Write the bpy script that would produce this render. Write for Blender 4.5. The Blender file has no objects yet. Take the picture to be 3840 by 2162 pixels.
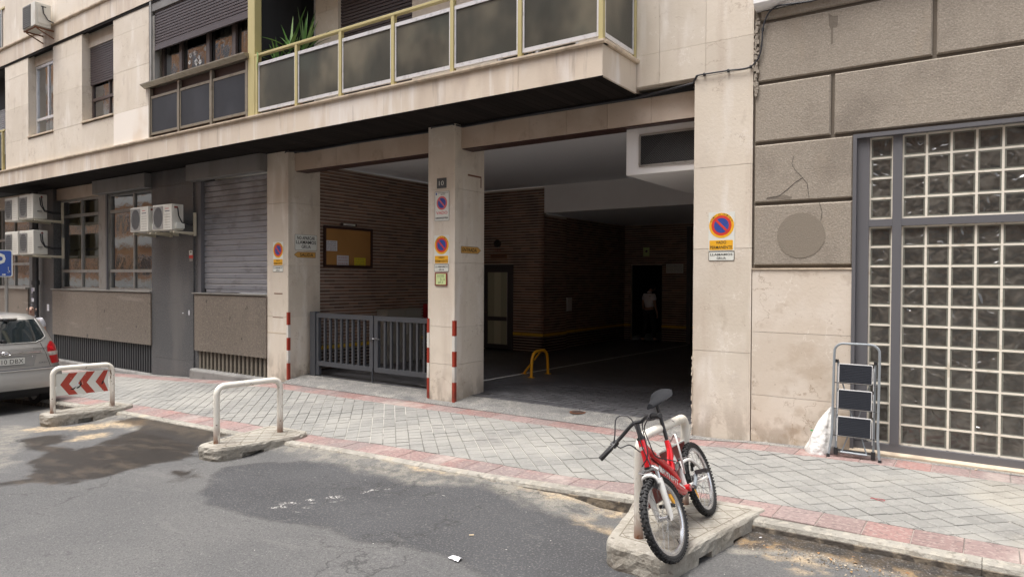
import bpy, bmesh, math, random
import numpy as np
from mathutils import Vector, Matrix
random.seed(7)
R = math.radians
C = bpy.context.scene.collection
scene = bpy.context.scene

# ------------------------------------------------------------------ camera
EYE = np.array([0.0, -7.81, 1.85])
YAW, PIT, ROLL = R(34.8), R(-0.85), R(0.25)
FPX = 2558.0
FW = np.array([-math.sin(YAW)*math.cos(PIT), math.cos(YAW)*math.cos(PIT), math.sin(PIT)])
_rt = np.array([math.cos(YAW), math.sin(YAW), 0.0]); _up = np.cross(_rt, FW)
RT = _rt*math.cos(ROLL) + _up*math.sin(ROLL)
UP = _up*math.cos(ROLL) - _rt*math.sin(ROLL)
cam_d = bpy.data.cameras.new('camera'); cam = bpy.data.objects.new('camera', cam_d); C.objects.link(cam)
cam_d.sensor_width = 36; cam_d.lens = 36*FPX/3840; cam_d.clip_start = 0.05; cam_d.clip_end = 500
m = Matrix.Identity(4)
for i in range(3):
    m[i][0] = RT[i]; m[i][1] = UP[i]; m[i][2] = -FW[i]; m[i][3] = EYE[i]
cam.matrix_world = m
scene.camera = cam

# ------------------------------------------------------------------ light
w = bpy.data.worlds.new('World'); scene.world = w; w.use_nodes = True
nt = w.node_tree; nt.nodes.clear()
sky = nt.nodes.new('ShaderNodeTexSky'); sky.sky_type = 'NISHITA'; sky.sun_disc = False
SUN_EL, SUN_ROT = R(72), R(205)
sky.sun_elevation = SUN_EL; sky.sun_rotation = SUN_ROT; sky.air_density = 1.0; sky.dust_density = 4.0; sky.ozone_density = 1.0
hs = nt.nodes.new('ShaderNodeHueSaturation'); hs.inputs['Saturation'].default_value = 0.35; hs.inputs['Value'].default_value = 1.0
bg = nt.nodes.new('ShaderNodeBackground'); bg.inputs['Strength'].default_value = 0.15
wo = nt.nodes.new('ShaderNodeOutputWorld')
nt.links.new(sky.outputs[0], hs.inputs['Color']); nt.links.new(hs.outputs[0], bg.inputs['Color']); nt.links.new(bg.outputs[0], wo.inputs[0])
sd = bpy.data.lights.new('sun', 'SUN'); so = bpy.data.objects.new('sun', sd); C.objects.link(so)
sd.energy = 1.5; sd.angle = R(30); sd.color = (1.0, 0.95, 0.89)
# sun direction: Nishita rotation is measured clockwise from +Y
az = SUN_ROT
sdir = Vector((math.sin(az)*math.cos(SUN_EL), math.cos(az)*math.cos(SUN_EL), math.sin(SUN_EL)))
so.rotation_euler = sdir.to_track_quat('Z', 'Y').to_euler()
so.location = (0, 12, 30)
scene.view_settings.view_transform = 'Standard'; scene.view_settings.look = 'None'
scene.view_settings.exposure = 1.3; scene.view_settings.gamma = 1.0
scene.view_settings.use_curve_mapping = False
scene.render.engine = 'CYCLES'
cy = scene.cycles
cy.use_denoising = True
cy.max_bounces = 8; cy.diffuse_bounces = 5; cy.glossy_bounces = 4; cy.transparent_max_bounces = 12; cy.transmission_bounces = 4
cy.caustics_reflective = False; cy.caustics_refractive = False
cy.sample_clamp_indirect = 6.0

# ------------------------------------------------------------------ measuring: where a sight line meets a real plane
def ray(x, y): return FW + RT*(x-1920)/FPX - UP*(y-1081)/FPX
def oy(x, y, Y=0.0):
    d = ray(x, y); return EYE + d*((Y-EYE[1])/d[1])
def oz(x, y, Z=0.0):
    d = ray(x, y); return EYE + d*((Z-EYE[2])/d[2])
def ox(x, y, X):
    d = ray(x, y); return EYE + d*((X-EYE[0])/d[0])

# ------------------------------------------------------------------ materials
def nn(nt, t, **k):
    n = nt.nodes.new(t)
    for a, b in k.items():
        if hasattr(n, a): setattr(n, a, b)
        else: n.inputs[a].default_value = b
    return n
def base_mat(name):
    mt = bpy.data.materials.new(name); mt.use_nodes = True
    return mt, mt.node_tree, mt.node_tree.nodes['Principled BSDF'], mt.node_tree.nodes['Material Output']
def c4(c): return (c[0], c[1], c[2], 1.0)
def noise_fac(nt, vec, scale, lo, hi, stretch=(1,1,1), detail=4, rough=.55):
    mp = nn(nt, 'ShaderNodeMapping'); mp.inputs['Scale'].default_value = stretch
    nt.links.new(vec, mp.inputs['Vector'])
    n = nn(nt, 'ShaderNodeTexNoise'); n.inputs['Scale'].default_value = scale; n.inputs['Detail'].default_value = detail; n.inputs['Roughness'].default_value = rough
    nt.links.new(mp.outputs[0], n.inputs['Vector'])
    r = nn(nt, 'ShaderNodeMapRange'); r.inputs['From Min'].default_value = lo; r.inputs['From Max'].default_value = hi
    r.interpolation_type = 'SMOOTHSTEP'
    nt.links.new(n.outputs['Fac'], r.inputs['Value'])
    return r.outputs[0], n.outputs['Fac']
def mix(nt, fac, a, b, blend='MIX'):
    m = nn(nt, 'ShaderNodeMix'); m.data_type = 'RGBA'; m.blend_type = blend
    for sock, v in (('Factor', fac),):
        if hasattr(v, 'links'): nt.links.new(v, m.inputs[0])
        else: m.inputs[0].default_value = v
    for i, v in ((6, a), (7, b)):
        if hasattr(v, 'links'): nt.links.new(v, m.inputs[i])
        else: m.inputs[i].default_value = c4(v)
    return m.outputs[2]
def math_(nt, op, a, b=None):
    m = nn(nt, 'ShaderNodeMath'); m.operation = op
    for i, v in enumerate((a, b)):
        if v is None: continue
        if hasattr(v, 'links'): nt.links.new(v, m.inputs[i])
        else: m.inputs[i].default_value = v
    return m.outputs[0]
def mat(name, col, rough=.6, metal=0., rnd=0., layers=(), bump=0., bs=60., bstretch=(1,1,1), spec=.5, coat=0., obj=False, emit=None, hue=None):
    """layers: (colour, scale, stretch, lo, hi, strength[, (z_full, z_none)])"""
    mt, nt, b, out = base_mat(name)
    geo = nn(nt, 'ShaderNodeNewGeometry'); tc = nn(nt, 'ShaderNodeTexCoord')
    vec = tc.outputs['Object'] if obj else geo.outputs['Position']
    cur = nn(nt, 'ShaderNodeRGB'); cur.outputs[0].default_value = c4(col); cur = cur.outputs[0]
    if rnd:
        oi = nn(nt, 'ShaderNodeObjectInfo')
        s = math_(nt, 'FRACT', math_(nt, 'ADD', oi.outputs['Random'], geo.outputs['Random Per Island']))
        v = nn(nt, 'ShaderNodeMapRange'); v.inputs['To Min'].default_value = 1-rnd; v.inputs['To Max'].default_value = 1+rnd
        nt.links.new(s, v.inputs['Value'])
        if hue:
            s2 = math_(nt, 'FRACT', math_(nt, 'MULTIPLY', s, 7.31))
            cur = mix(nt, s2, cur, hue)
        hsn = nn(nt, 'ShaderNodeHueSaturation'); nt.links.new(v.outputs[0], hsn.inputs['Value']); nt.links.new(cur, hsn.inputs['Color'])
        cur = hsn.outputs[0]
    for L in layers:
        if L[0] == 'vein':
            _, nf = noise_fac(nt, vec, L[2], 0, 1, L[3], detail=6, rough=.6)
            ab = math_(nt, 'ABSOLUTE', math_(nt, 'SUBTRACT', nf, .5))
            r = nn(nt, 'ShaderNodeMapRange'); r.inputs['From Min'].default_value = L[4]; r.inputs['From Max'].default_value = L[4]*.3; nt.links.new(ab, r.inputs['Value'])
            g_, _ = noise_fac(nt, vec, L[2]*.7+.31, .52, .60)
            cur = mix(nt, math_(nt, 'MULTIPLY', math_(nt, 'MULTIPLY', r.outputs[0], g_), L[5]), cur, L[1]); continue
        lc, sc, st, lo, hi, k = L[:6]
        f, _ = noise_fac(nt, vec, sc, lo, hi, st)
        f = math_(nt, 'MULTIPLY', f, k)
        if len(L) > 6:
            sp = nn(nt, 'ShaderNodeSeparateXYZ'); nt.links.new(vec, sp.inputs[0])
            r = nn(nt, 'ShaderNodeMapRange'); r.inputs['From Min'].default_value = L[6][1]; r.inputs['From Max'].default_value = L[6][0]
            nt.links.new(sp.outputs[2], r.inputs['Value']); f = math_(nt, 'MULTIPLY', f, r.outputs[0])
        cur = mix(nt, f, cur, lc)
    nt.links.new(cur, b.inputs['Base Color'])
    b.inputs['Roughness'].default_value = rough; b.inputs['Metallic'].default_value = metal
    b.inputs['Specular IOR Level'].default_value = spec; b.inputs['Coat Weight'].default_value = coat
    if bump:
        _, h = noise_fac(nt, vec, bs, 0, 1, bstretch, detail=5)
        bp = nn(nt, 'ShaderNodeBump'); bp.inputs['Strength'].default_value = 1.0; bp.inputs['Distance'].default_value = bump
        nt.links.new(h, bp.inputs['Height']); nt.links.new(bp.outputs[0], b.inputs['Normal'])
    if emit:
        b.inputs['Emission Color'].default_value = c4(emit[0]); b.inputs['Emission Strength'].default_value = emit[1]
    return mt
def glass(name, tint, refl=.12, rough=.02, bumpy=0., trans=None):
    mt, nt, b, out = base_mat(name)
    nt.nodes.remove(b)
    tr = nn(nt, 'ShaderNodeBsdfTransparent'); tr.inputs[0].default_value = c4(tint)
    gl = nn(nt, 'ShaderNodeBsdfGlossy'); gl.inputs['Roughness'].default_value = rough; gl.inputs['Color'].default_value = (.95,.97,1,1)
    fr = nn(nt, 'ShaderNodeFresnel'); fr.inputs['IOR'].default_value = 1.5
    f = math_(nt, 'ADD', fr.outputs[0], refl)
    if bumpy:
        geo = nn(nt, 'ShaderNodeNewGeometry')
        _, h = noise_fac(nt, geo.outputs['Position'], 3, 0, 1)
        bp = nn(nt, 'ShaderNodeBump'); bp.inputs['Distance'].default_value = bumpy; nt.links.new(h, bp.inputs['Height']); nt.links.new(bp.outputs[0], gl.inputs['Normal'])
    ms = nn(nt, 'ShaderNodeMixShader')
    nt.links.new(f, ms.inputs[0]); nt.links.new(tr.outputs[0], ms.inputs[1]); nt.links.new(gl.outputs[0], ms.inputs[2]); nt.links.new(ms.outputs[0], out.inputs[0])
    return mt

V1 = (1,1,.12)   # vertical streaks
M = {}
M['stone'] = mat('pale_limestone', (.625,.556,.465), .55, rnd=.075, layers=[
    ((.72,.66,.58), 1.1, (1,1,1), .42, .66, .4), ('vein', (.36,.28,.21), 1.6, (1,1,1), .006, .55), ('vein', (.78,.73,.67), 2.7, (1,1,1), .008, .6), ((.44,.35,.28), 3.4, V1, .54, .72, .32), ((.78,.735,.68), 3.5, (1,1,.2), .55, .72, .55),
    ((.30,.23,.17), 5, (1,1,.5), .62, .70, .22), ((.28,.21,.15), 38, (1,1,.8), .66, .72, .6), ((.22,.175,.135), 5, (1,1,.5), .40, .60, .85, (-.15,.55)), ((.42,.36,.31), 2.4, (1,1,1), .56, .72, .25)], bump=.0025, bs=30)
M['stone_band'] = mat('streaked_limestone_band', (.61,.525,.43), .55, rnd=.07, layers=[
    ((.72,.67,.62), 2.2, (1,1,.25), .50, .66, .7), ((.40,.31,.245), 1.4, (1,1,.3), .46, .68, .6), ((.76,.73,.70), 6, (1,1,.07), .56, .68, .45), ((.30,.245,.20), 8, (1,1,.12), .60, .70, .45)], bump=.002, bs=30)
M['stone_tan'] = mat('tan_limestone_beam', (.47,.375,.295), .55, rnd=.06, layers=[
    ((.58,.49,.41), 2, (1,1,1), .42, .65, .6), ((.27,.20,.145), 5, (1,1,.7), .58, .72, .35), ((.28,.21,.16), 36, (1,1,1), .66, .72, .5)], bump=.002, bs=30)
M['stone_dado'] = mat('mottled_dado_stone', (.60,.525,.44), .5, rnd=.04, layers=[
    ((.70,.64,.57), 1.6, (1,1,1), .42, .62, .5), ('vein', (.32,.24,.17), 2.0, (1,1,1), .007, .7), ('vein', (.78,.73,.66), 3.0, (1,1,1), .008, .6), ((.36,.265,.175), 2.2, (1,1,1.3), .48, .66, .75, (.1,1.7)), ((.25,.19,.14), 5, (1,1,.7), .44, .62, .8, (-.05,.5)), ((.32,.24,.17), 4, (1,1,1), .58, .68, .35), ((.30,.23,.17), 34, (1,1,1), .66, .72, .5)], bump=.002, bs=30)
M['ledge'] = mat('ledge_stone', (.58,.485,.37), .6, layers=[((.30,.235,.18), 5, (1,1,1), .46, .66, .6)])
M['render'] = mat('rough_grey_brown_render', (.30,.262,.215), .95, rnd=.05, layers=[
    ((.39,.34,.285), 50, (1,1,1), .50, .62, .55), ((.21,.18,.15), 55, (1,1,1), .54, .64, .5), ((.17,.145,.12), 1.2, (1,1,1), .48, .70, .6), ((.33,.275,.21), 2.5, (1,1,.4), .58, .72, .4), ((.42,.37,.31), 70, (1,1,1), .58, .66, .5)], bump=.005, bs=60)
M['render_dark'] = mat('groove_render', (.165,.14,.112), .95, bump=.004, bs=60)
M['granite'] = mat('brown_granite', (.165,.142,.12), .30, rnd=.05, layers=[
    ((.28,.24,.20), 50, (1,1,1), .50, .60, .65), ((.07,.062,.056), 55, (1,1,1), .54, .64, .65), ((.24,.205,.17), 1.0, (1,1,.5), .5, .72, .5), ((.04,.035,.03), 5, (1,1,.7), .68, .70, .9), ((.34,.30,.26), 2.2, (.3,1,2.5), .62, .70, .35)])
M['graystone'] = mat('dark_grey_granite', (.088,.090,.094), .40, rnd=.07, layers=[
    ((.165,.167,.17), 44, (1,1,1), .52, .60, .7), ((.04,.04,.043), 48, (1,1,1), .54, .62, .75), ((.15,.145,.14), 1.6, (1,1,.30), .48, .68, .6), ((.11,.085,.07), 1.2, (1,1,1), .42, .66, .7, (4.3,2.8)), ((.05,.05,.053), 1.1, (1,1,.4), .52, .7, .6)], spec=.5)
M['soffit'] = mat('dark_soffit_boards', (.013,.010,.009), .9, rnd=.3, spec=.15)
M['metal_gray'] = mat('grey_painted_steel', (.118,.118,.128), .45, layers=[((.11,.11,.12), 5, (1,1,.2), .5, .7, .4)])
M['metal_box'] = mat('grey_shutter_box_metal', (.19,.185,.18), .5, layers=[((.13,.12,.11), 2.5, (1,1,.3), .45, .7, .6)])
M['gate'] = mat('charcoal_gate_paint', (.07,.075,.085), .4, layers=[((.12,.10,.085), 6, (1,1,1), .6, .75, .35)])
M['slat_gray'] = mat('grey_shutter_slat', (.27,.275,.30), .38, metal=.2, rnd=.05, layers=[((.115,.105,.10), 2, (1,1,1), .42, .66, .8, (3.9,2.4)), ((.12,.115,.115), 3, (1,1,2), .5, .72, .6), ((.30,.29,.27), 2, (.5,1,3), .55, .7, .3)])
M['slat_brown'] = mat('brown_shutter_slat', (.060,.047,.050), .35, rnd=.05)
M['slat_edge'] = mat('shutter_lip_highlight', (.22,.19,.20), .3)  # paler than the slat: highlight painted on the lip
M['slat_gray_highlight'] = mat('grey_lip_highlight', (.46,.44,.44), .3, metal=.2)  # pale lip colour stands in for caught light
M['bronze'] = mat('bronze_aluminium', (.30,.265,.21), .35, metal=.5, layers=[((.16,.13,.10), 8, (1,1,1), .5, .7, .5)])
M['brownwin'] = mat('dark_brown_window_frame', (.075,.055,.05), .4)
M['alu'] = mat('pale_aluminium', (.72,.72,.74), .35, metal=.4, layers=[((.42,.42,.42), 14, (1,1,1), .5, .7, .5)])
M['alugrey'] = mat('weathered_aluminium', (.33,.32,.30), .4, metal=.35, layers=[((.20,.19,.17), 9, (1,1,.4), .5, .7, .6)])
M['yellow_rail'] = mat('mustard_yellow_paint', (.46,.395,.19), .45, layers=[((.36,.30,.13), 6, (1,1,.3), .5, .72, .5)])
M['spandrel'] = mat('dark_slate_panel', (.026,.029,.036), .35, spec=.3, layers=[((.045,.048,.058), 1.0, (1,1,.6), .42, .66, .8)])
M['balc_glass'] = mat('smoked_textured_glass', (.055,.054,.045), .3, spec=.35, layers=[((.19,.168,.125), .45, (1.2,1,.8), .50, .66, .8), ((.065,.075,.062), .9, (1.2,1,1), .50, .68, .6), ((.026,.026,.023), .6, (1.3,1,1), .48, .66, .6)], bump=.0015, bs=160, bstretch=(1,1,.2))
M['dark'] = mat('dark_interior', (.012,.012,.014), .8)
M['room'] = mat('dim_room_wall', (.50,.44,.33), .9)
M['pane'] = glass('window_glass', (.78,.79,.74), .30, bumpy=.003)
M['pane_tint'] = glass('tinted_office_glass', (.62,.62,.50), .22, bumpy=.003)
M['curtain'] = mat('white_net_curtain', (.62,.60,.55), .9, layers=[((.36,.34,.31), 22, (1,1,.02), .45, .6, .8)])
M['blind'] = mat('cream_roller_blind', (.50,.44,.34), .8)
M['white_wall'] = mat('white_plaster', (.80,.79,.78), .85, layers=[((.72,.71,.70), 1.2, (1,1,1), .45, .7, .4)])
M['ceiling'] = mat('grey_white_ceiling', (.80,.80,.82), .9)
M['brick'] = mat('dark_brown_brick', (.26,.155,.11), .75, rnd=.28, hue=(.20,.135,.105), layers=[((.19,.12,.07), 7, (1,1,1), .62, .72, .35), ((.05,.04,.035), 1.5, (1,1,1), .5, .72, .5)], bump=.004, bs=60)
M['mortar'] = mat('grey_mortar', (.58,.51,.44), .9)
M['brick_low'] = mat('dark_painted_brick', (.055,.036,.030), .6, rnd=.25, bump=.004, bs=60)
M['yellow_line'] = mat('worn_yellow_paint', (.62,.40,.03), .6, layers=[((.25,.17,.05), 9, (1,1,1), .58, .7, .6)])
M['concrete'] = mat('pale_concrete', (.36,.345,.31), .9, layers=[((.26,.25,.23), 3, (1,1,1), .45, .65, .7), ((.45,.43,.39), 35, (1,1,1), .52, .64, .6), ((.13,.125,.12), 45, (1,1,1), .62, .70, .7)], bump=.006, bs=40)
M['apron'] = mat('rough_apron_concrete', (.22,.215,.205), .9, layers=[((.36,.345,.31), 5, (1,1,1), .48, .66, .7), ((.08,.08,.08), 60, (1,1,1), .50, .62, .75), ((.45,.43,.38), 70, (1,1,1), .57, .66, .6), ((.10,.10,.105), 1.3, (1,2,1), .55, .7, .7)], bump=.012, bs=55)
M['plinth'] = mat('grey_plinth_cement', (.24,.235,.225), .9, layers=[((.15,.145,.14), 4, (1,1,1), .45, .65, .7)], bump=.006, bs=30)
M['tile'] = mat('grey_paving_tile', (.222,.220,.207), .8, rnd=.09, layers=[
    ((.30,.292,.268), .8, (1,1,1), .42, .60, .7), ((.16,.157,.152), 1.0, (1,1,1), .52, .68, .7), ((.40,.39,.36), 30, (1,1,1), .54, .64, .4), ((.16,.155,.15), 30, (1,1,1), .60, .68, .5), ((.40,.36,.28), .45, (1,1,1), .56, .66, .25)], bump=.0015, bs=60)
M['grout'] = mat('pale_grout', (.19,.185,.17), .95, layers=[((.10,.096,.088), 2.0, (1,1,1), .40, .54, .9), ((.50,.48,.44), .5, (1,1,1), .47, .53, .9)])
M['redtile'] = mat('red_border_tile', (.27,.155,.14), .8, rnd=.14, hue=(.245,.185,.175), layers=[
    ((.20,.165,.16), 1.0, (1,1,1), .48, .64, .85), ((.36,.29,.265), 28, (1,1,1), .52, .60, .5), ((.13,.10,.095), 30, (1,1,1), .55, .63, .6), ((.43,.37,.33), 1.6, (1,1,1), .56, .70, .6)], bump=.004, bs=50)
M['kerb'] = mat('worn_kerb_stone', (.31,.295,.26), .9, rnd=.03, layers=[((.20,.19,.165), 3, (1,1,1), .42, .62, .6), ((.42,.39,.33), 14, (1,1,1), .52, .62, .5), ((.12,.11,.095), 16, (1,1,1), .56, .66, .6), ((.44,.38,.28), 2, (1,1,1), .54, .68, .5)], bump=.02, bs=22)
M['kerb_low'] = mat('grimy_kerb_foot', (.075,.065,.055), .95, layers=[((.24,.20,.15), 8, (1,1,1), .50, .62, .7)], bump=.015, bs=25)
M['sett'] = mat('dark_paver', (.105,.105,.112), .45, rnd=.18, layers=[((.05,.05,.055), 2, (1,1,1), .48, .7, .6), ((.16,.155,.15), 1.5, (1,1,1), .6, .75, .3)], bump=.003, bs=80)
M['sett_joint'] = mat('paver_joint_sand', (.15,.148,.145), .9)
M['barrier_white'] = mat('chipped_white_paint', (.74,.71,.64), .38, obj=True, layers=[((.52,.46,.36), 5, (1,1,.4), .50, .68, .5), ((.10,.045,.02), 12, (1,1,.45), .625, .645, 1.), ((.16,.06,.025), 9, (1,1,.35), .40, .50, 1., (-.02,.26)), ((.06,.035,.02), 26, (1,1,1), .66, .68, .9)], bump=.001, bs=30)
M['base_conc'] = mat('weathered_base_concrete', (.33,.31,.27), .9, layers=[((.23,.21,.175), 5, (1,1,1), .45, .65, .7), ((.42,.40,.35), 30, (1,1,1), .52, .64, .5), ((.12,.10,.08), 14, (1,1,1), .62, .70, .7), ((.20,.175,.15), 3, (1,1,3), .5, .7, .55)], bump=.010, bs=32)
M['sign_white'] = mat('sign_white', (.68,.69,.64), .4, layers=[((.5,.49,.42), 8, (1,1,1), .55, .75, .35)])
M['sign_orange'] = mat('sign_orange', (.78,.40,.02), .45, layers=[((.55,.33,.08), 14, (1,1,1), .55, .75, .4)])
M['sign_tan'] = mat('faded_orange_enamel', (.58,.33,.09), .4, layers=[((.35,.22,.1), 14, (1,1,1), .6, .75, .4)])
M['sign_red'] = mat('sign_red', (.60,.05,.035), .4)
M['sign_pink'] = mat('faded_sign_red', (.62,.14,.14), .45)
M['sign_blue'] = mat('sign_blue', (.035,.07,.30), .4, layers=[((.10,.14,.36), 12, (1,1,1), .55, .75, .4)])
M['sign_black'] = mat('sign_black', (.02,.02,.02), .5)
M['sign_gray'] = mat('slate_number_plate', (.075,.08,.085), .5)
M['sign_pblue'] = mat('parking_sign_blue', (.02,.07,.32), .35)
M['lime'] = mat('pale_green_label', (.58,.68,.33), .5)
M['maroon'] = mat('dark_red_frame', (.20,.025,.02), .45)
M['cork'] = mat('cork_board', (.42,.215,.065), .85, layers=[((.33,.16,.05), 2, (1,1,1), .4, .7, .6)])
M['wood_dark'] = mat('dark_wood_frame', (.045,.020,.016), .5)
M['paper'] = mat('white_paper', (.68,.68,.72), .7)
M['paper_yellow'] = mat('yellow_paper', (.70,.60,.03), .7)
M['ink'] = mat('ink', (.08,.08,.11), .7)
M['ink_red'] = mat('red_ink', (.45,.12,.12), .7)
M['ac'] = mat('cream_air_conditioner_metal', (.60,.585,.53), .45, layers=[((.42,.38,.31), 5, (1,1,.4), .52, .72, .5)])
M['ac_dark'] = mat('fan_opening_dark', (.045,.045,.05), .5)
M['ac_grille'] = mat('grey_fan_grille', (.24,.235,.225), .5)
M['bracket'] = mat('cream_bracket', (.50,.46,.36), .5)
M['black_pl'] = mat('black_plastic', (.02,.02,.022), .45)
M['cable'] = mat('black_cable', (.025,.025,.03), .6)
M['pipe'] = mat('dark_grey_pipe', (.06,.06,.065), .5, layers=[((.11,.10,.10), 9, (1,1,1), .5, .7, .5)])
M['guard_red'] = mat('reflective_red', (.30,.035,.018), .4, layers=[((.10,.03,.02), 9, (1,1,.6), .45, .6, .85, (-.05,.32))])
M['guard_white'] = mat('reflective_white', (.62,.60,.56), .4, layers=[((.16,.08,.04), 9, (1,1,.6), .42, .55, .9, (.02,.5))])
M['hoop_yellow'] = mat('orange_yellow_paint', (.75,.36,.01), .4)
M['line_white'] = mat('worn_white_line', (.75,.74,.73), .7)
M['cabinet'] = mat('grey_white_cabinet', (.36,.35,.31), .6)
M['door_frame'] = mat('grey_door_frame', (.085,.08,.085), .35, metal=.3)
M['olive_reflection'] = mat('olive_beige_reflection', (.36,.33,.23), .9, layers=[((.26,.24,.17), .9, (1,1,.3), .45, .65, .7)])  # olive beige tone of the office glass reflection, put into a sheet's colour
M['stone_new'] = mat('paler_replacement_stone', (.80,.74,.67), .55, layers=[((.62,.48,.34), .9, (1,1,1), .48, .66, .5)])
M['frost'] = mat('frosted_door_glass', (.40,.41,.30), .35)
M['frost_b'] = mat('frosted_door_glass_pale', (.54,.54,.41), .35)
M['mortar_white'] = mat('white_glass_block_mortar', (.74,.69,.60), .8, layers=[((.40,.32,.22), 9, (1,1,1), .56, .72, .5), ((.30,.22,.14), 7, (1,1,1), .45, .65, .5, (.05,.55))], bump=.003, bs=50)
def glass_block_mat():
    mt, nt, b, out = base_mat('wavy_glass_block_face')
    geo = nn(nt, 'ShaderNodeNewGeometry'); oi = nn(nt, 'ShaderNodeObjectInfo'); tc = nn(nt, 'ShaderNodeTexCoord')
    ad = nn(nt, 'ShaderNodeVectorMath'); ad.operation = 'ADD'
    nt.links.new(tc.outputs['Object'], ad.inputs[0])
    cb = nn(nt, 'ShaderNodeCombineXYZ')
    nt.links.new(math_(nt, 'MULTIPLY', oi.outputs['Random'], 9.0), cb.inputs[1]); nt.links.new(cb.outputs[0], ad.inputs[1])
    n = nn(nt, 'ShaderNodeTexNoise'); n.inputs['Scale'].default_value = 9; n.inputs['Detail'].default_value = .3; n.inputs['Distortion'].default_value = 1.2
    nt.links.new(ad.outputs[0], n.inputs['Vector'])
    bp = nn(nt, 'ShaderNodeBump'); bp.inputs['Strength'].default_value = 1.; bp.inputs['Distance'].default_value = .030
    nt.links.new(n.outputs['Fac'], bp.inputs['Height']); nt.links.new(bp.outputs[0], b.inputs['Normal'])
    n2 = nn(nt, 'ShaderNodeTexNoise'); n2.inputs['Scale'].default_value = 9; nt.links.new(ad.outputs[0], n2.inputs['Vector'])
    r = nn(nt, 'ShaderNodeMapRange'); r.inputs['From Min'].default_value = .4; r.inputs['From Max'].default_value = .7; nt.links.new(n2.outputs['Fac'], r.inputs['Value'])
    col = mix(nt, r.outputs[0], (.048,.045,.040), (.095,.089,.078))
    nt.links.new(col, b.inputs['Base Color']); b.inputs['Roughness'].default_value = .07; b.inputs['Specular IOR Level'].default_value = .9
    return mt
M['gb_face'] = glass_block_mat()
M['gb_rim'] = mat('green_glass_rim', (.23,.235,.20), .15, spec=.6)
M['gb_rim2'] = mat('dark_glass_rim', (.05,.052,.045), .1, spec=.9)
M['carpaint'] = mat('silver_car_paint', (.46,.45,.43), .28, metal=.55, coat=.6)
M['carglass'] = mat('dark_car_glass', (.015,.02,.022), .04, spec=.9)
M['rubber'] = mat('black_rubber', (.018,.018,.019), .7, bump=.001, bs=60)
M['bumper_gray'] = mat('grey_bumper', (.40,.39,.37), .4, metal=.4)
M['tail_red'] = mat('red_tail_light', (.42,.004,.008), .1, coat=.8)
M['tail_redb'] = mat('bright_red_tail_light', (.70,.01,.02), .1, coat=.8)
M['tail_clear'] = mat('clear_tail_light', (.50,.44,.40), .12, coat=.6)
M['chrome'] = mat('chrome', (.62,.62,.64), .15, metal=1.)
M['rim_metal'] = mat('silver_wheel_rim', (.62,.62,.63), .25, metal=.8)
M['plate'] = mat('number_plate_white', (.62,.62,.58), .4)
M['bike_red'] = mat('glossy_red_bike_paint', (.58,.012,.018), .2, coat=.8)
M['bike_white'] = mat('glossy_white_bike_paint', (.74,.73,.70), .25, coat=.6)
M['bike_black'] = mat('black_bike_paint', (.02,.02,.022), .3)
M['saddle'] = mat('dark_grey_saddle', (.018,.019,.022), .75, spec=.25)
M['spoke'] = mat('steel_spoke', (.55,.55,.55), .25, metal=.9)
M['reflector'] = mat('amber_reflector', (.80,.38,.02), .2, coat=.5)
M['ladder'] = mat('grey_blue_ladder_tube', (.28,.31,.335), .35, metal=.3)
M['tread'] = mat('dark_blue_grey_tread', (.026,.029,.037), .85, spec=.2)
M['tread_rim'] = mat('white_tread_edge', (.70,.70,.70), .4)
M['bag'] = mat('white_plastic_bag', (.66,.655,.64), .36, bump=.035, bs=9)
M['green'] = mat('green_print', (.05,.35,.12), .5)
M['leaf'] = mat('green_yucca_leaf', (.075,.17,.035), .5, rnd=.3)
M['leaf_b'] = mat('pale_green_yucca_leaf', (.16,.26,.09), .5, rnd=.3)
M['skin'] = mat('skin', (.40,.25,.19), .55)
M['shirt'] = mat('white_shirt', (.80,.80,.84), .8)
M['shirt_grey'] = mat('pale_grey_shirt', (.55,.55,.58), .8)
M['trousers'] = mat('dark_trousers', (.015,.015,.018), .8)
M['hair'] = mat('grey_hair', (.22,.20,.18), .8)
M['shoe'] = mat('black_shoe', (.015,.015,.015), .4)
M['red_tie'] = mat('red_elastic', (.35,.02,.03), .5)
M['orange_brick'] = mat('orange_brick_facade', (.50,.26,.13), .85, layers=[((.30,.13,.06), 1.2, (1,1,1), .45, .7, .6)])
M['cream'] = mat('cream_render', (.62,.57,.50), .85)
M['rust'] = mat('rusty_bracket', (.17,.07,.035), .8)
M['butt'] = mat('cigarette_paper', (.62,.50,.34), .8)
M['silver_lock'] = mat('pale_cable_lock', (.62,.62,.60), .3)
M['white_flower'] = mat('white_flower_sticker', (.70,.70,.68), .6)

# ------------------------------------------------------------------ builders
WM = {}
def link(o, parent=None, wm=None):
    C.objects.link(o)
    WM[o.name] = wm or Matrix.Identity(4)
    if parent is not None:
        o.parent = parent; o.matrix_parent_inverse = WM[parent.name].inverted()
    return o
def tag(o, label=None, cat=None, group=None, kind=None):
    if label: o['label'] = label
    if cat: o['category'] = cat
    if group: o['group'] = group
    if kind: o['kind'] = kind
    return o
def thing(name, label, cat, loc=(0,0,0), group=None):
    o = bpy.data.objects.new(name, None); o.location = loc; o.empty_display_size = .2
    link(o, None, Matrix.Translation(loc)); return tag(o, label, cat, group)
def part(name, parent, loc=(0,0,0)):
    o = bpy.data.objects.new(name, None); o.location = loc
    return link(o, parent, Matrix.Translation(loc))

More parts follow.
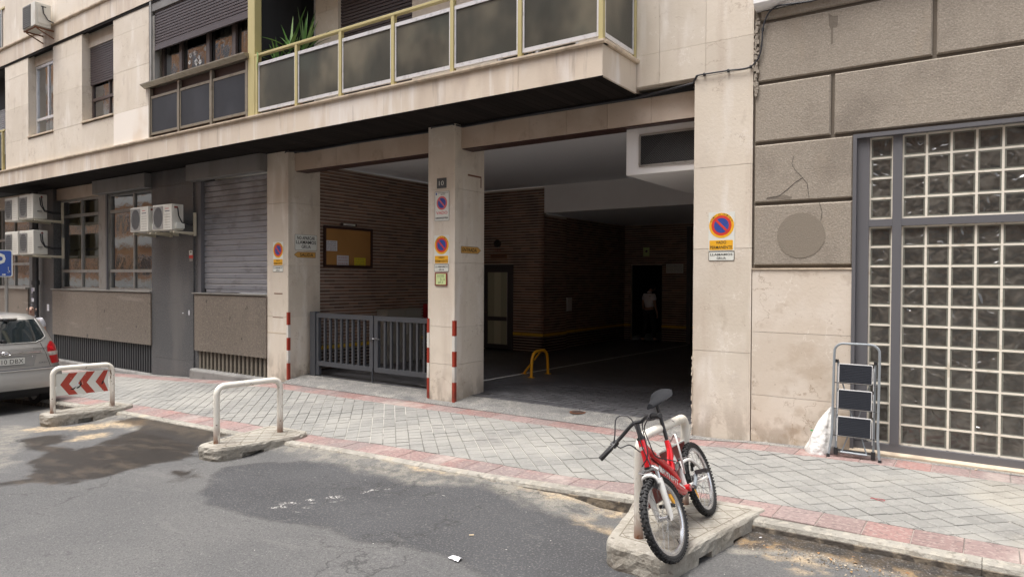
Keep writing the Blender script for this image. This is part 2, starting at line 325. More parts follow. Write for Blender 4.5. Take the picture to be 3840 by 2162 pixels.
class MB:
    def __init__(s): s.v = []; s.f = []; s.m = []
    def add(s, vs, fs, mi=0):
        k = len(s.v); s.v += [tuple(map(float, p)) for p in vs]; s.f += [tuple(i+k for i in f) for f in fs]; s.m += [mi]*len(fs); return s
    def box(s, x0, x1, y0, y1, z0, z1, mi=0):
        return s.add([(x0,y0,z0),(x1,y0,z0),(x1,y1,z0),(x0,y1,z0),(x0,y0,z1),(x1,y0,z1),(x1,y1,z1),(x0,y1,z1)],
                     [(0,3,2,1),(4,5,6,7),(0,1,5,4),(1,2,6,5),(2,3,7,6),(3,0,4,7)], mi)
    def obox(s, c, a, b, d, mi=0):
        c, a, b, d = (np.array(t, float) for t in (c, a, b, d))
        P = [c+i*a+j*b+k*d for k in (-1,1) for (i,j) in ((-1,-1),(1,-1),(1,1),(-1,1))]
        return s.add(P, [(0,3,2,1),(4,5,6,7),(0,1,5,4),(1,2,6,5),(2,3,7,6),(3,0,4,7)], mi)
    def tube(s, pts, r, seg=8, mi=0, caps=True, closed=False):
        pts = [np.array(p, float) for p in pts]; n = len(pts); rs = r if hasattr(r, '__len__') else [r]*n
        prev = None; rings = []
        for i, p in enumerate(pts):
            if closed: t = pts[(i+1) % n]-pts[i-1]
            else: t = pts[min(i+1, n-1)]-pts[max(i-1, 0)]
            t = t/(np.linalg.norm(t)+1e-12)
            if prev is None:
                u = np.cross(t, (0,0,1.)) if abs(t[2]) < .9 else np.cross(t, (1.,0,0))
            else: u = prev-t*(prev@t)
            u = u/(np.linalg.norm(u)+1e-12); prev = u; w = np.cross(t, u)
            rings.append([p+rs[i]*(math.cos(a)*u+math.sin(a)*w) for a in [2*math.pi*k/seg for k in range(seg)]])
        vs = [q for r_ in rings for q in r_]; fs = []
        for i in range(n if closed else n-1):
            j = (i+1) % n
            for k in range(seg):
                l = (k+1) % seg; fs.append((i*seg+k, i*seg+l, j*seg+l, j*seg+k))
        if caps and not closed:
            fs.append(tuple(range(seg))[::-1]); fs.append(tuple((n-1)*seg+k for k in range(seg)))
        return s.add(vs, fs, mi)
    def prism(s, poly, off, mi=0):
        n = len(poly); a = [np.array(p, float) for p in poly]; b = [p+np.array(off, float) for p in a]
        fs = [tuple(range(n)), tuple(range(2*n-1, n-1, -1))]+[(i, i+n, (i+1) % n+n, (i+1) % n) for i in range(n)]
        return s.add(a+b, fs, mi)
    def disc(s, c, nrm, r, depth=0, seg=20, mi=0, r2=None):
        c = np.array(c, float); t = np.array(nrm, float); t /= np.linalg.norm(t)
        u = np.cross(t, (0,0,1.)) if abs(t[2]) < .9 else np.cross(t, (1.,0,0)); u /= np.linalg.norm(u); w = np.cross(t, u)
        poly = [c+(r*math.cos(a)*u+(r2 or r)*math.sin(a)*w) for a in [2*math.pi*k/seg for k in range(seg)]]
        if depth: return s.prism(poly, t*depth, mi)
        return s.add(poly, [tuple(range(seg))], mi)
    def grid(s, P, mi=0, thick=None):
        """P: rows of points"""
        nr, nc = len(P), len(P[0])
        return s.add([p for row in P for p in row], [(i*nc+j, i*nc+j+1, (i+1)*nc+j+1, (i+1)*nc+j) for i in range(nr-1) for j in range(nc-1)], mi)
    def mesh(s, name, mats, smooth=False, recalc=True, angle=35):
        me = bpy.data.meshes.new(name); me.from_pydata(s.v, [], s.f)
        for mt in mats: me.materials.append(mt)
        if len(mats) > 1: me.polygons.foreach_set('material_index', s.m)
        if recalc:
            bm = bmesh.new(); bm.from_mesh(me); bmesh.ops.recalc_face_normals(bm, faces=bm.faces); bm.to_mesh(me); bm.free()
        if smooth:
            me.shade_smooth(); me.set_sharp_from_angle(angle=R(angle))
        me.update(); return me
    def build(s, name, mats, parent=None, smooth=False, bevel=0, seg=2, recalc=True, angle=35):
        if not isinstance(mats, (list, tuple)): mats = [mats]
        o = bpy.data.objects.new(name, s.mesh(name, mats, smooth, recalc, angle)); link(o, parent)
        if bevel:
            b = o.modifiers.new('bevel', 'BEVEL'); b.width = bevel; b.segments = seg; b.limit_method = 'ANGLE'; b.angle_limit = R(40)
        return o
_cache = {}
def pc(name, parent, mt, x0, x1, y0, y1, z0, z1, rz=0, tilt=(0,0), bev=0):
    """a small box piece; alike pieces share one mesh"""
    d = (round(abs(x1-x0), 3), round(abs(y1-y0), 3), round(abs(z1-z0), 3)); key = (d, mt.name, name, bev)
    if key not in _cache:
        b = MB(); h = [q/2 for q in d]
        if bev:
            e = bev
            a, c, q = h
            b.add([(-a,-c,-q),(a,-c,-q),(a,c,-q),(-a,c,-q),(-a,-c,q-e),(a,-c,q-e),(a,c,q-e),(-a,c,q-e),(-a+e,-c+e,q),(a-e,-c+e,q),(a-e,c-e,q),(-a+e,c-e,q)],
                  [(0,3,2,1),(0,1,5,4),(1,2,6,5),(2,3,7,6),(3,0,4,7),(4,5,9,8),(5,6,10,9),(6,7,11,10),(7,4,8,11),(8,9,10,11)])
        else: b.box(-h[0], h[0], -h[1], h[1], -h[2], h[2])
        _cache[key] = b.mesh(name, [mt], recalc=False)
    o = bpy.data.objects.new(name, _cache[key])
    o.location = ((x0+x1)/2, (y0+y1)/2, (z0+z1)/2); o.rotation_euler = (tilt[0], tilt[1], rz)
    wm = Matrix.Translation(o.location) @ o.rotation_euler.to_matrix().to_4x4()
    return link(o, parent, wm)
def arc(c, r, a0, a1, n, u, v):
    c, u, v = (np.array(t, float) for t in (c, u, v))
    return [c+r*(math.cos(a)*u+math.sin(a)*v) for a in [a0+(a1-a0)*i/(n-1) for i in range(n)]]

def text_mesh(name, s, mt, parent, org, right, up, nrm, cx, cy, w, h, ext=.0015, thick=0.):
    cu = bpy.data.curves.new(name, 'FONT'); cu.body = s; cu.size = 1; cu.align_x = 'CENTER'; cu.extrude = 0; cu.resolution_u = 2; cu.offset = thick
    tmp = bpy.data.objects.new(name, cu); C.objects.link(tmp)
    me = bpy.data.meshes.new_from_object(tmp); C.objects.unlink(tmp); bpy.data.objects.remove(tmp)
    n = len(me.vertices); co = np.zeros(n*3, np.float32); me.vertices.foreach_get('co', co); co = co.reshape(-1, 3)
    mn, mx = co.min(0), co.max(0); sx = w/(mx[0]-mn[0]+1e-6); sy = h/(mx[1]-mn[1]+1e-6)
    org, right, up, nrm = (np.array(t, float) for t in (org, right, up, nrm))
    a = (co[:, 0]-(mn[0]+mx[0])/2)*sx+cx; b = (co[:, 1]-(mn[1]+mx[1])/2)*sy+cy
    P = org+a[:, None]*right+b[:, None]*up+nrm*ext
    me.vertices.foreach_set('co', P.astype(np.float32).ravel()); me.materials.clear(); me.materials.append(mt); me.update()
    o = bpy.data.objects.new(name, me); return link(o, parent)

class Board:
    """flat printed board: origin lower left, metres"""
    def __init__(s, parent, org, right, up, lay=.0012):
        s.p = parent; s.o = np.array(org, float); s.r = np.array(right, float); s.u = np.array(up, float); s.n = np.cross(s.r, s.u); s.l = lay
    def P(s, x, y, d=0): return s.o+x*s.r+y*s.u+d*s.n
    def rect(s, name, mt, x0, y0, x1, y1, d0=0, d1=None, bevel=0):
        d1 = d0+s.l if d1 is None else d1
        b = MB().prism([s.P(x0,y0,d0), s.P(x1,y0,d0), s.P(x1,y1,d0), s.P(x0,y1,d0)], s.n*(d1-d0)); return b.build(name, mt, s.p)
    def rrect(s, name, mt, x0, y0, x1, y1, r, d0=0, d1=None):
        d1 = d0+s.l if d1 is None else d1; P = []
        for cx, cy_, a0 in ((x1-r, y0+r, -90), (x1-r, y1-r, 0), (x0+r, y1-r, 90), (x0+r, y0+r, 180)):
            for k in range(5): a = R(a0+k*22.5); P.append(s.P(cx+r*math.cos(a), cy_+r*math.sin(a), d0))
        return MB().prism(P, s.n*(d1-d0)).build(name, mt, s.p)
    def poly(s, name, mt, pts, d0=0, d1=None):
        d1 = d0+s.l if d1 is None else d1
        return MB().prism([s.P(x, y, d0) for x, y in pts], s.n*(d1-d0)).build(name, mt, s.p)
    def disc(s, name, mt, cx, cy_, rx, ry, d0):
        P = [s.P(cx+rx*math.cos(a), cy_+ry*math.sin(a), d0) for a in [2*math.pi*k/28 for k in range(28)]]
        return MB().prism(P, s.n*s.l).build(name, mt, s.p)
    def text(s, t, mt, cx, cy_, w, h, d=.0, thick=0., name='lettering'):
        return text_mesh(name, t, mt, s.p, s.o, s.r, s.u, s.n, cx, cy_, w, h, d+.0006, thick)

# ================================================================== GROUND
def lerp_tab(tab):
    xs = [t[0] for t in tab]; zs = [t[1] for t in tab]
    return lambda x: np.interp(x, xs, zs)
zin = lerp_tab([(-40,-1.65),(-26,-.87),(-20,-.52),(-13.4,-.225),(-11.2,-.10),(-10.3,-.04),(-6.4,-.025),(-2.8,-.01),(-2.1,.045),(-1.5,.062),(-.9,.078),(3,.10),(10,.2)])
zout = lerp_tab([(-40,-1.8),(-26,-1.02),(-16,-.48),(-13.4,-.335),(-11.5,-.26),(-8.9,-.20),(-6.8,-.15),(-5.9,-.10),(-4.5,-.06),(-3.2,-.035),(-2.5,.03),(-1.4,.07),(3,.09),(10,.15)])
zr = lerp_tab([(-40,-1.95),(-26,-1.16),(-16,-.60),(-13.4,-.45),(-12,-.40),(-11,-.35),(-8.9,-.295),(-7,-.245),(-5,-.165),(-4,-.13),(-2.5,-.10),(-1.9,-.09),(-1.3,-.04),(3,.0),(10,.05)])
YO = -2.50
def zs(x, y): t = np.clip(-np.asarray(y)/2.5, 0, 1); return zin(x)*(1-t)+zout(x)*t

# smooth value noise for painting wear masks
def vnoise(x, y, sc, seed):
    rg = np.random.RandomState(seed); T = rg.rand(64, 64)
    x = x*sc; y = y*sc; xi = np.floor(x).astype(int); yi = np.floor(y).astype(int); fx = x-xi; fy = y-yi
    fx = fx*fx*(3-2*fx); fy = fy*fy*(3-2*fy)
    a = T[xi % 64, yi % 64]; b = T[(xi+1) % 64, yi % 64]; c = T[xi % 64, (yi+1) % 64]; d = T[(xi+1) % 64, (yi+1) % 64]
    return a*(1-fx)*(1-fy)+b*fx*(1-fy)+c*(1-fx)*fy+d*fx*fy
def fbm(x, y, sc, seed): return sum(vnoise(x, y, sc*2**k, seed+k)*.5**k for k in range(4))/1.875-.5
def inpoly(x, y, poly):
    r = np.zeros(x.shape, bool); n = len(poly); j = n-1
    for i in range(n):
        xi, yi = poly[i]; xj, yj = poly[j]
        r ^= ((yi > y) != (yj > y)) & (x < (xj-xi)*(y-yi)/(yj-yi+1e-12)+xi); j = i
    return r
def region(X, Y, px, z, jit=.10, sc=1.6, seed=0, soft=.05):
    """px: outline as seen in the photograph, laid on the road at height z; gives 0..1"""
    poly = [tuple(oz(a, b, z)[:2]) for a, b in px]
    acc = np.zeros(X.shape)
    for k, (dx, dy) in enumerate(((0,0),(soft,0),(-soft,0),(0,soft),(0,-soft))):
        jx = fbm(X, Y, sc, seed)*jit*4; jy = fbm(X, Y, sc, seed+9)*jit*4
        jx = jx+fbm(X, Y, sc*7, seed+20)*jit; jy = jy+fbm(X, Y, sc*7, seed+30)*jit
        acc += inpoly(X+jx+dx, Y+jy+dy, poly)
    return acc/5

s2 = lambda pts: [(a*.5944, 1300+b*.5944) for a, b in pts]
s4 = lambda pts: [(1000+a*.56, 1350+b*.56) for a, b in pts]
s7 = lambda pts: [(2800+a*.2484, 1900+b*.2484) for a, b in pts]
WET = s2([(165,600),(200,560),(330,530),(430,520),(470,545),(420,575),(330,600),(480,640),(620,610),(740,560),(880,500),(940,470),(1060,480),(1180,520),(1330,560),(1420,600),(1300,690),(1100,740),(860,790),(620,835),(300,870),(120,895),(-60,905),(-60,860),(160,840),(215,770),(240,720),(290,660),(220,630)])
WET2 = s2([(700,450),(900,430),(1010,455),(1200,500),(1340,520),(1500,555),(1350,600),(1050,520),(900,480)])
SPLASH = s2([(1110,780),(1180,750),(1280,745),(1260,775),(1200,800),(1180,830),(1140,840),(1160,800)])
SAND1 = s2([(150,510),(230,490),(420,495),(600,480),(800,490),(960,485),(940,510),(800,520),(640,510),(500,535),(420,515),(300,520)])
SAND2 = s2([(390,600),(480,560),(560,545),(640,530),(700,530),(690,560),(560,575),(470,590)])
NEW = s4([(-280,640),(0,615),(220,630),(560,690),(900,745),(1200,800),(1500,860),(1640,930),(1850,1030),(2100,1110),(2290,1150),(2500,1300),(2700,1500),(1640,1500),(1330,1350),(900,1260),(690,1210),(600,1190),(430,1110),(330,1090),(0,1030),(-200,950),(-330,900),(-430,830),(-300,700)])
PALE = s2([(100,640),(300,560),(120,700),(60,800),(-60,830),(-60,560),(0,480),(160,470),(240,510)])
RSTRIPE = s7([(-400,560),(0,590),(500,600),(950,640),(1400,740),(1800,860),(2200,980),(2600,1060),(2600,1180),(2100,1040),(1700,900),(1350,840),(1000,770),(700,720),(300,690),(-100,680),(-300,640)])
DIRT = s7([(-150,300),(100,250),(500,300),(1000,470),(1500,560),(2000,680),(2600,800),(3200,930),(4200,1180),(4200,1500),(3200,1250),(2600,1060),(2200,960),(1700,830),(1350,730),(950,630),(500,590),(100,580),(-100,500)])
SAND3 = s7([(250,800),(560,740),(800,760),(900,860),(1100,960),(1200,1060),(1000,1060),(860,960),(620,900),(420,920),(260,900)])
SAND4 = s4([(900,690),(1200,750),(1500,800),(1620,830),(1560,850),(1300,790),(1000,730),(800,690)])
SAND5 = s4([(1700,850),(1900,890),(2150,910),(2420,960),(2420,1010),(2300,1010),(2150,960),(1980,950),(1800,900)])
SAND6 = s4([(2050,1000),(2200,1060),(2350,1100),(2400,1130),(2330,1150),(2180,1090),(2060,1050)])
WHITE1 = s4([(60,950),(180,915),(330,915),(520,885),(860,815),(900,825),(560,905),(420,930),(250,960),(300,990),(200,1000)])

def road():
    xs = np.concatenate([np.linspace(-60,-16,45), np.arange(-15.95, 1.6, .035), np.linspace(1.7, 20, 30)])
    ys = np.concatenate([np.linspace(-9, -6.05, 40), np.arange(-6.0, -2.3, .03)])
    X, Y = np.meshgrid(xs, ys); Z = zr(X)+fbm(X, Y, .9, 50)*.012+np.clip((Y+3.0+fbm(X, Y, 1.2, 51)*.3)/.32, 0, 1)*np.clip((X+11.5)/.6, 0, 1)*np.clip((-2.7-X)/.4, 0, 1)*np.clip(zout(X)-.03-zr(X), 0, .09)
    # shallow gutter against the kerb on the right
    nx, ny = len(xs), len(ys)
    co = np.stack([X, Y, Z], -1).reshape(-1, 3).astype(np.float32)
    idx = (np.arange(ny-1)[:, None]*nx+np.arange(nx-1)[None]).ravel()
    q = np.stack([idx, idx+1, idx+1+nx, idx+nx], -1)
    me = bpy.data.meshes.new('road'); me.vertices.add(len(co)); me.vertices.foreach_set('co', co.ravel())
    me.loops.add(q.size); me.loops.foreach_set('vertex_index', q.ravel().astype(np.int32))
    me.polygons.add(len(q)); me.polygons.foreach_set('loop_start', (np.arange(len(q))*4).astype(np.int32)); me.update(calc_edges=True)
    me.shade_smooth()
    wet = np.maximum.reduce([region(X, Y, WET, -.28, .13, 2.0, 1), region(X, Y, WET2, -.25, .05, 2, 3), region(X, Y, SPLASH, -.22, .10, 6, 4)])
    sand = np.maximum.reduce([region(X, Y, SAND1, -.34, .10, 3, 5, .06), region(X, Y, SAND2, -.31, .08, 3, 6, .05), region(X, Y, SAND3, -.06, .12, 6, 7, .03)*.75, region(X, Y, SAND4, -.12, .06, 4, 8), region(X, Y, SAND5, -.09, .08, 4, 9)*.8, region(X, Y, SAND6, -.08, .08, 5, 10)*.7])
    new = region(X, Y, NEW, -.12, .06, 1.5, 11, .03)
    pale = np.maximum(region(X, Y, PALE, -.36, .10, 2, 12)*.7, region(X, Y, RSTRIPE, -.03, .02, 3, 13, .02))
    dirt = region(X, Y, DIRT, -.01, .03, 3, 14, .03)
    co[:, 2] += (dirt*np.clip((Y+3.1)/.5, 0, 1)*.022*(1+fbm(X, Y, 9, 90))).ravel().astype(np.float32); me.vertices.foreach_set('co', co.ravel())
    # a band of old cement and grit all along the kerb
    edge = np.clip((Y+2.95+fbm(X, Y, 1.3, 60)*.5)/.12, 0, 1)*(X < -2.6)
    pale = np.maximum(pale, edge*.8)
    white = region(X, Y, WHITE1, -.15, .10, 9, 15, .02)*(fbm(X, Y, 14, 70) > .06)*.9
    seam = np.clip(new*(1-new)*4, 0, 1)*(fbm(X, Y, 2, 44) > -.12)
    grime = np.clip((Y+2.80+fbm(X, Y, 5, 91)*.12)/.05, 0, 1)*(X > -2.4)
    for nme, a in (('seam', seam), ('grime', grime), ('wet', wet), ('sand', sand), ('newer', new), ('pale', pale), ('dirt', dirt), ('white', white)):
        at = me.attributes.new(nme, 'FLOAT', 'POINT'); at.data.foreach_set('value', a.astype(np.float32).ravel())
    mt, nt, b, out = base_mat('asphalt')
    geo = nn(nt, 'ShaderNodeNewGeometry'); vec = geo.outputs['Position']
    def at_(n): q = nn(nt, 'ShaderNodeAttribute'); q.attribute_name = n; return q.outputs['Fac']
    f1, _ = noise_fac(nt, vec, .9, .35, .68); col = mix(nt, f1, (.118,.117,.116), (.096,.096,.097))
    col = mix(nt, at_('newer'), col, mix(nt, noise_fac(nt, vec, 1.1, .35, .7)[0], (.068,.069,.073), (.050,.051,.055)))
    col = mix(nt, math_(nt, 'MULTIPLY', at_('pale'), .75), col, mix(nt, noise_fac(nt, vec, 7, .4, .62)[0], (.30,.28,.235), (.16,.155,.145)))
    dcol = mix(nt, noise_fac(nt, vec, 9, .42, .60)[0], (.060,.048,.038), (.25,.17,.09))
    dcol = mix(nt, noise_fac(nt, vec, 60, .60, .66)[0], dcol, (.36,.28,.19))
    col = mix(nt, at_('dirt'), col, dcol)
    col = mix(nt, math_(nt, 'MULTIPLY', at_('sand'), math_(nt, 'ADD', math_(nt, 'MULTIPLY', noise_fac(nt, vec, 16, .38, .62)[0], .6), .4)), col, (.50,.39,.25))
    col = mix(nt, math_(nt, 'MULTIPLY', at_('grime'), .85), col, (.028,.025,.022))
    col = mix(nt, math_(nt, 'MULTIPLY', at_('seam'), .45), col, (.035,.034,.034))
    vo = nn(nt, 'ShaderNodeTexVoronoi'); vo.feature = 'DISTANCE_TO_EDGE'; vo.inputs['Scale'].default_value = .9; dv_ = nn(nt, 'ShaderNodeVectorMath'); dv_.operation = 'ADD'; nz = nn(nt, 'ShaderNodeTexNoise'); nz.inputs['Scale'].default_value = 3.5; nz.inputs['Detail'].default_value = 5; nt.links.new(vec, nz.inputs['Vector']); sc_ = nn(nt, 'ShaderNodeVectorMath'); sc_.operation = 'SCALE'; sc_.inputs['Scale'].default_value = .55; nt.links.new(nz.outputs['Color'], sc_.inputs[0]); nt.links.new(vec, dv_.inputs[0]); nt.links.new(sc_.outputs[0], dv_.inputs[1]); nt.links.new(dv_.outputs[0], vo.inputs['Vector'])
    cr_ = nn(nt, 'ShaderNodeMapRange'); cr_.inputs['From Min'].default_value = .012; cr_.inputs['From Max'].default_value = .004; nt.links.new(vo.outputs['Distance'], cr_.inputs['Value'])
    col = mix(nt, math_(nt, 'MULTIPLY', math_(nt, 'MULTIPLY', cr_.outputs[0], noise_fac(nt, vec, .7, .50, .60)[0]), .6), col, (.03,.03,.03))
    # aggregate: pale and dark grains
    g0, _ = noise_fac(nt, vec, 40, .52, .64, detail=3); col = mix(nt, math_(nt, 'MULTIPLY', g0, .35), col, (.045,.045,.047))
    g1, _ = noise_fac(nt, vec, 62, .55, .64, detail=3); col = mix(nt, math_(nt, 'MULTIPLY', g1, .40), col, (.22,.215,.205))
    g2, _ = noise_fac(nt, vec, 120, .54, .64, detail=2); col = mix(nt, math_(nt, 'MULTIPLY', g2, .55), col, (.035,.035,.036))
    g3, _ = noise_fac(nt, vec, 34, .80, .82, detail=1); col = mix(nt, g3, col, (.55,.53,.49))
    g4, _ = noise_fac(nt, vec, 2.3, .62, .68, (.5,2.5,1), detail=6); col = mix(nt, math_(nt, 'MULTIPLY', g4, .15), col, (.20,.195,.185))
    g5, _ = noise_fac(nt, vec, 1.6, .64, .69, (1,1.5,1), detail=7, rough=.7); col = mix(nt, math_(nt, 'MULTIPLY', g5, .5), col, (.045,.045,.047))
    col = mix(nt, math_(nt, 'MULTIPLY', at_('white'), noise_fac(nt, vec, 55, .50, .58)[0]), col, (.62,.60,.57))
    wetf = math_(nt, 'MULTIPLY', at_('wet'), 1.0)
    wcol = mix(nt, 1.0, col, (.30,.265,.235), 'MULTIPLY'); wcol = mix(nt, math_(nt, 'MULTIPLY', noise_fac(nt, vec, 2.2, .5, .68, (1,2.5,1))[0], .55), wcol, (.085,.068,.052))
    col = mix(nt, wetf, col, wcol)
    nt.links.new(col, b.inputs['Base Color'])
    rr = nn(nt, 'ShaderNodeMapRange'); rr.inputs['To Min'].default_value = .85; rr.inputs['To Max'].default_value = .38; nt.links.new(wetf, rr.inputs['Value'])
    nt.links.new(rr.outputs[0], b.inputs['Roughness']); b.inputs['Specular IOR Level'].default_value = .4
    _, h = noise_fac(nt, vec, 80, 0, 1, detail=4); bp = nn(nt, 'ShaderNodeBump'); bp.inputs['Distance'].default_value = .007
    nt.links.new(h, bp.inputs['Height']); nt.links.new(bp.outputs[0], b.inputs['Normal'])
    me.materials.append(mt)
    o = bpy.data.objects.new('road', me); link(o); tag(o, kind='structure')
    # far side of the street and the ground below everything
    b = MB(); P = [[(x, y, float(zr(x))+(.12 if y < -13.2 else 0)) for x in np.linspace(-60, 20, 41)] for y in (-40, -13.21, -13.2, -9)]
    b.grid(P); M['old_asphalt'] = mat('old_asphalt', (.14,.14,.14), .9, layers=[((.09,.09,.09), 1, (1,1,1), .4, .7, .6)], bump=.006, bs=80)
    tag(b.build('road', M['old_asphalt']), kind='structure')
road()
g = MB().grid([[(x, y, -2.6) for x in (-400, 400)] for y in (-400, 400)]); tag(g.build('ground', M['plinth']), kind='structure')

# ---- sidewalk
b = MB(); xs = np.concatenate([np.linspace(-60,-17,30), np.linspace(-16.5, 4, 60), np.linspace(5, 20, 8)])
b.grid([[(x, y, float(zs(x, y))-.009) for x in xs] for y in (YO-.0, -2.2, -1.2, -.42, .02)])
walk = b.build('sidewalk', M['grout'], recalc=False); tag(walk, kind='structure')
# kerb: stones with their own joints
x = -22.0; k = 0
while x < 3.0:
    L_ = 2.0; x1 = x+L_
    P = []
    for xx in (x+.002, x1-.002):
        zt = float(zout(xx)); zb = float(zr(xx))-.15
        P.append([(xx, YO+.002, zb), (xx, YO+.002, zt-.002), (xx, YO-.075, zt-.004), (xx, YO-.098, zt-.014), (xx, YO-.108, zt-.040), (xx, YO-.116, zt-.045), (xx, YO-.122, zb)])
    b = MB(); n = 7; b.add(P[0]+P[1], [tuple(range(n))[::-1], tuple(range(n, 2*n))]+[(i, i+n, (i+1) % n+n, (i+1) % n)[::-1] for i in range(n)])
    b.m[2+5] = 1; b.m[2+4] = 1; o = b.build('kerb_stone', [M['kerb'], M['kerb_low']], walk); k += 1; x = x1
# 45 degree grey tiles between the red bands
TP = .1525; ca = math.cos(R(45))
YI, YOo = -.43, YO+.315
cands = []
for i in range(-140, 60):
    for j in range(-140, 60):
        cx = (i-j)*TP*ca-9.0; cy_ = (i+j)*TP*ca+4.0
        if cy_ > YI+.11 or cy_ < YOo-.11 or cx < -22 or cx > 1.3: continue
        cands.append((cx, cy_))
def vis(cx, cy_):
    d = np.array([cx, cy_, 0.])-EYE; z = d@FW; u = 1920+FPX*(d@RT)/z; return z, (-30 < u < 3870 and z > 0)
cands = [(vis(a, b_), a, b_) for a, b_ in cands]
near = sorted([c for c in cands if c[0][1]], key=lambda c: c[0][0])
inside = [c for c in near if c[2] < YI-.112 and c[2] > YOo+.112]
def tile_me(name, s, mt, h=.03):
    b = MB(); a = s/2-.0050; e = .0035; q = 0
    b.add([(-a,-a,-h),(a,-a,-h),(a,a,-h),(-a,a,-h),(-a,-a,q-e),(a,-a,q-e),(a,a,q-e),(-a,a,q-e),(-a+e,-a+e,q),(a-e,-a+e,q),(a-e,a-e,q),(-a+e,a-e,q)],
          [(0,1,5,4),(1,2,6,5),(2,3,7,6),(3,0,4,7),(4,5,9,8),(5,6,10,9),(6,7,11,10),(7,4,8,11),(8,9,10,11)])
    return b.mesh(name, [mt], recalc=False)
tm = tile_me('paving_tile', TP, M['tile'])
def tilt_of(cx, cy_):
    dzx = float(zs(cx+.1, cy_)-zs(cx-.1, cy_))/.2; dzy = float(zs(cx, cy_+.1)-zs(cx, cy_-.1))/.2
    return Vector((-dzx, -dzy, 1)).normalized()
rnd = random.Random(3)
done = set()
for c in inside[:300]:
    cx, cy_ = c[1], c[2]; done.add((cx, cy_))
    o = bpy.data.objects.new('paving_tile', tm); nrm = tilt_of(cx, cy_)
    q = nrm.to_track_quat('Z', 'Y').to_matrix().to_4x4() @ Matrix.Rotation(R(45)+rnd.gauss(0, .004), 4, 'Z')
    q = Matrix.Translation((cx, cy_, float(zs(cx, cy_))+rnd.gauss(0, .0012))) @ Matrix.Rotation(0, 4, 'Z') @ q
    # track quat may spin about the normal: rebuild axes exactly
    ang = R(45)+rnd.gauss(0, .004); ax = Vector((math.cos(ang), math.sin(ang), 0)); ax = (ax-nrm*ax.dot(nrm)).normalized(); ay = nrm.cross(ax)
    mw = Matrix(((ax.x, ay.x, nrm.x, cx), (ax.y, ay.y, nrm.y, cy_), (ax.z, ay.z, nrm.z, float(zs(cx, cy_))+rnd.gauss(0, .0015)), (0,0,0,1)))
    C.objects.link(o); o.parent = walk; o.matrix_world = mw; WM[o.name] = mw
b = MB()
def clip_y(poly, lo, hi):
    for sgn, lim in ((1, lo), (-1, -hi)):
        out = []
        for i in range(len(poly)):
            p, q = poly[i], poly[(i+1) % len(poly)]; a_, c_ = sgn*p[1]-lim, sgn*q[1]-lim
            if a_ >= 0: out.append(p)
            if a_*c_ < 0: t = a_/(a_-c_); out.append((p[0]+(q[0]-p[0])*t, p[1]+(q[1]-p[1])*t))
        poly = out
        if not poly: return poly
    return poly
for c in cands:
    cx, cy_ = c[1], c[2]
    if (cx, cy_) in done: continue
    h_ = TP*.7071-.0070; dz = rnd.gauss(0, .0014)
    poly = clip_y([(cx+h_, cy_), (cx, cy_+h_), (cx-h_, cy_), (cx, cy_-h_)], YOo+.004, YI-.004)
    if len(poly) < 3: continue
    b.prism([(p[0], p[1], float(zs(p[0], p[1]))+dz) for p in poly], (0,0,-.02))
o = b.build('paving_tile', M['tile'], walk, recalc=False); tag(o, kind='stuff')
M['bedding'] = mat('pale_bedding', (.33,.30,.27), .95, layers=[((.12,.11,.10), 1.5, (1,1,1), .48, .62, .8)])
# red bands
for (ya, yb) in ((YI, YI+.30), (YO, YOo)):
    x = -22.0
    while x < 2.4:
        w_ = .298; dz = rnd.gauss(0, .0015)
        b = MB(); P = [(x+.0015, ya+.002), (x+w_-.0015, ya+.002), (x+w_-.0015, yb-.002), (x+.0015, yb-.002)]
        T = [(p[0], p[1], float(zs(*p))+dz) for p in P]; I = [(p[0]+(.004 if i in (0,3) else -.004), p[1]+(.004 if i < 2 else -.004), float(zs(*p))+dz) for i, p in enumerate(P)]
        T = [(a, b_, c_-.004) for a, b_, c_ in T]; Bm = [(a, b_, c_-.03) for a, b_, c_ in T]
        b.add(Bm+T+I, [(0,1,5,4),(1,2,6,5),(2,3,7,6),(3,0,4,7),(4,5,9,8),(5,6,10,9),(6,7,11,10),(7,4,8,11),(8,9,10,11)])
        b.build('border_tile', M['redtile'], walk, recalc=False); x += w_+.002
for (ya, yb) in ((YI, YI+.30), (YO, YOo)):
    b = MB(); b.grid([[(x, y, float(zs(x, y))-.0055) for x in np.linspace(-22, 2.4, 90)] for y in (ya+.002, yb-.002)]); b.build('border_bedding', M['bedding'], walk, recalc=False)
# mortar strip between inner band and the walls
b = MB(); b.grid([[(x, y, float(zs(x, y))-.001) for x in np.linspace(-24, 3, 60)] for y in (YI+.305, .03)]); tag(b.build('mortar_strip', M['apron'], walk, recalc=False))

# ---- driveway apron and the paver floor of the garage passage
def floor_z(x, y): return float(np.interp(y, [-.12, .0, .40, .7, 30], [float(zs(x, -.12))+.004, .012, .055, .07, .07]))
b = MB(); ys_ = [-.13, -.05, .05, .15, .27, .39]; xs_ = np.linspace(-10.36, -2.15, 70)
rg = np.random.RandomState(5)
b.grid([[(x, y, floor_z(x, y)+(rg.rand()-.5)*.006 if -.05 < y < .35 else floor_z(x, y)) for x in xs_] for y in ys_])
tag(b.build('driveway_apron', M['apron'], None, recalc=False, smooth=True), kind='structure')
b = MB(); b.box(-10.7, -2.0, .7, 14, -.3, .058); b.prism([(-10.7,.38,.042),(-10.7,.7,.058),(-10.7,.7,-.3),(-10.7,.38,-.3)], (8.7,0,0))
fl = b.build('garage_floor', M['sett_joint']); tag(fl, kind='structure')
sm = {}
cand = []
SW, SL = .105, .205
y = .66; r_ = 0
rows = []
for xx in np.arange(-10.5, -2.2, SW+.007): rows.append((xx, .40, SW, SL))   # soldier course along the edge
y = .40+SL+.006
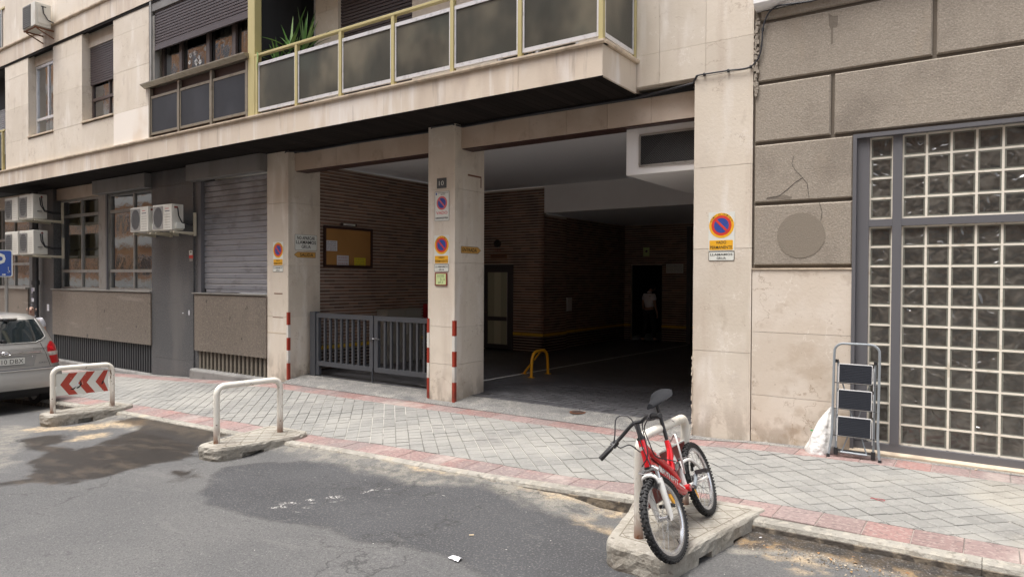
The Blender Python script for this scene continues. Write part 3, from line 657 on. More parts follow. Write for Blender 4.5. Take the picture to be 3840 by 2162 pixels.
while y < 11:
    x0 = -10.5-(r_ % 2)*.1
    for xx in np.arange(x0, -2.4, SL+.007): rows.append((xx, y, SL, SW))
    y += SW+.007; r_ += 1
def near_key(r): 
    z, ok = vis(r[0], r[1]); d = np.array([r[0], r[1], 0.])-EYE; u = 1920+FPX*(d@RT)/z
    hidden = (u < 1815 and not (1190 < u < 1607)) or u > 2600
    return (0 if ok and not hidden else 1, z)
rows.sort(key=near_key)
for i, (xx, yy, a, c_) in enumerate(rows[:300]):
    zf = floor_z(0, yy+c_/2); pc('paver', fl, M['sett'], xx, xx+a, yy, yy+c_, zf-.05, zf+rnd.gauss(0, .0008), bev=.004)
b = MB()
for (xx, yy, a, c_) in rows[300:]:
    z_ = floor_z(0, yy+c_/2)+rnd.gauss(0, .0012); b.add([(xx,yy,z_),(xx+a,yy,z_),(xx+a,yy+c_,z_),(xx,yy+c_,z_)], [(0,1,2,3)])
tag(b.build('paver', M['sett'], fl, recalc=False), kind='stuff')
a_, b_, c_ = oz(1815,1426,.075), oz(2200,1360,.075), oz(2580,1293,.075)
dv = (c_-a_)/np.linalg.norm(c_-a_); pn = np.array([-dv[1], dv[0], 0])*.030
st = a_-dv*.9
b = MB(); b.add([st-pn, c_-pn, c_+pn, st+pn], [(0,1,2,3)]); b.v = [(p[0], p[1], .078) for p in b.v]
tag(b.build('white_line', M['line_white'], fl, recalc=False))

# ================================================================== APARTMENT BUILDING
B = thing('apartment_building', 'pale limestone apartment building with yellow-railed balcony above an open garage passage', 'building', (-10.6, .35, 0))
def clad(name, parent, mt, rects, y0, y1, gap=.0022, jit=.0012):
    for (x0, x1, z0, z1) in rects:
        d = random.uniform(-jit, jit)
        pc(name, parent, mt, x0+gap, x1-gap, y0+d, y1, z0+gap, z1-gap)
def splitx(x0, x1, step):
    n = max(1, round((x1-x0)/step)); return [(x0+(x1-x0)*i/n, x0+(x1-x0)*(i+1)/n) for i in range(n)]
XW, XE = -30.0, -3.574          # first floor extent
TOPZ = 14.0
# -------- slabs: streaked band, ledge moulding, soffit boards
for (zb, zt, nm) in ((4.135, 4.495, 1), (7.19, 7.585, 2)):
    core = MB(); core.box(XW, XE-.03, -.875, .9, zb+.02, zt)
    s = core.build('floor_slab', M['stone_band'], B)
    for (a, c) in splitx(XW, XE, 1.13): pc('fascia_panel', s, M['stone_band'], a+.002, c-.002, -.905+random.uniform(-.0015,.0015), -.872, zb+.002, zt-.002)
    for (a, c) in splitx(XW, XE+.035, 2.26):
        b = MB(); P = [(-.935, zt+.0), (-.945, zt+.018), (-.945, zt+.04), (-.905, zt+.048), (-.80, zt+.052), (-.80, zt)]
        b.prism([(a+.001, y, z) for y, z in P], (c-a-.002, 0, 0)); b.build('ledge_moulding', M['ledge'], s)
    pc('fascia_panel', s, M['stone_band'], XE-.028, XE, -.90, .0, zb+.002, zt-.002)
    b = MB(); b.prism([(XE+.035, -.9+0*0, zt), (XE+.045, -.9, zt+.018), (XE+.045, -.9, zt+.04), (XE+.005, -.9, zt+.048), (XE-.08, -.9, zt+.052), (XE-.08, -.9, zt)], (0, .9, 0)); b.build('ledge_moulding', M['ledge'], s)
    x = XW
    if nm == 1:
        x = -22.2
        while x < XE-.03:
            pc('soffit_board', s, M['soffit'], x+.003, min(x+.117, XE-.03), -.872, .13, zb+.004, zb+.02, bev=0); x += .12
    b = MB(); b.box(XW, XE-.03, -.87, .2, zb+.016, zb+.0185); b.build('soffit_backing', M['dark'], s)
# drip edge line under the band
b = MB(); b.box(XW, XE-.0, -.9, -.885, 4.125, 4.137); b.box(XW, XE-.0, -.895, -.84, 7.135, 7.191); b.build('drip_edge', M['soffit'], B)

# -------- first-floor wall on the left (flush with the band) and its two recessed windows
YW = -.885
zl, zh = 4.545, 7.19
WL = oy(20, 400, YW)[0]
n1a, n1b = oy(106, 400, YW)[0], oy(200, 400, YW)[0]
n2a, n2b = oy(308, 400, YW)[0], oy(426, 400, YW)[0]
GA, GB_ = -13.46, -10.2
wall = MB(); wall.box(WL+.01, n1a-.01, YW+.02, -.55, zl, zh); wall.box(n1b+.01, n2a-.01, YW+.02, -.55, zl, zh); wall.box(n2b+.01, GA-.01, YW+.02, -.55, zl, zh)
wall.box(n1a, n1b, YW+.02, -.55, zl, 5.17); wall.box(n2a, n2b, YW+.02, -.55, zl, 5.17)
wl = wall.build('first_floor_wall', M['stone'], B)
for (a, c) in ((WL, n1a), (n1b, n2a), (n2b, GA)):
    for (u, v) in ((zl, 5.2), (5.2, 6.02), (6.02, 6.78), (6.78, zh)):
        pc('stone_panel', wl, M['stone_new'] if (a == n2b and u == zl) else M['stone'], a, c, YW+random.uniform(-.0012,.0012), YW+.03, u+.0018, v-.0018)
for (a, c) in ((n1a, n1b), (n2a, n2b)): pc('stone_panel', wl, M['stone'], a+.002, c-.002, YW, YW+.03, zl, 5.165)
YN = -.725
for (a, c) in ((n1a, n1b), (n2a, n2b)):
    for xx in (a, c):   # reveals
        d = .012 if xx == a else -.012
        for (u, v) in ((5.2, 6.02), (6.02, 6.78), (6.78, zh)): pc('stone_panel', wl, M['stone'], min(xx, xx-d), max(xx, xx-d), YW+.03, YN+.2, u+.0015, v-.0015)
def win(name, parent, x0, x1, z0, z1, Y, fr, fw=.05, mull=(), trans=(), pane=None, depth=.06):
    b = MB(); b.box(x0, x1, Y, Y+depth, z1-fw, z1); b.box(x0, x1, Y, Y+depth, z0, z0+fw); b.box(x0, x0+fw, Y+.002, Y+depth-.002, z0+fw, z1-fw); b.box(x1-fw, x1, Y+.002, Y+depth-.002, z0+fw, z1-fw)
    f = b.build('window', fr, parent)
    for xm, za, zb in mull: pc('mullion', f, fr, xm-fw*.45, xm+fw*.45, Y+.004, Y+depth-.006, za, zb)
    for zm in trans: pc('transom', f, fr, x0+fw, x1-fw, Y-.004, Y+depth-.006, zm-fw*.5, zm+fw*.5)
    xs = sorted(set([x0]+[m_[0] for m_ in mull]+[x1])); zs_ = sorted([z0]+list(trans)+[z1])
    for i in range(len(zs_)-1):
        for j in range(len(xs)-1):
            b = MB(); b.add([(xs[j]+.01, Y+depth*.5, zs_[i]+.01), (xs[j+1]-.01, Y+depth*.5, zs_[i]+.01), (xs[j+1]-.01, Y+depth*.5, zs_[i+1]-.01), (xs[j]+.01, Y+depth*.5, zs_[i+1]-.01)], [(0,1,2,3)])
            b.build('pane', pane or M['pane'], f, recalc=False)
    return f
def room(parent, x0, x1, y0, y1, z0, z1, mt=None):
    b = MB(); b.box(x0, x1, y0, y1, z0, z1); b.f = [f for f in b.f if f != (0,1,5,4)]; b.m = b.m[:len(b.f)]
    return b.build('room', mt or M['room'], parent, recalc=False)
def slats(name, parent, mt, x0, x1, z0, z1, Y, pitch, lip=None, th=.012):
    """roller shutter: every slat its own piece, profile bulged"""
    root = MB(); root.box(x0, x1, Y+th+.004, Y+th+.008, z0, z1); r = root.build(name, mt, parent)
    n = int(round((z1-z0)/pitch)); p = (z1-z0)/n
    b = MB(); prof = [(0, -p/2+.004), (-th, -p/2+.010), (-th*1.05, p/2-.016), (-th*.3, p/2-.004), (0, p/2-.002)]
    L_ = (x1-x0)/2
    prof[2] = (-th*1.05, p/2-max(.012, p*.16)); b.prism([(-L_, y, z) for y, z in prof], (2*L_, 0, 0)); b.m[4] = 1  # upper bevel takes the painted highlight
    me = b.mesh('slat', [mt, M['slat_gray_highlight'] if mt is M['slat_gray'] else (M['slat_edge'] if mt is M['slat_brown'] else mt)], recalc=True)
    for i in range(n):
        o = bpy.data.objects.new('slat', me); o.location = ((x0+x1)/2, Y+th, z0+p*(i+.5)); link(o, r, Matrix.Translation(o.location))
        if lip: 
            pass
    return r
def curtain(parent, x0, x1, z0, z1, Y, mt, folds=9, amp=.03):
    n = folds*6; P = []
    for zz in (z0, z1): P.append([(x0+(x1-x0)*i/n, Y+amp*math.sin(i*2*math.pi/6), zz) for i in range(n+1)])
    return MB().grid(P).build('curtain', mt, parent, smooth=True, recalc=False, angle=180)

# window in first recess: pale frame, half-lowered white blind, low transom
wz0, wz1 = 5.22, oy(155, 232, YN)[2]
hd = oy(155, 245, YN)[2]
f = win('window', B, n1a+.02, n1b-.02, 5.235, hd, YN, M['alu'], .06, mull=[(n1a+(n1b-n1a)*.50, 5.66, hd)], trans=[5.64])
pc('stone_panel', wl, M['stone'], n1a+.002, n1b-.002, YN-.012, YN+.05, hd+.01, zh-.01)
pc('window_sill', wl, M['ledge'], n1a-.02, n1b+.0, YW-.03, YN+.02, 5.195, 5.228)
room(f, n1a+.05, n1b-.05, YN+.07, YN+1.4, 5.0, 7.1)
slats('blind_or_reflection', f, M['alu'], n1a+.52, n1b-.06, 5.75, hd-.05, YN+.12, .055)
curtain(f, n1a+.15, n1b-.1, 5.24, 5.62, YN+.16, M['curtain'], 7, .02)
b = MB(); b.box(n1a+.10, n1a+.48, YN+.35, YN+.38, 5.3, hd-.05); b.build('wall_panel', M['blind'], f)
# window in second recess: brown roller shutter two thirds down
hd2 = oy(350, 178, YN)[2]; sb = oy(345, 322, YN)[2]
f = win('window', B, n2a+.02, n2b-.02, 5.235, hd2, YN+.03, M['brownwin'], .06, mull=[(n2a+(n2b-n2a)*.57, 5.28, hd2)], trans=[5.72])
pc('stone_panel', wl, M['stone'], n2a+.002, n2b-.002, YN-.012, YN+.05, hd2+.01, zh-.01)
pc('window_sill', wl, M['ledge'], n2a-.02, n2b+.0, YW-.03, YN+.04, 5.195, 5.228)
room(f, n2a+.05, n2b-.05, YN+.1, YN+1.4, 5.0, 7.1)
curtain(f, n2a+.2, n2b-.1, 5.24, 6.3, YN+.2, M['curtain'], 6, .02)
slats('roller_shutter', f, M['slat_brown'], n2a+.04, n2b-.03, sb, hd2-.01, YN-.005, .052)

# -------- enclosed gallery: slate panels below, windows and brown roller shutter above
G = part('gallery', B)
YG = -.89
px = [-13.42, -12.385, -11.32, -10.26]
for i, x in enumerate(px): pc('gallery_post', G, M['bronze'], x-.028, x+.028, YG-.012, YG+.05, 4.548, 5.50)
for i in range(3):
    a, c = px[i]+.04, px[i+1]-.04
    fr = MB(); fr.box(a, c, YG, YG+.03, 5.30, 5.345); fr.box(a, c, YG, YG+.03, 4.60, 4.645); fr.box(a, a+.025, YG+.001, YG+.029, 4.645, 5.30); fr.box(c-.025, c, YG+.001, YG+.029, 4.645, 5.30)
    p_ = fr.build('panel_frame', M['bronze'], G)
    pc('slate_panel', p_, M['spandrel'], a+.025, c-.025, YG+.008, YG+.02, 4.645, 5.30)
b = MB(); b.box(GA, GB_, YG+.06, YG+.12, 4.548, 5.52); b.build('inner_wall', M['wood_dark'], G)
b = MB(); b.prism([(GA-.12, YG-.115, 5.575), (GA-.12, YG-.115, 5.592), (GA-.12, YG+.2, 5.60), (GA-.12, YG+.2, 5.52), (GA-.12, YG-.03, 5.52)], (GB_-GA+.13, 0, 0)); b.build('gallery_sill', M['bronze'], G)
gx0 = GA+.05
b = MB(); b.box(gx0, gx0+.06, YG-.01, YG+.15, 5.60, 7.18); b.box(gx0+.06, gx0+.13, YG+.02, YG+.12, 5.60, 6.9); b.build('gallery_jamb', M['alugrey'], G)
pc('shutter_box', G, M['metal_box'], gx0+.06, GB_, YG+.005, YG+.2, 6.98, 7.18)
slats('roller_shutter', G, M['slat_brown'], gx0+.14, GB_-.03, 6.30, 7.0, YG+.03, .0525)
pc('shutter_bottom_bar', G, M['slat_brown'], gx0+.14, GB_-.03, YG+.015, YG+.055, 6.215, 6.30)
YI_ = YG+.16
gw = [gx0+.15, -12.62, -12.50, -11.75, -11.62, -10.93, -10.78, GB_-.04]
f = win('window', G, gx0+.14, GB_-.03, 5.605, 7.0, YI_, M['brownwin'], .07, mull=[(-12.62, 5.65, 6.95), (-11.72, 5.65, 6.95), (-10.92, 5.65, 6.95)])
for xm in (-12.56, -11.64, -10.84): pc('mullion', f, M['brownwin'], xm-.035, xm+.05, YI_-.03, YI_+.02, 5.66, 6.95)
room(f, gx0+.14, GB_-.03, YI_+.1, YI_+1.5, 5.3, 7.1)
curtain(f, gx0+.2, -12.7, 5.65, 6.9, YI_+.15, M['curtain'], 5, .025)
curtain(f, -11.55, -11.0, 5.65, 6.9, YI_+.15, M['curtain'], 7, .025)
curtain(f, -10.8, GB_-.08, 5.65, 6.9, YI_+.15, M['curtain'], 7, .025)
b = MB(); rg_ = random.Random(2)
for i in range(9):
    cx = -12.35+rg_.random()*.55; cz = 5.72+rg_.random()*.33; r_ = .022+rg_.random()*.016
    for k in range(5):
        a = 2*math.pi*k/5+i; b.disc((cx+r_*math.cos(a), YI_+.024, cz+r_*math.sin(a)), (0,-1,0), r_*.6, .002, 8)
b.build('flower_stickers', M['white_flower'], f)

# -------- balcony: yellow posts and handrail, smoked glass in aluminium
BL = part('balcony', B)
YR = -.875
pc('corner_post', BL, M['yellow_rail'], -10.215, -10.03, YR-.03, YR+.10, 4.548, 7.19)
b = MB(); b.box(-10.03, XE+.02, YR-.035, YR+.035, 5.505, 5.545); b.build('handrail', M['yellow_rail'], BL, bevel=.006)
posts = [-9.985]+[oy(x, 300, YR)[0] for x in (1115, 1280, 1477, 1699, 1953)]+[XE-.025]
for x in posts: pc('balcony_post', BL, M['yellow_rail'], x-.027, x+.027, YR-.032, YR+.028, 4.548, 5.505)
for i in range(len(posts)-1):
    a, c = posts[i]+.034, posts[i+1]-.034
    fr = MB(); fr.box(a, c, YR-.018, YR+.018, 5.345, 5.395); fr.box(a, c, YR-.018, YR+.018, 4.59, 4.64); fr.box(a, a+.022, YR-.016, YR+.016, 4.64, 5.345); fr.box(c-.022, c, YR-.016, YR+.016, 4.64, 5.345)
    p_ = fr.build('panel_frame', M['alu'], BL)
    pc('glass_panel', p_, M['balc_glass'], a+.022, c-.022, YR-.004, YR+.006, 4.64, 5.345)
# return end of the balcony
xr = XE-.02
b = MB(); b.box(xr-.035, xr+.035, YR+.03, -.03, 5.505, 5.545); b.build('handrail', M['yellow_rail'], BL, bevel=.006)
pc('balcony_post', BL, M['yellow_rail'], xr-.025, xr+.025, -.07, -.01, 4.548, 5.505)
fr = MB(); fr.box(xr-.018, xr+.018, YR+.03, -.072, 5.345, 5.395); fr.box(xr-.018, xr+.018, YR+.03, -.072, 4.59, 4.64); fr.box(xr-.016, xr+.016, YR+.03, YR+.055, 4.64, 5.345); fr.box(xr-.016, xr+.016, -.094, -.072, 4.64, 5.345)
p_ = fr.build('panel_frame', M['alu'], BL)
b = MB(); b.box(xr-.004, xr+.004, YR+.055, -.094, 4.64, 5.345); b.build('glass_panel', M['balc_glass'], p_)
# back wall of the balcony
bw = MB(); bw.box(-9.6, -9.02, .03, .5, 4.5, 7.2); bw.box(-7.33, -5.7, .03, .5, 4.5, 7.2); bw.box(-4.4, -3.5, .03, .5, 4.5, 7.2); bw.box(-9.02, -7.33, .12, .5, 4.5, 7.2)
bw = bw.build('balcony_back_wall', M['stone'], B)
for (a, c) in ((-9.6, -9.02), (-7.33, -6.5), (-6.5, -5.7), (-4.4, -3.58)):
    for (u, v) in ((4.55, 5.6), (5.6, 6.4), (6.4, 7.19)): pc('stone_panel', bw, M['stone'], a+.002, c-.002, .0, .03, u+.002, v-.002)
slats('roller_shutter', B, M['slat_brown'], -9.02, -7.33, 4.6, 7.15, .06, .055)
f = win('window', B, -10.2, -9.62, 4.56, 7.15, .02, M['alu'], .05, pane=M['pane'])
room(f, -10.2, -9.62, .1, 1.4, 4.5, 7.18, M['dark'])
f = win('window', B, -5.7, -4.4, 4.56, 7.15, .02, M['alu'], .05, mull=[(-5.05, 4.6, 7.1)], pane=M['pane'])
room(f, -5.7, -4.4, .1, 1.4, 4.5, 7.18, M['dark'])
b = MB(); b.box(-10.2, -10.05, -.75, .9, 4.55, 7.19); b.build('side_wall', M['dark'], B)

# -------- upper masses (other storeys; they shade what is below)
b = MB(); b.box(XW, GA-.0, -.86, .9, 7.64, TOPZ); b.box(GA, XE-.03, .0, .9, 7.64, TOPZ); b.box(XW, -2.165, .91, 9, 4.2, TOPZ); b.box(XE-.03, -2.165, .03, .92, 4.2, TOPZ); b.box(XW, WL-.05, .05, .9, 4.6, 7.2)
b.build('upper_wall', M['stone'], B)
uw = part('second_floor_wall', B)
for (a, c) in splitx(WL, GA, 1.5):
    for (u, v) in ((7.64, 8.9), (8.9, 10.0)): pc('stone_panel', uw, M['stone'], a+.002, c-.002, YW+random.uniform(-.001,.001), -.855, u+.002, v-.002)
# right-hand upper wall of big smooth panels
ur = part('upper_right_wall', B)
jx = [XE, oy(2472, 300)[0], oy(2646, 300)[0], -2.158]
for i in range(3):
    for (u, v) in ((4.205, 4.583), (4.583, 5.9), (5.9, 7.2), (7.2, 8.6)):
        pc('stone_panel', ur, M['stone'], jx[i]+.0015, jx[i+1]-.0015, random.uniform(-.001,.001), .035, u+.0015, v-.0015)
# window edge beside the upper air conditioner
q0, q1 = oy(60, 8, YW), oy(98, 0, YW)
f = win('window', B, oy(116, 10, YW)[0], oy(205, 10, YW)[0]-.0, 8.75, 10.0, YW-.03, M['alu'], .05)
pc('window_sill', f, M['ledge'], oy(112, 10, YW)[0], oy(210, 10, YW)[0], YW-.06, YW, 8.70, 8.75)
# balcony recess beyond the left end of the panels
f = part('side_balcony', B)
for z0 in (4.55, 7.64):
    b = MB(); b.box(-22.2, WL-.02, -.5, -.45, z0, z0+2.6); b.build('back_panel', M['dark'], f)
    for xx in (WL-.22, WL-.75): pc('balcony_post', f, M['yellow_rail'] if z0 < 5 else M['alugrey'], xx-.03, xx+.03, -.89, -.84, z0, z0+1.0)
    b = MB(); b.box(-22.4, WL-.25, -.87, -.855, z0+.08, z0+.92); b.build('glass_panel', M['spandrel'], f)
    b = MB(); b.box(-22.4, WL-.04, -.89, -.84, z0+1.0, z0+1.04); b.build('handrail', M['yellow_rail'], f)
slats('roller_shutter', f, M['slat_gray'], -22.2, WL-.1, 5.1, 6.3, -.56, .055)

# -------- ground floor pillars
def pillar(x0, x1, y0, y1, z0, z1, joints, front_mt=None):
    b = MB(); b.box(x0+.02, x1-.02, y0+.02, y1-.02, z0, z1); p_ = b.build('pillar', M['stone'], B)
    zz = [z0]+[j for j in joints if z0 < j < z1]+[z1]
    for u, v in zip(zz[:-1], zz[1:]):
        pc('stone_panel', p_, M['stone'], x0, x1-.0245, y0, y0+.024, u+.0018, v-.0018)
        pc('stone_panel', p_, M['stone'], x1-.024, x1, y0, y1, u+.0018, v-.0018)
        pc('stone_panel', p_, M['stone'], x0, x0+.019, y0+.0245, y1, u+.0018, v-.0018)
    return p_
pillar(-10.965, -10.35, 0, .715, -.15, 4.13, (.0, 1.13, 2.08, 3.2))
pillar(-6.985, -6.463, 0, .715, -.08, 4.13, (.56, 1.12, 2.08, 3.18))
pillar(-2.832, -2.162, 0, .75, -.08, 4.203, (1.02, 2.2, 3.146))
# -------- beams between them (lintel panels)
for (a, c) in ((-10.35, -6.985), (-6.463, -2.832)):
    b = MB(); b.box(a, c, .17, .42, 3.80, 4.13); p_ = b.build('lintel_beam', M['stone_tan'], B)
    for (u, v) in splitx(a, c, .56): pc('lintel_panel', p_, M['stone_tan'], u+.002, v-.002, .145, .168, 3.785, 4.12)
    b = MB(); b.box(a, c, .17, .42, 3.772, 3.784); b.build('shadow_gap', M['wood_dark'], p_)
    b = MB(); b.box(a, c, .13, .165, 4.10, 4.16); b.build('cornice_gap', M['dark'], p_)

# -------- garage passage
GZ, GY, GXL, GXS = 4.04, 5.92, -10.5, -8.62
b = MB(); b.box(-10.8, -2.2, .42, 6.0, GZ, GZ+.1); b.build('garage_ceiling', M['ceiling'], B)
b = MB(); b.box(GXS, -2.2, GY, GY+.2, 3.40, GZ); b.build('ceiling_beam', M['white_wall'], B)
b = MB(); b.box(-8.9, -2.2, GY+.2, 14.2, 3.40, 3.5); b.build('garage_ceiling', M['ceiling'], B)
def brickwall(o, u, n, L_, z0, z1, count, name='garage_wall', key=0, holes=()):
    """wall plane through o, along u; bricks proud of pale bed joints"""
    o, u, n = (np.array(t, float) for t in (o, u, n)); H_ = z1-z0
    b = MB(); P = lambda s, z, d: o+u*s+n*d+np.array([0,0,z])
    hs_ = sorted(holes)
    segs = [];  s0 = 0
    for (a, c, top) in hs_: segs += [(s0, a, z0, z1), (a, c, top, z1)]; s0 = c
    segs.append((s0, L_, z0, z1))
    for (a, c, u0, u1) in segs:
        if c-a < .01: continue
        b.add([P(a,u0,0),P(c,u0,0),P(c,u1,0),P(a,u1,0),P(a,u0,-.1),P(c,u0,-.1),P(c,u1,-.1),P(a,u1,-.1)], [(0,1,2,3),(4,7,6,5),(0,4,5,1),(1,5,6,2),(2,6,7,3),(3,7,4,0)])
    wobj = b.build(name, M['mortar'], B)
    CH, BLn = .0655, .245; lst = []
    nrow = int(H_/CH)
    for r in range(nrow):
        z = z0+r*CH+.006; s = -(r % 2)*BLn/2
        while s < L_:
            a, c = max(s+.001, 0), min(s+BLn-.001, L_); 
            pcs = [(a, c)]
            for h0, h1, tp in hs_:
                if z < tp-.01: pcs = [q_ for (p_, r_) in pcs for q_ in ((p_, min(r_, h0-.002)), (max(p_, h1+.002), r_)) if q_[1]-q_[0] > .025] if any(r_ > h0 and p_ < h1 for p_, r_ in pcs) else pcs
            lst += [(p_, r_, z) for p_, r_ in pcs if r_-p_ > .03]
            s += BLn
    def kf(t):
        p = P((t[0]+t[1])/2, t[2], 0); zc, okv = vis2(p); return (0 if okv and .56 < t[2] < 3.9 else 1, zc)
    def vis2(p):
        d = p-EYE; z = d@FW; uu = 1920+FPX*(d@RT)/z; vv = 1081-FPX*(d@UP)/z; return z, (0 < uu < 3840 and 0 < vv < 2162)
    lst.sort(key=kf)
    shared = {}
    ang = math.atan2(u[1], u[0])
    for t in lst[:count]:
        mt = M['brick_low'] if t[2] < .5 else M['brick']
        k = (round(t[1]-t[0], 3), mt.name)
        if k not in shared:
            h = k[0]/2; q = MB(); e = .003
            q.add([(-h,0,0),(h,0,0),(h,0,.052),(-h,0,.052),(-h+e,-.008,e),(h-e,-.008,e),(h-e,-.008,.052-e),(-h+e,-.008,.052-e)], [(0,1,5,4),(1,2,6,5),(2,3,7,6),(3,0,4,7),(4,5,6,7)])
            shared[k] = q.mesh('brick', [mt], recalc=False)
        ob = bpy.data.objects.new('brick', shared[k]); cpt = P((t[0]+t[1])/2, t[2], random.uniform(-.001, .002))
        # local -y is the outward normal
        mw = Matrix(((u[0], -n[0], 0, cpt[0]), (u[1], -n[1], 0, cpt[1]), (0, 0, 1, cpt[2]), (0,0,0,1)))
        C.objects.link(ob); ob.parent = wobj; ob.matrix_world = mw; WM[ob.name] = mw
    for low in (0, 1):
        q = MB()
        for t in lst[count:]:
            if (t[2] < .5) != bool(low): continue
            d = .008+random.uniform(-.001, .002)
            q.add([P(t[0],t[2],0),P(t[1],t[2],0),P(t[1],t[2]+.052,0),P(t[0],t[2]+.052,0),P(t[0]+.003,t[2]+.003,d),P(t[1]-.003,t[2]+.003,d),P(t[1]-.003,t[2]+.049,d),P(t[0]+.003,t[2]+.049,d)], [(0,1,5,4),(1,2,6,5),(2,3,7,6),(3,0,4,7),(4,5,6,7)])
        if q.v: tag(q.build('brick', M['brick_low'] if low else M['brick'], wobj, recalc=False), kind='stuff')
    # painted band
    segs2 = []; s0 = 0
    for (a, c, top) in hs_: segs2.append((s0, a)); s0 = c
    segs2.append((s0, L_))
    for (a, c) in segs2:
        if c-a < .03: continue
        q = MB(); A = [P(a,.468,.0135),P(c,.468,.0135),P(c,.535,.0135),P(a,.535,.0135)]
        q.prism(A, n*.002); q.build('yellow_band', M['yellow_line'], wobj)
    return wobj
dx0, dx1 = -10.44, -9.50   # door opening
brickwall((GXL, .70, 0), (0,1,0), (1,0,0), 5.22, .05, 4.0, 160)
brickwall((GXL, GY, 0), (1,0,0), (0,-1,0), GXS-GXL, .05, 4.02, 140, holes=[(dx0-GXL, dx1-GXL, 2.17)])
brickwall((GXS, GY, 0), (0,1,0), (1,0,0), 1.05, .05, 3.38, 0)
brickwall((GXS-.14, GY+1.05, 0), (0,1,0), (1,0,0), 3.65, .05, 3.4, 0)
fx0, fx1 = oy(2366, 1100, 10.6)[0], oy(2482, 1100, 10.6)[0]
brickwall((GXS-.14, 10.6, 0), (1,0,0), (0,-1,0), 6.4, .05, 3.4, 0, holes=[(fx0-GXS+.14, fx1-GXS+.14, 2.25)])
brickwall((-2.84, 10.6, 0), (0,-1,0), (-1,0,0), 9.9, .05, 4.0, 0)
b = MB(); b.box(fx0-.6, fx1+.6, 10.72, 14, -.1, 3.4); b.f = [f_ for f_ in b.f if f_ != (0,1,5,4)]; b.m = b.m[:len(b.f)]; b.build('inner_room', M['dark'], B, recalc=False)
b = MB(); b.box(oy(2576,1100,10.5)[0], oy(2592,1100,10.5)[0], 10.45, 10.55, .06, 3.3); b.build('service_pipe', M['pipe'], B)
# glazed metal door in the back wall
D_ = part('garage_door', B)
b = MB(); b.box(dx0-.1, dx1+.1, GY+.11, GY+.14, -.1, 2.4); b.build('door_light_block', M['dark'], D_)  # added dark board, keeps sky from showing round the door
dz0, dz1 = .09, 2.19
f = MB(); Yd = GY-.02
f.box(dx0, dx0+.06, Yd-.03, Yd+.06, dz0, dz1); f.box(dx1-.05, dx1, Yd-.03, Yd+.06, dz0, dz1); f.box(dx0+.06, dx1-.05, Yd-.03, Yd+.06, dz1-.06, dz1); f.build('door_frame', M['door_frame'], D_)
a_, c_ = dx0+.075, dx1-.065
lf = MB(); lf.box(a_, a_+.10, Yd-.02, Yd+.03, dz0+.02, dz1-.07); lf.box(c_-.10, c_, Yd-.02, Yd+.03, dz0+.02, dz1-.07); lf.box(a_+.10, c_-.10, Yd-.02, Yd+.03, dz1-.19, dz1-.07); lf.box(a_+.10, c_-.10, Yd-.02, Yd+.03, dz0+.02, dz0+.13); lf.box(a_+.10, c_-.10, Yd-.02, Yd+.03, .80, .90)
lf.build('door_leaf', M['door_frame'], D_)
for (u, v) in ((dz0+.13, .80), (.90, dz1-.19)):
    w3 = (c_-a_-.2)/3
    for k in range(3): pc('door_pane', D_, M['frost_b'] if k == 1 else M['frost'], a_+.10+k*w3, a_+.10+(k+1)*w3, Yd, Yd+.01, u, v)
b = MB(); b.box(c_-.10, c_-.092, Yd-.024, Yd-.02, dz0+.13, dz1-.19); b.build('bright_bead', M['alu'], D_)
b = MB().tube([(a_+.05, Yd-.02, 1.0), (a_+.05, Yd-.06, 1.0), (a_+.16, Yd-.065, 1.0)], .010); b.build('handle', M['chrome'], D_)
# white ventilation duct under the ceiling
d_ = MB(); DX0 = -3.842; d_.box(DX0, -2.835, .30, GY+.1, 3.185, GZ)
dk = d_.build('ceiling_duct', M['white_wall'], B)
gx0_, gx1_ = -3.64, -2.86; gz0, gz1 = 3.30, 3.665
fr = MB(); fr.box(gx0_-.02, gx1_+.02, .285, .299, gz1, gz1+.025); fr.box(gx0_-.02, gx1_+.02, .285, .299, gz0-.025, gz0); fr.box(gx0_-.025, gx0_, .285, .299, gz0, gz1); fr.box(gx1_, gx1_+.02, .285, .299, gz0, gz1)
g_ = fr.build('vent_frame', M['alugrey'], dk)
b = MB(); b.box(gx0_, gx1_, .294, .298, gz0, gz1); b.build('vent_backing', M['dark'], g_)
b = MB(); st_ = .030; xx = gx0_
for k in range(int((gx1_-gx0_)/st_)+22):
    for s in (1, -1):
        xa = gx0_+k*st_ if s > 0 else gx0_-(gz1-gz0)+k*st_*1.0+ (gz1-gz0)
        p0 = [xa, gz0]; p1 = [xa-s*(gz1-gz0)*1.0, gz1]
        # clip to the opening
        def cl(p0, p1):
            (x0_, z0_), (x1_, z1_) = p0, p1; t0, t1 = 0., 1.; dx = x1_-x0_
            for lim, sg in ((gx0_, 1), (gx1_, -1)):
                d0 = sg*(x0_-lim); d1 = sg*(x1_-lim)
                if d0 < 0 and d1 < 0: return None
                if d0 < 0: t0 = max(t0, d0/(d0-d1))
                elif d1 < 0: t1 = min(t1, d0/(d0-d1))
            if t1-t0 < 1e-3: return None
            return (x0_+dx*t0, z0_+(z1_-z0_)*t0), (x0_+dx*t1, z0_+(z1_-z0_)*t1)
        q = cl(p0, p1)
        if q: b.add([(q[0][0]-.0016, .291, q[0][1]), (q[0][0]+.0016, .291, q[0][1]), (q[1][0]+.0016, .291, q[1][1]), (q[1][0]-.0016, .291, q[1][1])], [(0,1,2,3)])
M['vent'] = mat('dark_vent_mesh', (.10,.095,.09), .6); tag(b.build('vent_mesh', M['vent'], g_, recalc=False), kind='stuff')

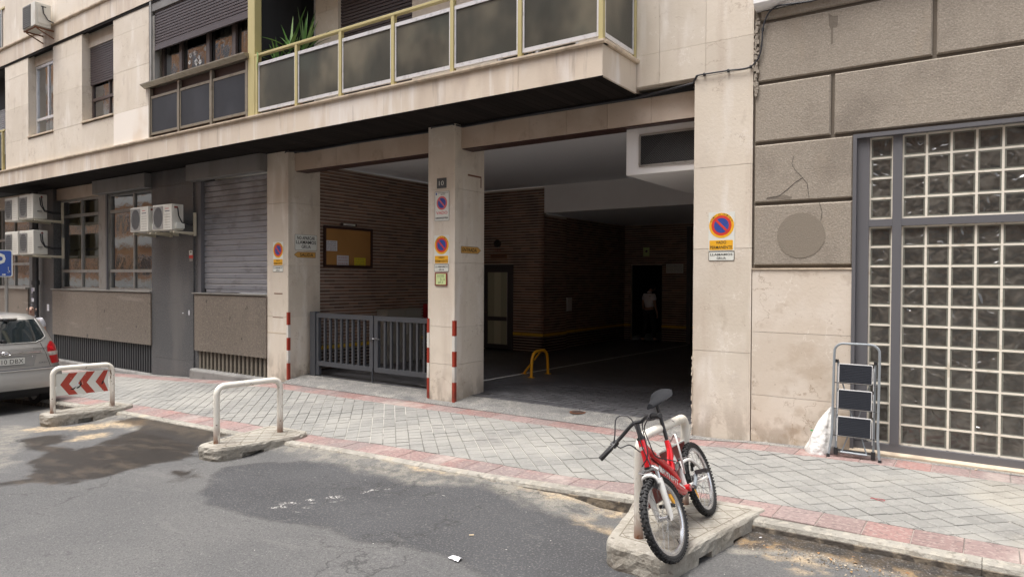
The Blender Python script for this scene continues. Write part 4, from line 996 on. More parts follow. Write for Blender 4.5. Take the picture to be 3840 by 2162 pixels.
# -------- ground floor left: grey granite piers, office windows, shutter, basement grilles
def pier(x0, x1, y0, y1, z0, z1, js):
    b = MB(); b.box(x0+.015, x1-.015, y0+.015, y1, z0, z1); p_ = b.build('granite_pier', M['graystone'], B)
    zz = [z0]+list(js)+[z1]
    for u, v in zip(zz[:-1], zz[1:]):
        pc('granite_panel', p_, M['graystone'], x0, x1-.016, y0, y0+.014, u+.0015, v-.0015)
        pc('granite_panel', p_, M['graystone'], x1-.0155, x1, y0, y1, u+.0015, v-.0015)
        pc('granite_panel', p_, M['graystone'], x0, x0+.0145, y0+.0145, y1, u+.0015, v-.0015)
    return p_
pier(-15.09, -13.44, 0, .4, -.6, 4.13, (.1, 1.3, 2.5, 3.5, 3.8))
pier(-20.72, -20.03, .0, .4, -.9, 4.13, (.1, 1.3, 2.5, 3.5))
pier(-21.72, -20.73, .06, .4, -.9, 4.13, (.1, 1.3, 2.5, 3.5))
b = MB(); b.box(-13.44, -13.30, .03, .4, -.4, 4.13); b.build('granite_reveal', M['graystone'], B)
# office window group
WY = .16
b = MB(); b.box(-20.03, -15.09, WY+1.9, WY+2.0, 0, 4.1); b.build('office_back_wall', M['room'], B)
pc('header_panel', B, M['stone_tan'], -19.98, -17.86, .06, .3, 3.83, 4.12)
def office(x0, x1, xm, parent=B):
    f = MB(); f.box(x0, x1, WY, WY+.06, 3.77, 3.82); f.box(x0, x1, WY, WY+.06, 1.53, 1.58); f.box(x0, x0+.05, WY+.002, WY+.058, 1.58, 3.77); f.box(x1-.05, x1, WY+.002, WY+.058, 1.58, 3.77)
    w_ = f.build('window', M['alugrey'], parent)
    for z_ in (3.40, 1.985): pc('transom', w_, M['alugrey'], x0+.05, x1-.05, WY-.012, WY+.05, z_-.035, z_+.035)
    for (u, v) in ((1.58, 1.95), (2.02, 3.365), (3.435, 3.77)):
        pc('mullion', w_, M['alugrey'], xm-.025, xm+.025, WY-.006, WY+.05, u, v)
        for (a, c) in ((x0+.05, xm-.025), (xm+.025, x1-.05)):
            q = MB(); q.add([(a, WY+.03, u), (c, WY+.03, u), (c, WY+.03, v), (a, WY+.03, v)], [(0,1,2,3)]); q.build('pane', M['pane_tint'], w_, recalc=False)
    return w_
xm1 = oy(307, 900, WY)[0]; xm2 = oy(503, 900, WY)[0]
wA = office(-19.97, -17.84, xm1); wB = office(-17.34, -15.36 if False else -15.10, xm2)
b = MB(); b.box(-17.84, -17.34, WY-.03, WY+.12, 1.53, 3.83); b.build('window_pier', M['alugrey'], B)
b = MB(); b.box(-17.42, -17.345, WY-.06, WY-.031, 1.53, 3.83); b.build('guide_rail', M['metal_gray'], B)
# blinds, olive sheets added as painted reflections, shelf, files, small wall unit inside
room(B, -20.0, -15.12, WY+.1, WY+1.9, 1.45, 4.1, M['room'])
q = MB(); q.box(-17.30, xm2-.08, WY+.14, WY+.15, 2.05, 3.36); q.build('blind_or_reflection', M['blind'], wB)
q = MB(); q.box(-16.75, xm2-.06, WY+.11, WY+.125, 2.85, 3.37); q.build('venetian_blind', M['brownwin'], wB)
q = MB(); q.box(xm2+.55, -15.2, WY+.3, WY+.5, 2.05, 2.5); q.build('white_unit', M['ac'], wB)
q = MB(); q.disc((xm2+.8, WY+.295, 2.28), (0,-1,0), .05, .01, 12); q.build('dial', M['paper'], wB)
q = MB(); q.box(-16.9, -16.25, WY+.4, WY+.5, 1.62, 1.92); q.box(-16.15, -15.55, WY+.4, WY+.5, 1.62, 1.92); q.build('louvre_panels', M['curtain'], wB)
q = MB(); 
for k in range(24): q.box(-17.2+k*.085, -17.2+k*.085+.06, WY+.14, WY+.3, 1.58, 1.62+.04*((k*7) % 5)/4)
q.build('shelf_of_files', M['paper'], wB)
q = MB(); q.box(-19.9, xm1-.06, WY+.12, WY+.13, 1.60, 3.75); q.box(xm1+.05, -17.92, WY+.16, WY+.17, 1.60, 3.75); q.build('blind_or_reflection', M['olive_reflection'], wA)  # added sheets, their olive colour stands for reflections in the glass
q = MB(); q.box(xm2+.06, -15.15, WY+.62, WY+.63, 2.0, 3.75); q.build('blind_or_reflection', M['olive_reflection'], wB)  # another added sheet coloured like the reflection
# far-left window
w0x1 = -21.74
w0 = MB(); w0.box(-24.5, w0x1, WY, WY+.06, 3.77, 3.82); w0.box(-24.5, w0x1, WY, WY+.06, 1.53, 1.58); w0.box(w0x1-.05, w0x1, WY+.002, WY+.058, 1.58, 3.77)
w0 = w0.build('window', M['alugrey'], B)
for z_ in (2.9, 2.2): pc('transom', w0, M['alugrey'], -24.5, w0x1-.05, WY-.012, WY+.05, z_-.035, z_+.035)
for xx in (-23.9, -23.0): pc('mullion', w0, M['alugrey'], xx-.025, xx+.025, WY-.006, WY+.05, 1.58, 3.77)
q = MB(); q.add([(-24.5, WY+.03, 1.55), (w0x1, WY+.03, 1.55), (w0x1, WY+.03, 3.8), (-24.5, WY+.03, 3.8)], [(0,1,2,3)]); q.build('pane', M['pane_tint'], w0, recalc=False)
room(w0, -24.5, w0x1, WY+.1, WY+1.5, 1.5, 4.1, M['room'])
b = MB(); b.box(-24.5, -21.72, .02, .3, -1.2, 1.5); b.build('granite_panel', M['granite'], B)
b = MB(); b.box(-24.5, -21.72, .05, .3, 3.82, 4.13); b.build('header_panel', M['stone_tan'], B)
b = MB(); b.box(-24.52, -21.72, -.04, .2, 1.50, 1.535); b.build('window_sill', M['alugrey'], B)
b = MB(); b.box(-30, -24.5, .0, .3, -1.6, 4.13); b.build('granite_panel', M['graystone'], B)
# sills, polished granite aprons
for (a, c) in ((-20.10, -15.092), (-13.42, -10.967)):
    b = MB(); b.prism([(a, -.055, 1.512), (a, -.055, 1.528), (a, WY, 1.535), (a, WY, 1.50), (a, -.01, 1.49)], (c-a, 0, 0)); b.build('window_sill', M['alugrey'], B)
    for (u, v) in splitx(a+.06, c, 2.5): pc('granite_panel', B, M['granite'], u+.002, v-.002, -.03, .05, .345, 1.485)
    b = MB(); b.box(a, c, .05, .3, .34, 1.5); b.build('apron_wall', M['granite'], B)
# basement grilles of upright bars
def bgrille(x0, x1, z0, z1, mt, pitch, wbar):
    b = MB(); b.box(x0, x1, .18, .2, z0, z1); gq = b.build('basement_grille', M['dark'], B)
    x = x0+.03
    while x < x1-.02: pc('grille_bar', gq, mt, x, x+wbar, .02, .06, z0, z1); x += pitch
    for z_ in np.arange(z0+.03, z1, .075): pc('louvre', gq, M['pipe'], x0, x1, .12, .15, z_, z_+.03)
    return gq
M['bar_dark'] = mat('dark_grey_bars', (.055,.058,.062), .5); M['bar_brown'] = mat('dusty_brown_bars', (.17,.15,.12), .6)
bgrille(-20.03, -15.095, -.30, .34, M['bar_dark'], .105, .045)
bgrille(-13.30, -10.97, -.03, .34, M['bar_brown'], .135, .06)
def plinth(x0, x1, y, z0, z1):
    b = MB(); r_ = .04; P = [(y, z0), (y, z1-r_), (y+.012, z1-.012), (y+r_, z1), (.2, z1+.01), (.2, z0)]
    b.prism([(x0, a, c) for a, c in P], (x1-x0, 0, 0)); b.build('plinth', M['plinth'], B, bevel=.01)
plinth(-20.03, -15.095, -.06, -1., -.29); plinth(-13.43, -10.97, -.10, -.5, -.03)
# roller shutter with its box
b = MB(); b.box(-13.30, -13.19, .02, .10, 1.53, 3.82); b.build('guide_rail', M['metal_gray'], B)
sh = slats('roller_shutter', B, M['slat_gray'], -13.19, -10.97, 1.60, 3.80, .10, .1085, th=.018)
b = MB(); b.box(-13.05, -11.05, .05, .12, 1.545, 1.60); b.build('shutter_bottom_bar', M['slat_gray'], sh)
b = MB(); b.box(-13.45, -10.97, -.155, .03, 3.805, 4.128); b.build('shutter_box', M['metal_box'], B, bevel=.006)
b = MB(); b.box(-17.52, -15.10, -.155, .03, 3.80, 4.115); b.build('shutter_box', M['metal_box'], B, bevel=.006)
b = MB(); b.box(-17.35, -15.12, .03, .12, 3.84, 3.90); b.build('shutter_slot', M['metal_gray'], B)
for (a, c, e, g, Y_, mt_) in ((1028,1059,1098,1102,-.003,'rust'), (1023,1061,1187,1191,-.003,'rust'), (1002,1078,1246,1249,-.003,'ledge')):
    p0, p1 = oy(a, e, Y_), oy(c, g, Y_); b = MB(); b.box(p0[0], p1[0], -.0035, -.001, p1[2], p0[2]); b.build('glue_residue', M[mt_], B)
for (a, c, e, g) in ((565,710,55,66), (703,711,66,190)):
    p0, p1 = ox(1560+a*.3448, 640+e*.3448, -6.462), ox(1560+c*.3448, 640+g*.3448, -6.462); b = MB(); b.box(-6.4645, -6.4615, p0[1], p1[1], p1[2], p0[2]); b.build('glue_residue', M['rust'], B)
b = MB(); p0 = oy(709, 1172, -.003); b.disc(p0, (0,-1,0), .022, .002, 10, r2=.06); p1 = oy(686, 1173, -.003); b.disc(p1, (0,-1,0), .03, .002, 8, r2=.012); b.build('white_paint_mark', M['paper'], B)
p0, p1 = oy(176, 1140, -.003), oy(184, 1165, -.003); b = MB(); b.box(p0[0], p1[0], -.004, -.001, p1[2], p0[2]); b.build('white_paint_mark', M['paper'], B)
# rainwater pipe with sticker remains
pp = oy(133, 1100, -.07); pxx = pp[0]
b = MB().tube([(pxx, -.07, -.9), (pxx, -.07, 4.1)], .075, 12); dp = b.build('drainpipe', M['pipe'], B, smooth=True)
for z_ in (1.62, 3.0): b = MB().tube([(pxx, -.07, z_), (pxx, -.07, z_+.12)], [.105, .095], 12); b.build('pipe_collar', M['pipe'], dp, smooth=True)
rg_ = random.Random(4)
M['st1'] = mat('sticker_lilac', (.30,.25,.42), .6)
for k in range(16):
    z_ = .62+rg_.random()*.95; a = rg_.uniform(-1.2, .9); s = .02+rg_.random()*.025
    c_ = np.array([pxx+.078*math.sin(a), -.07-.078*math.cos(a), z_]); t_ = np.array([math.cos(a), math.sin(a), 0])
    b = MB().obox(c_, t_*s, (0,0,s*1.1), np.array([math.sin(a), -math.cos(a), 0])*.001); b.build('sticker', M['paper'] if k % 3 else M['st1'], dp)
# sealing compound / broken edge between the two buildings
b = MB(); rg_ = random.Random(9)
for k in range(60):
    z_ = 3.9+k*.014; s = rg_.uniform(.006, .020); b.obox((-2.125+rg_.uniform(-.012,.02), -.012+rg_.uniform(-.01,.01), z_), (s, 0, 0), (0, .015, 0), (0, 0, rg_.uniform(.01,.022)))
tag(b.build('broken_mortar', M['render'], B), kind='stuff')
b = MB()
for k in range(45):
    z_ = .02+k*.021; s = rg_.uniform(.003, .009); b.obox((-2.833+rg_.uniform(-.004,.006), .01+rg_.uniform(-.01,.02), z_), (s*.7, 0, 0), (0, .02, 0), (0, 0, .016))
tag(b.build('chipped_corner', M['stone_dado'], B), kind='stuff')

# ================================================================== NEIGHBOURING BUILDING
N = thing('rendered_building', 'grey-brown rusticated building with a tall glass-block window beside the limestone pillar', 'building', (1.4, .5, 0))
NX0, NX1 = -2.154, 14.0
FX, FZ = -1.144, 3.345      # opening of the glass block window
b = MB(); b.box(NX0, FX, .03, .5, 0, 14); b.box(FX, NX1, .03, .5, FZ, 14); b.box(NX0, NX1, .6, 9, 0, 14); b.box(FX, NX1, .5, .6, 0, FZ); wn = b.build('wall', M['render_dark'], N)
def rblock(x0, x1, z0, z1):
    g_, e = .018, .022
    b = MB(); b.add([(x0+g_,.031,z0+g_),(x1-g_,.031,z0+g_),(x1-g_,.031,z1-g_),(x0+g_,.031,z1-g_),(x0+g_,.0+e*.5,z0+g_),(x1-g_,e*.5,z0+g_),(x1-g_,e*.5,z1-g_),(x0+g_,e*.5,z1-g_),
         (x0+g_+e*.6,-.004,z0+g_+e*.6),(x1-g_-e*.6,-.004,z0+g_+e*.6),(x1-g_-e*.6,-.004,z1-g_-e*.6),(x0+g_+e*.6,-.004,z1-g_-e*.6)],
        [(0,1,5,4),(1,2,6,5),(2,3,7,6),(3,0,4,7),(4,5,9,8),(5,6,10,9),(6,7,11,10),(7,4,8,11),(8,9,10,11)])
    o = b.build('render_block', M['render'], wn, recalc=False); return o
zz = [1.99, 2.685, 3.355, 4.02, 4.69]
rblock(NX0, FX+.018, zz[0], zz[1]); rblock(NX0, FX+.018, zz[1], zz[2])
for (a, c) in ((NX0, -1.345), (-1.345, 2.2), (2.2, 4.6), (4.6, NX1)): rblock(a, c, zz[2], zz[3])
for (a, c) in ((NX0+.02, -.44), (-.44, 1.9), (1.9, 4.2), (4.2, NX1)): rblock(a, c, zz[3], zz[4])
rblock(NX0+.05, NX1, zz[4], 4.83)
b = MB(); b.prism([(NX0+.02, -.10, 4.84), (NX0+.02, -.12, 4.87), (NX0+.02, -.12, 5.1), (NX0+.02, .03, 5.12), (NX0+.02, .03, 4.82), (NX0+.02, -.05, 4.82)], (NX1-NX0, 0, 0)); b.build('white_cornice', M['white_wall'], N)
for (a, c) in splitx(NX0+.02, NX1, 2.4): rblock(a, c, 5.15, 6.0)
# round patch, darker bare circle where a plate used to hang
cx_ = (-1.89-1.40)/2; b = MB(); b.disc((cx_, -.0045, 2.325), (0,-1,0), .243, .003, 40); M['render_patch'] = mat('bare_render_circle', (.225,.193,.155), .95, layers=[((.22,.19,.15), 90, (1,1,1), .5, .62, .6), ((.36,.30,.24), 26, (1,1,.25), .70, .74, .7)], bump=.004, bs=110); b.build('bare_circle', M['render_patch'], wn)
b = MB()
def crack(px, r_=.0019):
    pts = [oy(a, c, -.006) for a, c in px]; b.tube(pts, r_, 4)
cr = lambda L_: [(2500+a*.6897, c*.6897) for a, c in L_]
crack(cr([(545,1078),(610,1066),(650,1035),(700,990),(740,965),(765,1000),(772,1060),(775,1088)])); crack(cr([(740,965),(700,925),(680,890),(690,850)]), .0016); crack(cr([(830,1100),(845,1150),(838,1200)]), .0018)
b.build('cracks', M['dark'], wn)
b = MB(); b.add([oy(2500+a*.6897, c*.6897, -.0055) for a, c in ((545,1072),(640,1060),(682,1070),(670,1085),(600,1082),(540,1085))], [(0,1,2,3,4,5)]); b.add([oy(2500+a*.6897, c*.6897, -.0055) for a, c in ((880,75),(905,88),(932,85),(928,145),(905,150),(905,235),(892,245),(893,160),(882,140))], [tuple(range(9))])
b.build('damp_stain', mat('damp_render', (.185,.158,.128), .95, bump=.004, bs=60), wn)
# stone dado
for (z0, z1) in ((-.05, .562), (.562, 1.266), (1.266, 1.955)): pc('stone_panel', wn, M['stone_dado'], NX0+.002, FX-.002, .004, .03, z0+.002, z1-.002)
pc('stone_panel', wn, M['ledge'], NX0, FX, -.008, .03, 1.957, 1.975)
# window: grey steel frame
W = part('glass_block_window', N)
fy0, fy1 = -.012, .14
def bar(x0, x1, z0, z1, y0=fy0, y1=fy1): pc('frame_member', W, M['metal_gray'], x0, x1, y0, y1, z0, z1)
XR = 3.35
bar(FX, FX+.035, .10, FZ); bar(FX+.0352, XR, FZ-.04, FZ)
bar(FX+.036, FX+.147, .19, FZ-.041, .03, .12)
bar(FX+.0352, XR, .10, .185, .03, .13)
bar(-.785, -.705, .186, FZ-.0405, .028, .12); bar(XR-.08, XR, .10, FZ)
bar(FX+.148, -.786, 2.395, 2.465, .029, .12); bar(-.704, XR-.081, 2.395, 2.465, .029, .12)
b = MB(); b.prism([(FX, -.055, .085), (FX, -.055, .10), (FX, .12, .125), (FX, .12, .0), (FX, -.04, .0)], (XR-FX, 0, 0)); b.build('stone_sill', M['ledge'], N)
gb = MB(); h = .0965
def ring(s, y): return [(-s,y,-s),(s,y,-s),(s,y,s),(-s,y,s)]
gb.add(ring(h, .05)+ring(h, .004)+ring(h-.004, 0)+ring(h-.009, .0)+ring(h-.011, .003)+ring(h-.016, .002), [], 0)
q4 = lambda i, j: [(i*4+k, i*4+(k+1) % 4, j*4+(k+1) % 4, j*4+k) for k in range(4)]
gb.f = q4(0,1)+q4(1,2)+q4(2,3)+q4(3,4)+q4(4,5)+[(20,21,22,23)]
gb.m = [0]*4+[0]*4+[0]*4+[1]*4+[0]*4+[2]
gme = gb.mesh('glass_block', [M['gb_rim'], M['gb_rim2'], M['gb_face']], recalc=False)
gme.update()
for (x0, n, pw) in ((-.992, 1, .203), (-.700, 19, .2045)):
    for (z0, z1, rws) in ((.190, 2.392, 11), (2.468, 3.302, 4)):
        ph = (z1-z0-.012)/rws
        b = MB(); b.box(x0-.004, x0+n*pw+.006, .082, .13, z0, z1); b.build('mortar', M['mortar_white'], W)
        for i in range(n):
            for j in range(rws):
                o = bpy.data.objects.new('glass_block', gme); o.location = (x0+pw*(i+.5)+.001, .070+random.uniform(-.002,.002), z0+.006+ph*(j+.5))
                o.rotation_euler = (random.gauss(0,.012), 0, random.gauss(0,.012)); o.scale = (.97, 1, .97)
                link(o, W, Matrix.Translation(o.location)@o.rotation_euler.to_matrix().to_4x4()@Matrix.Diagonal((.97,1,.97,1)))
        g2 = MB()
        for i in range(n+1): g2.box(x0+pw*i-.0095, x0+pw*i+.0105, .066, .083, z0, z1)
        for j in range(rws+1):
            for i in range(n): g2.box(x0+pw*i+.0106, x0+pw*(i+1)-.0096, .067, .083, z0+.006+ph*j-.0095, z0+.006+ph*j+.0095)
        g2.build('pointing', M['mortar_white'], W)

# ================================================================== HOUSE ACROSS THE STREET (seen in the window reflections)
O = thing('brick_building', 'orange brick building with cream bands across the street, mirrored in the upper windows', 'building', (-12, -19, 0))
b = MB(); b.box(-110, 16, -24, -18.6, -6, 20); ow = b.build('wall', M['orange_brick'], O)
for z_ in (.9, 4.2, 7.4, 10.6, 13.8, 17.0):
    b = MB(); b.box(-110, 16, -18.6, -18.3, z_, z_+.75); b.build('cream_band', M['cream'], O)
for z_ in (2.0, 5.3, 8.5, 11.7, 14.9):
    for x in np.arange(-108, 14, 3.4):
        b = MB(); b.box(x, x+1.5, -18.6, -18.57, z_, z_+1.5); f = b.build('window', M['alu'], O)
        b = MB(); b.box(x+.08, x+1.42, -18.57, -18.56, z_+.08, z_+1.42); b.build('pane', M['carglass'], f)

# ================================================================== THINGS
# ---- metal gate between the two left pillars
GYt = .42
gt = thing('metal_gate', 'charcoal double-leaf bar gate chained shut between the two left pillars', 'gate', (-8.57, GYt, .07))
pc('gate_post', gt, M['gate'], -10.215, -10.07, GYt-.05, GYt+.06, .05, 1.225)
pc('gate_post', gt, M['gate'], -7.08, -6.99, GYt-.05, GYt+.06, .05, 1.225)
pc('hinge_shoe', gt, M['gate'], -10.07, -9.99, GYt-.03, GYt+.03, .07, .24)
for (a, c) in ((-10.05, -8.585), (-8.555, -7.10)):
    pc('gate_rail', gt, M['gate'], a, c, GYt-.035, GYt+.035, 1.12, 1.20); pc('gate_rail', gt, M['gate'], a, c, GYt-.035, GYt+.035, .245, .325)
    pc('gate_stile', gt, M['gate'], a, a+.055, GYt-.034, GYt+.034, .325, 1.12); pc('gate_stile', gt, M['gate'], c-.085, c, GYt-.034, GYt+.034, .325, 1.12) if a < -9 else pc('gate_stile', gt, M['gate'], c-.04, c, GYt-.034, GYt+.034, .325, 1.12)
    if a > -9: pc('gate_stile', gt, M['gate'], a+.0552, a+.085, GYt-.0335, GYt+.0335, .325, 1.12)
    x0 = a+.055+ (.03 if a > -9 else 0); x1 = c-(.085 if a < -9 else .04); n = 8; p = (x1-x0)/(n+1)
    for k in range(n): xx = x0+p*(k+1); pc('gate_bar', gt, M['gate'], xx-.02, xx+.02, GYt-.02, GYt+.02, .325, 1.12)
pc('drop_bolt', gt, M['gate'], -8.59, -8.575, GYt-.055, GYt-.036, .06, .30)
b = MB()
for k in range(13):
    a = 2*math.pi*k/13; c_ = np.array([-8.57+.115*math.cos(a), GYt+.055*math.sin(a), .80+.012*math.sin(a*1.5)])
    t_ = np.array([-.115*math.sin(a), .055*math.cos(a), 0]); t_ /= np.linalg.norm(t_); v_ = np.array([0,0,1.]) if k % 2 else np.cross(t_, (0,0,1.))
    b.tube([c_+t_*.022*math.cos(q)+v_*.011*math.sin(q) for q in [2*math.pi*j/8 for j in range(8)]], .004, 5, closed=True)
b.build('chain', M['chrome'], gt, smooth=True)

# ---- striped corner guards
def guard(x, y, label, ztop=1.22):
    g_ = thing('corner_guard', label, 'corner guard', (x, y, 0), 'striped corner guards on the pillars')
    zz_ = [0.0, .30, .53, .76, .99, ztop]
    for k in range(5):
        b = MB(); mt = M['guard_red'] if k % 2 == 0 else M['guard_white']; u, v = zz_[k], zz_[k+1]
        s = 1
        P = [(x-.038, y-.010), (x+.010, y-.010), (x+.010, y+.040), (x+.0015, y+.040), (x+.0015, y-.0015), (x-.038, y-.0015)]
        b.prism([(px_, py_, u+.001) for px_, py_ in P], (0,0,v-u-.002)); b.build('stripe', mt, g_)
guard(-10.35, 0, 'red and white striped guard on the corner of the leftmost pillar')
guard(-6.463, 0, 'red and white striped guard on the right corner of the middle pillar')
g_ = thing('corner_guard', 'red and white striped guard on the left corner of the middle pillar by the gate', 'corner guard', (-6.985, 0, 0), 'striped corner guards on the pillars')
zz_ = [.02, .33, .56, .79, 1.02, 1.235]
for k in range(5):
    x, y = -6.985, 0; P = [(x+.03, y-.012), (x-.012, y-.012), (x-.012, y+.07), (x-.0015, y+.07), (x-.0015, y-.0015), (x+.03, y-.0015)]
    b = MB(); b.prism([(px_, py_, zz_[k]+.001) for px_, py_ in P], (0,0,zz_[k+1]-zz_[k]-.002)); b.build('stripe', M['guard_red'] if k % 2 == 0 else M['guard_white'], g_)

# ---- signs
def sign_y(name, label, x0, x1, y0, y1, Y, cat='sign', th=.003, group=None):
    """plate on a wall facing the street; pixel box in the photograph"""
    a, c = oy(x0, (y0+y1)/2, Y), oy(x1, (y0+y1)/2, Y); zt, zb = oy((x0+x1)/2, y0, Y)[2], oy((x0+x1)/2, y1, Y)[2]
    t = thing(name, label, cat, ((a[0]+c[0])/2, Y, zb), group)
    return Board(t, (a[0], Y, zb), (1,0,0), (0,0,1)), c[0]-a[0], zt-zb
def sign_x(name, label, x0, x1, y0, y1, X, cat='sign', group=None):
    a, c = ox(x0, (y0+y1)/2, X), ox(x1, (y0+y1)/2, X); zt, zb = ox((x0+x1)/2, y0, X)[2], ox((x0+x1)/2, y1, X)[2]
    t = thing(name, label, cat, (X, (a[1]+c[1])/2, zb), group)
    return Board(t, (X, a[1], zb), (0,1,0), (0,0,1)), c[1]-a[1], zt-zb
def noparking(bd, cx, cy_, r, d, ring=True, red=None):
    red = red or M['sign_red']
    if ring:
        bd.disc('ring', M['sign_orange'], cx, cy_, r, r, d); d += .0012; r_ = r*.80
    else: r_ = r
    bd.disc('ring', red, cx, cy_, r_, r_, d); bd.disc('disc', M['sign_blue'], cx, cy_, r_*.74, r_*.74, d+.0012)
    L_, w_ = r_*.78, r_*.11; c45 = math.sqrt(.5)
    bd.poly('diagonal_bar', red, [(cx-L_*c45-w_*c45, cy_+L_*c45-w_*c45), (cx+L_*c45-w_*c45, cy_-L_*c45-w_*c45), (cx+L_*c45+w_*c45, cy_-L_*c45+w_*c45), (cx-L_*c45+w_*c45, cy_+L_*c45+w_*c45)], d+.0024)
def arc_text(bd, s, cx, cy_, r, h, a0, a1, d):
    n = len(s)
    for i, ch in enumerate(s):
        if ch == ' ': continue
        a = R(a0+(a1-a0)*i/(n-1)); u = np.array([math.cos(a), math.sin(a)]); rt_ = np.array([u[1], -u[0]])
        right = bd.r*rt_[0]+bd.u*rt_[1]; up = bd.r*u[0]+bd.u*u[1]
        text_mesh('lettering', ch, M['sign_black'], bd.p, bd.P(cx+r*u[0], cy_+r*u[1]), right, up, bd.n, 0, 0, h*.55, h, d+.0006)
def vado_perm(label, box, Y=-.004):
    bd, w_, h_ = sign_y('no_parking_sign', label, *box, Y, 'no parking sign', group='orange-ringed no parking signs')
    bd.rect('plate', M['sign_white'], 0, 0, w_, h_); r = w_*.48
    noparking(bd, w_/2, h_-r*1.06, r, .0012)
    arc_text(bd, 'SALIDA DE VEHICULOS', w_/2, h_-r*1.06, r*.90, r*.13, 158, 22, .0030)
    oh = h_-2*r*1.1; bd.rrect('orange_panel', M['sign_orange'], w_*.04, h_*.02, w_*.94, oh*.97, w_*.03, .0012)
    bd.text('VADO', M['sign_black'], w_*.49, h_*.02+oh*.70, w_*.40, oh*.28, .0030, .01); bd.text('PERMANENTE', M['sign_black'], w_*.49, h_*.02+oh*.25, w_*.84, oh*.28, .0030, .01)
def grua(label, box, Y=-.004):
    bd, w_, h_ = sign_y('tow_away_plate', label, *box, Y, 'tow-away plate', group='small tow-away plates below the no parking signs')
    bd.rrect('border', M['sign_black'], 0, 0, w_, h_, h_*.12); bd.rrect('plate', M['sign_white'], w_*.02, h_*.04, w_*.98, h_*.96, h_*.10, .0012)
    bd.text('LLAMAMOS', M['sign_black'], w_*.5, h_*.68, w_*.86, h_*.26, .0026, .02); bd.text('GRUA', M['sign_black'], w_*.5, h_*.28, w_*.36, h_*.26, .0026, .02)
o5 = lambda x, y: (2620+x*.1724, 760+y*.1724)
vado_perm('large no parking sign with orange panel on the right pillar beside the grey-brown building', (2657, 2755, 795, 940))
grua('white tow-away plate under the sign on the right pillar beside the grey-brown building', (2657, 2754, 943, 977))
o6 = lambda x, y: (1560+x*.3448, 640+y*.3448)
def bx(f, x0, y0, x1, y1): a, c = f(x0, y0), f(x1, y1); return (a[0], c[0], a[1], c[1])
vado_perm('no parking sign with orange ring and orange panel on the middle pillar front', bx(o6, 200,700,360,1010))
grua('white tow-away plate on the middle pillar just above the green and red label', bx(o6, 198,1018,358,1096))
bd, w_, h_ = sign_y('official_no_parking_plate', 'white metal no parking plate with red VADO lettering below the house number', *bx(o6, 204,224,362,546), -.004, 'no parking sign')
bd.rrect('plate', M['alugrey'], 0, 0, w_, h_, .01); bd.rrect('plate_face', M['sign_white'], w_*.03, h_*.015, w_*.97, h_*.985, .01, .0012)
noparking(bd, w_*.5, h_*.605, w_*.36, .0024, False, M['sign_pink'])
bd.text('VADO', M['sign_pink'], w_*.5, h_*.275, w_*.78, h_*.105, .0026, .02); bd.text('0400000986', M['sign_black'], w_*.5, h_*.10, w_*.86, h_*.07, .0026, .02)
bd.text('AYUNTAMIENTO DE', M['sign_black'], w_*.58, h_*.945, w_*.70, h_*.032, .0026, .02); bd.text('MADRID', M['sign_black'], w_*.58, h_*.895, w_*.30, h_*.032, .0026, .02)
bd.rrect('crest', M['sign_blue'], w_*.08, h_*.88, w_*.16, h_*.96, .004, .0024)
bd, w_, h_ = sign_y('house_number_plate', 'slate grey plate with the number 10 at the top of the middle pillar', *bx(o6, 228,80,332,190), -.004, 'house number')
bd.rect('plate', M['sign_gray'], 0, 0, w_, h_); bd.text('10', M['sign_white'], w_*.47, h_*.5, w_*.5, h_*.46, .0014)
bd, w_, h_ = sign_y('hydrant_label', 'small pale green H100 label in a dark red frame on the middle pillar', *bx(o6, 210,1108,342,1248), -.004, 'label')
bd.rect('frame', M['maroon'], 0, 0, w_, h_, 0, .012); bd.rect('label_face', M['lime'], w_*.09, h_*.08, w_*.91, h_*.92, .012, .013)
bd.text('H100', M['sign_black'], w_*.5, h_*.76, w_*.52, h_*.17, .0132); bd.rect('rule', M['sign_black'], w_*.2, h_*.62, w_*.78, h_*.635, .013, .0136); bd.text('12,10', M['sign_black'], w_*.66, h_*.45, w_*.36, h_*.15, .0132); bd.text('87,7', M['sign_black'], w_*.5, h_*.23, w_*.40, h_*.17, .0132)
bd.rect('rule', M['sign_black'], w_*.47, h_*.36, w_*.485, h_*.62, .013, .0136)
o1_ = lambda x, y: (560+x*.4414, 520+y*.4414)
vado_perm('no parking sign with faded orange panel on the leftmost pillar', bx(o1_, 1052,876,1138,1076))
grua('white tow-away plate on the front of the leftmost pillar', bx(o1_, 1051,1080,1136,1130))
bd, w_, h_ = sign_x('warning_plate', 'white enamel plate NO APARCAR LLAMAMOS GRUA on the leftmost pillar side', *bx(o1_, 1236,816,1424,948), -10.349, 'sign')
bd.rrect('border', M['sign_black'], 0, 0, w_, h_, .02); bd.rrect('plate', M['sign_white'], w_*.01, h_*.015, w_*.99, h_*.985, .02, .0012)
for i, (t_, ww) in enumerate((('NO APARCAR', .80), ('LLAMAMOS', .90), ('GRUA', .42))): bd.text(t_, M['sign_black'], w_*.5, h_*(.79-.28*i), w_*ww, h_*.22, .0026, .02)
bd, w_, h_ = sign_x('exit_arrow', 'orange arrow plate SALIDA pointing left on the leftmost pillar side', *bx(o1_, 1228,962,1412,1010), -10.349, 'arrow sign')
q_ = [(0, h_*.5), (w_*.16, h_*1.0), (w_, h_), (w_, 0), (w_*.16, 0)]
bd.poly('border', M['sign_black'], q_); bd.poly('arrow', M['sign_tan'], [(w_*.5+(x-w_*.5)*.975, h_*.5+(y-h_*.5)*.90) for x, y in q_], .0012); bd.text('SALIDA', M['sign_black'], w_*.58, h_*.5, w_*.62, h_*.55, .0026, .02)
bd, w_, h_ = sign_x('entrance_arrow', 'orange arrow plate ENTRADA pointing right on the middle pillar side', *bx(o6, 490,826,706,900), -6.462, 'arrow sign')
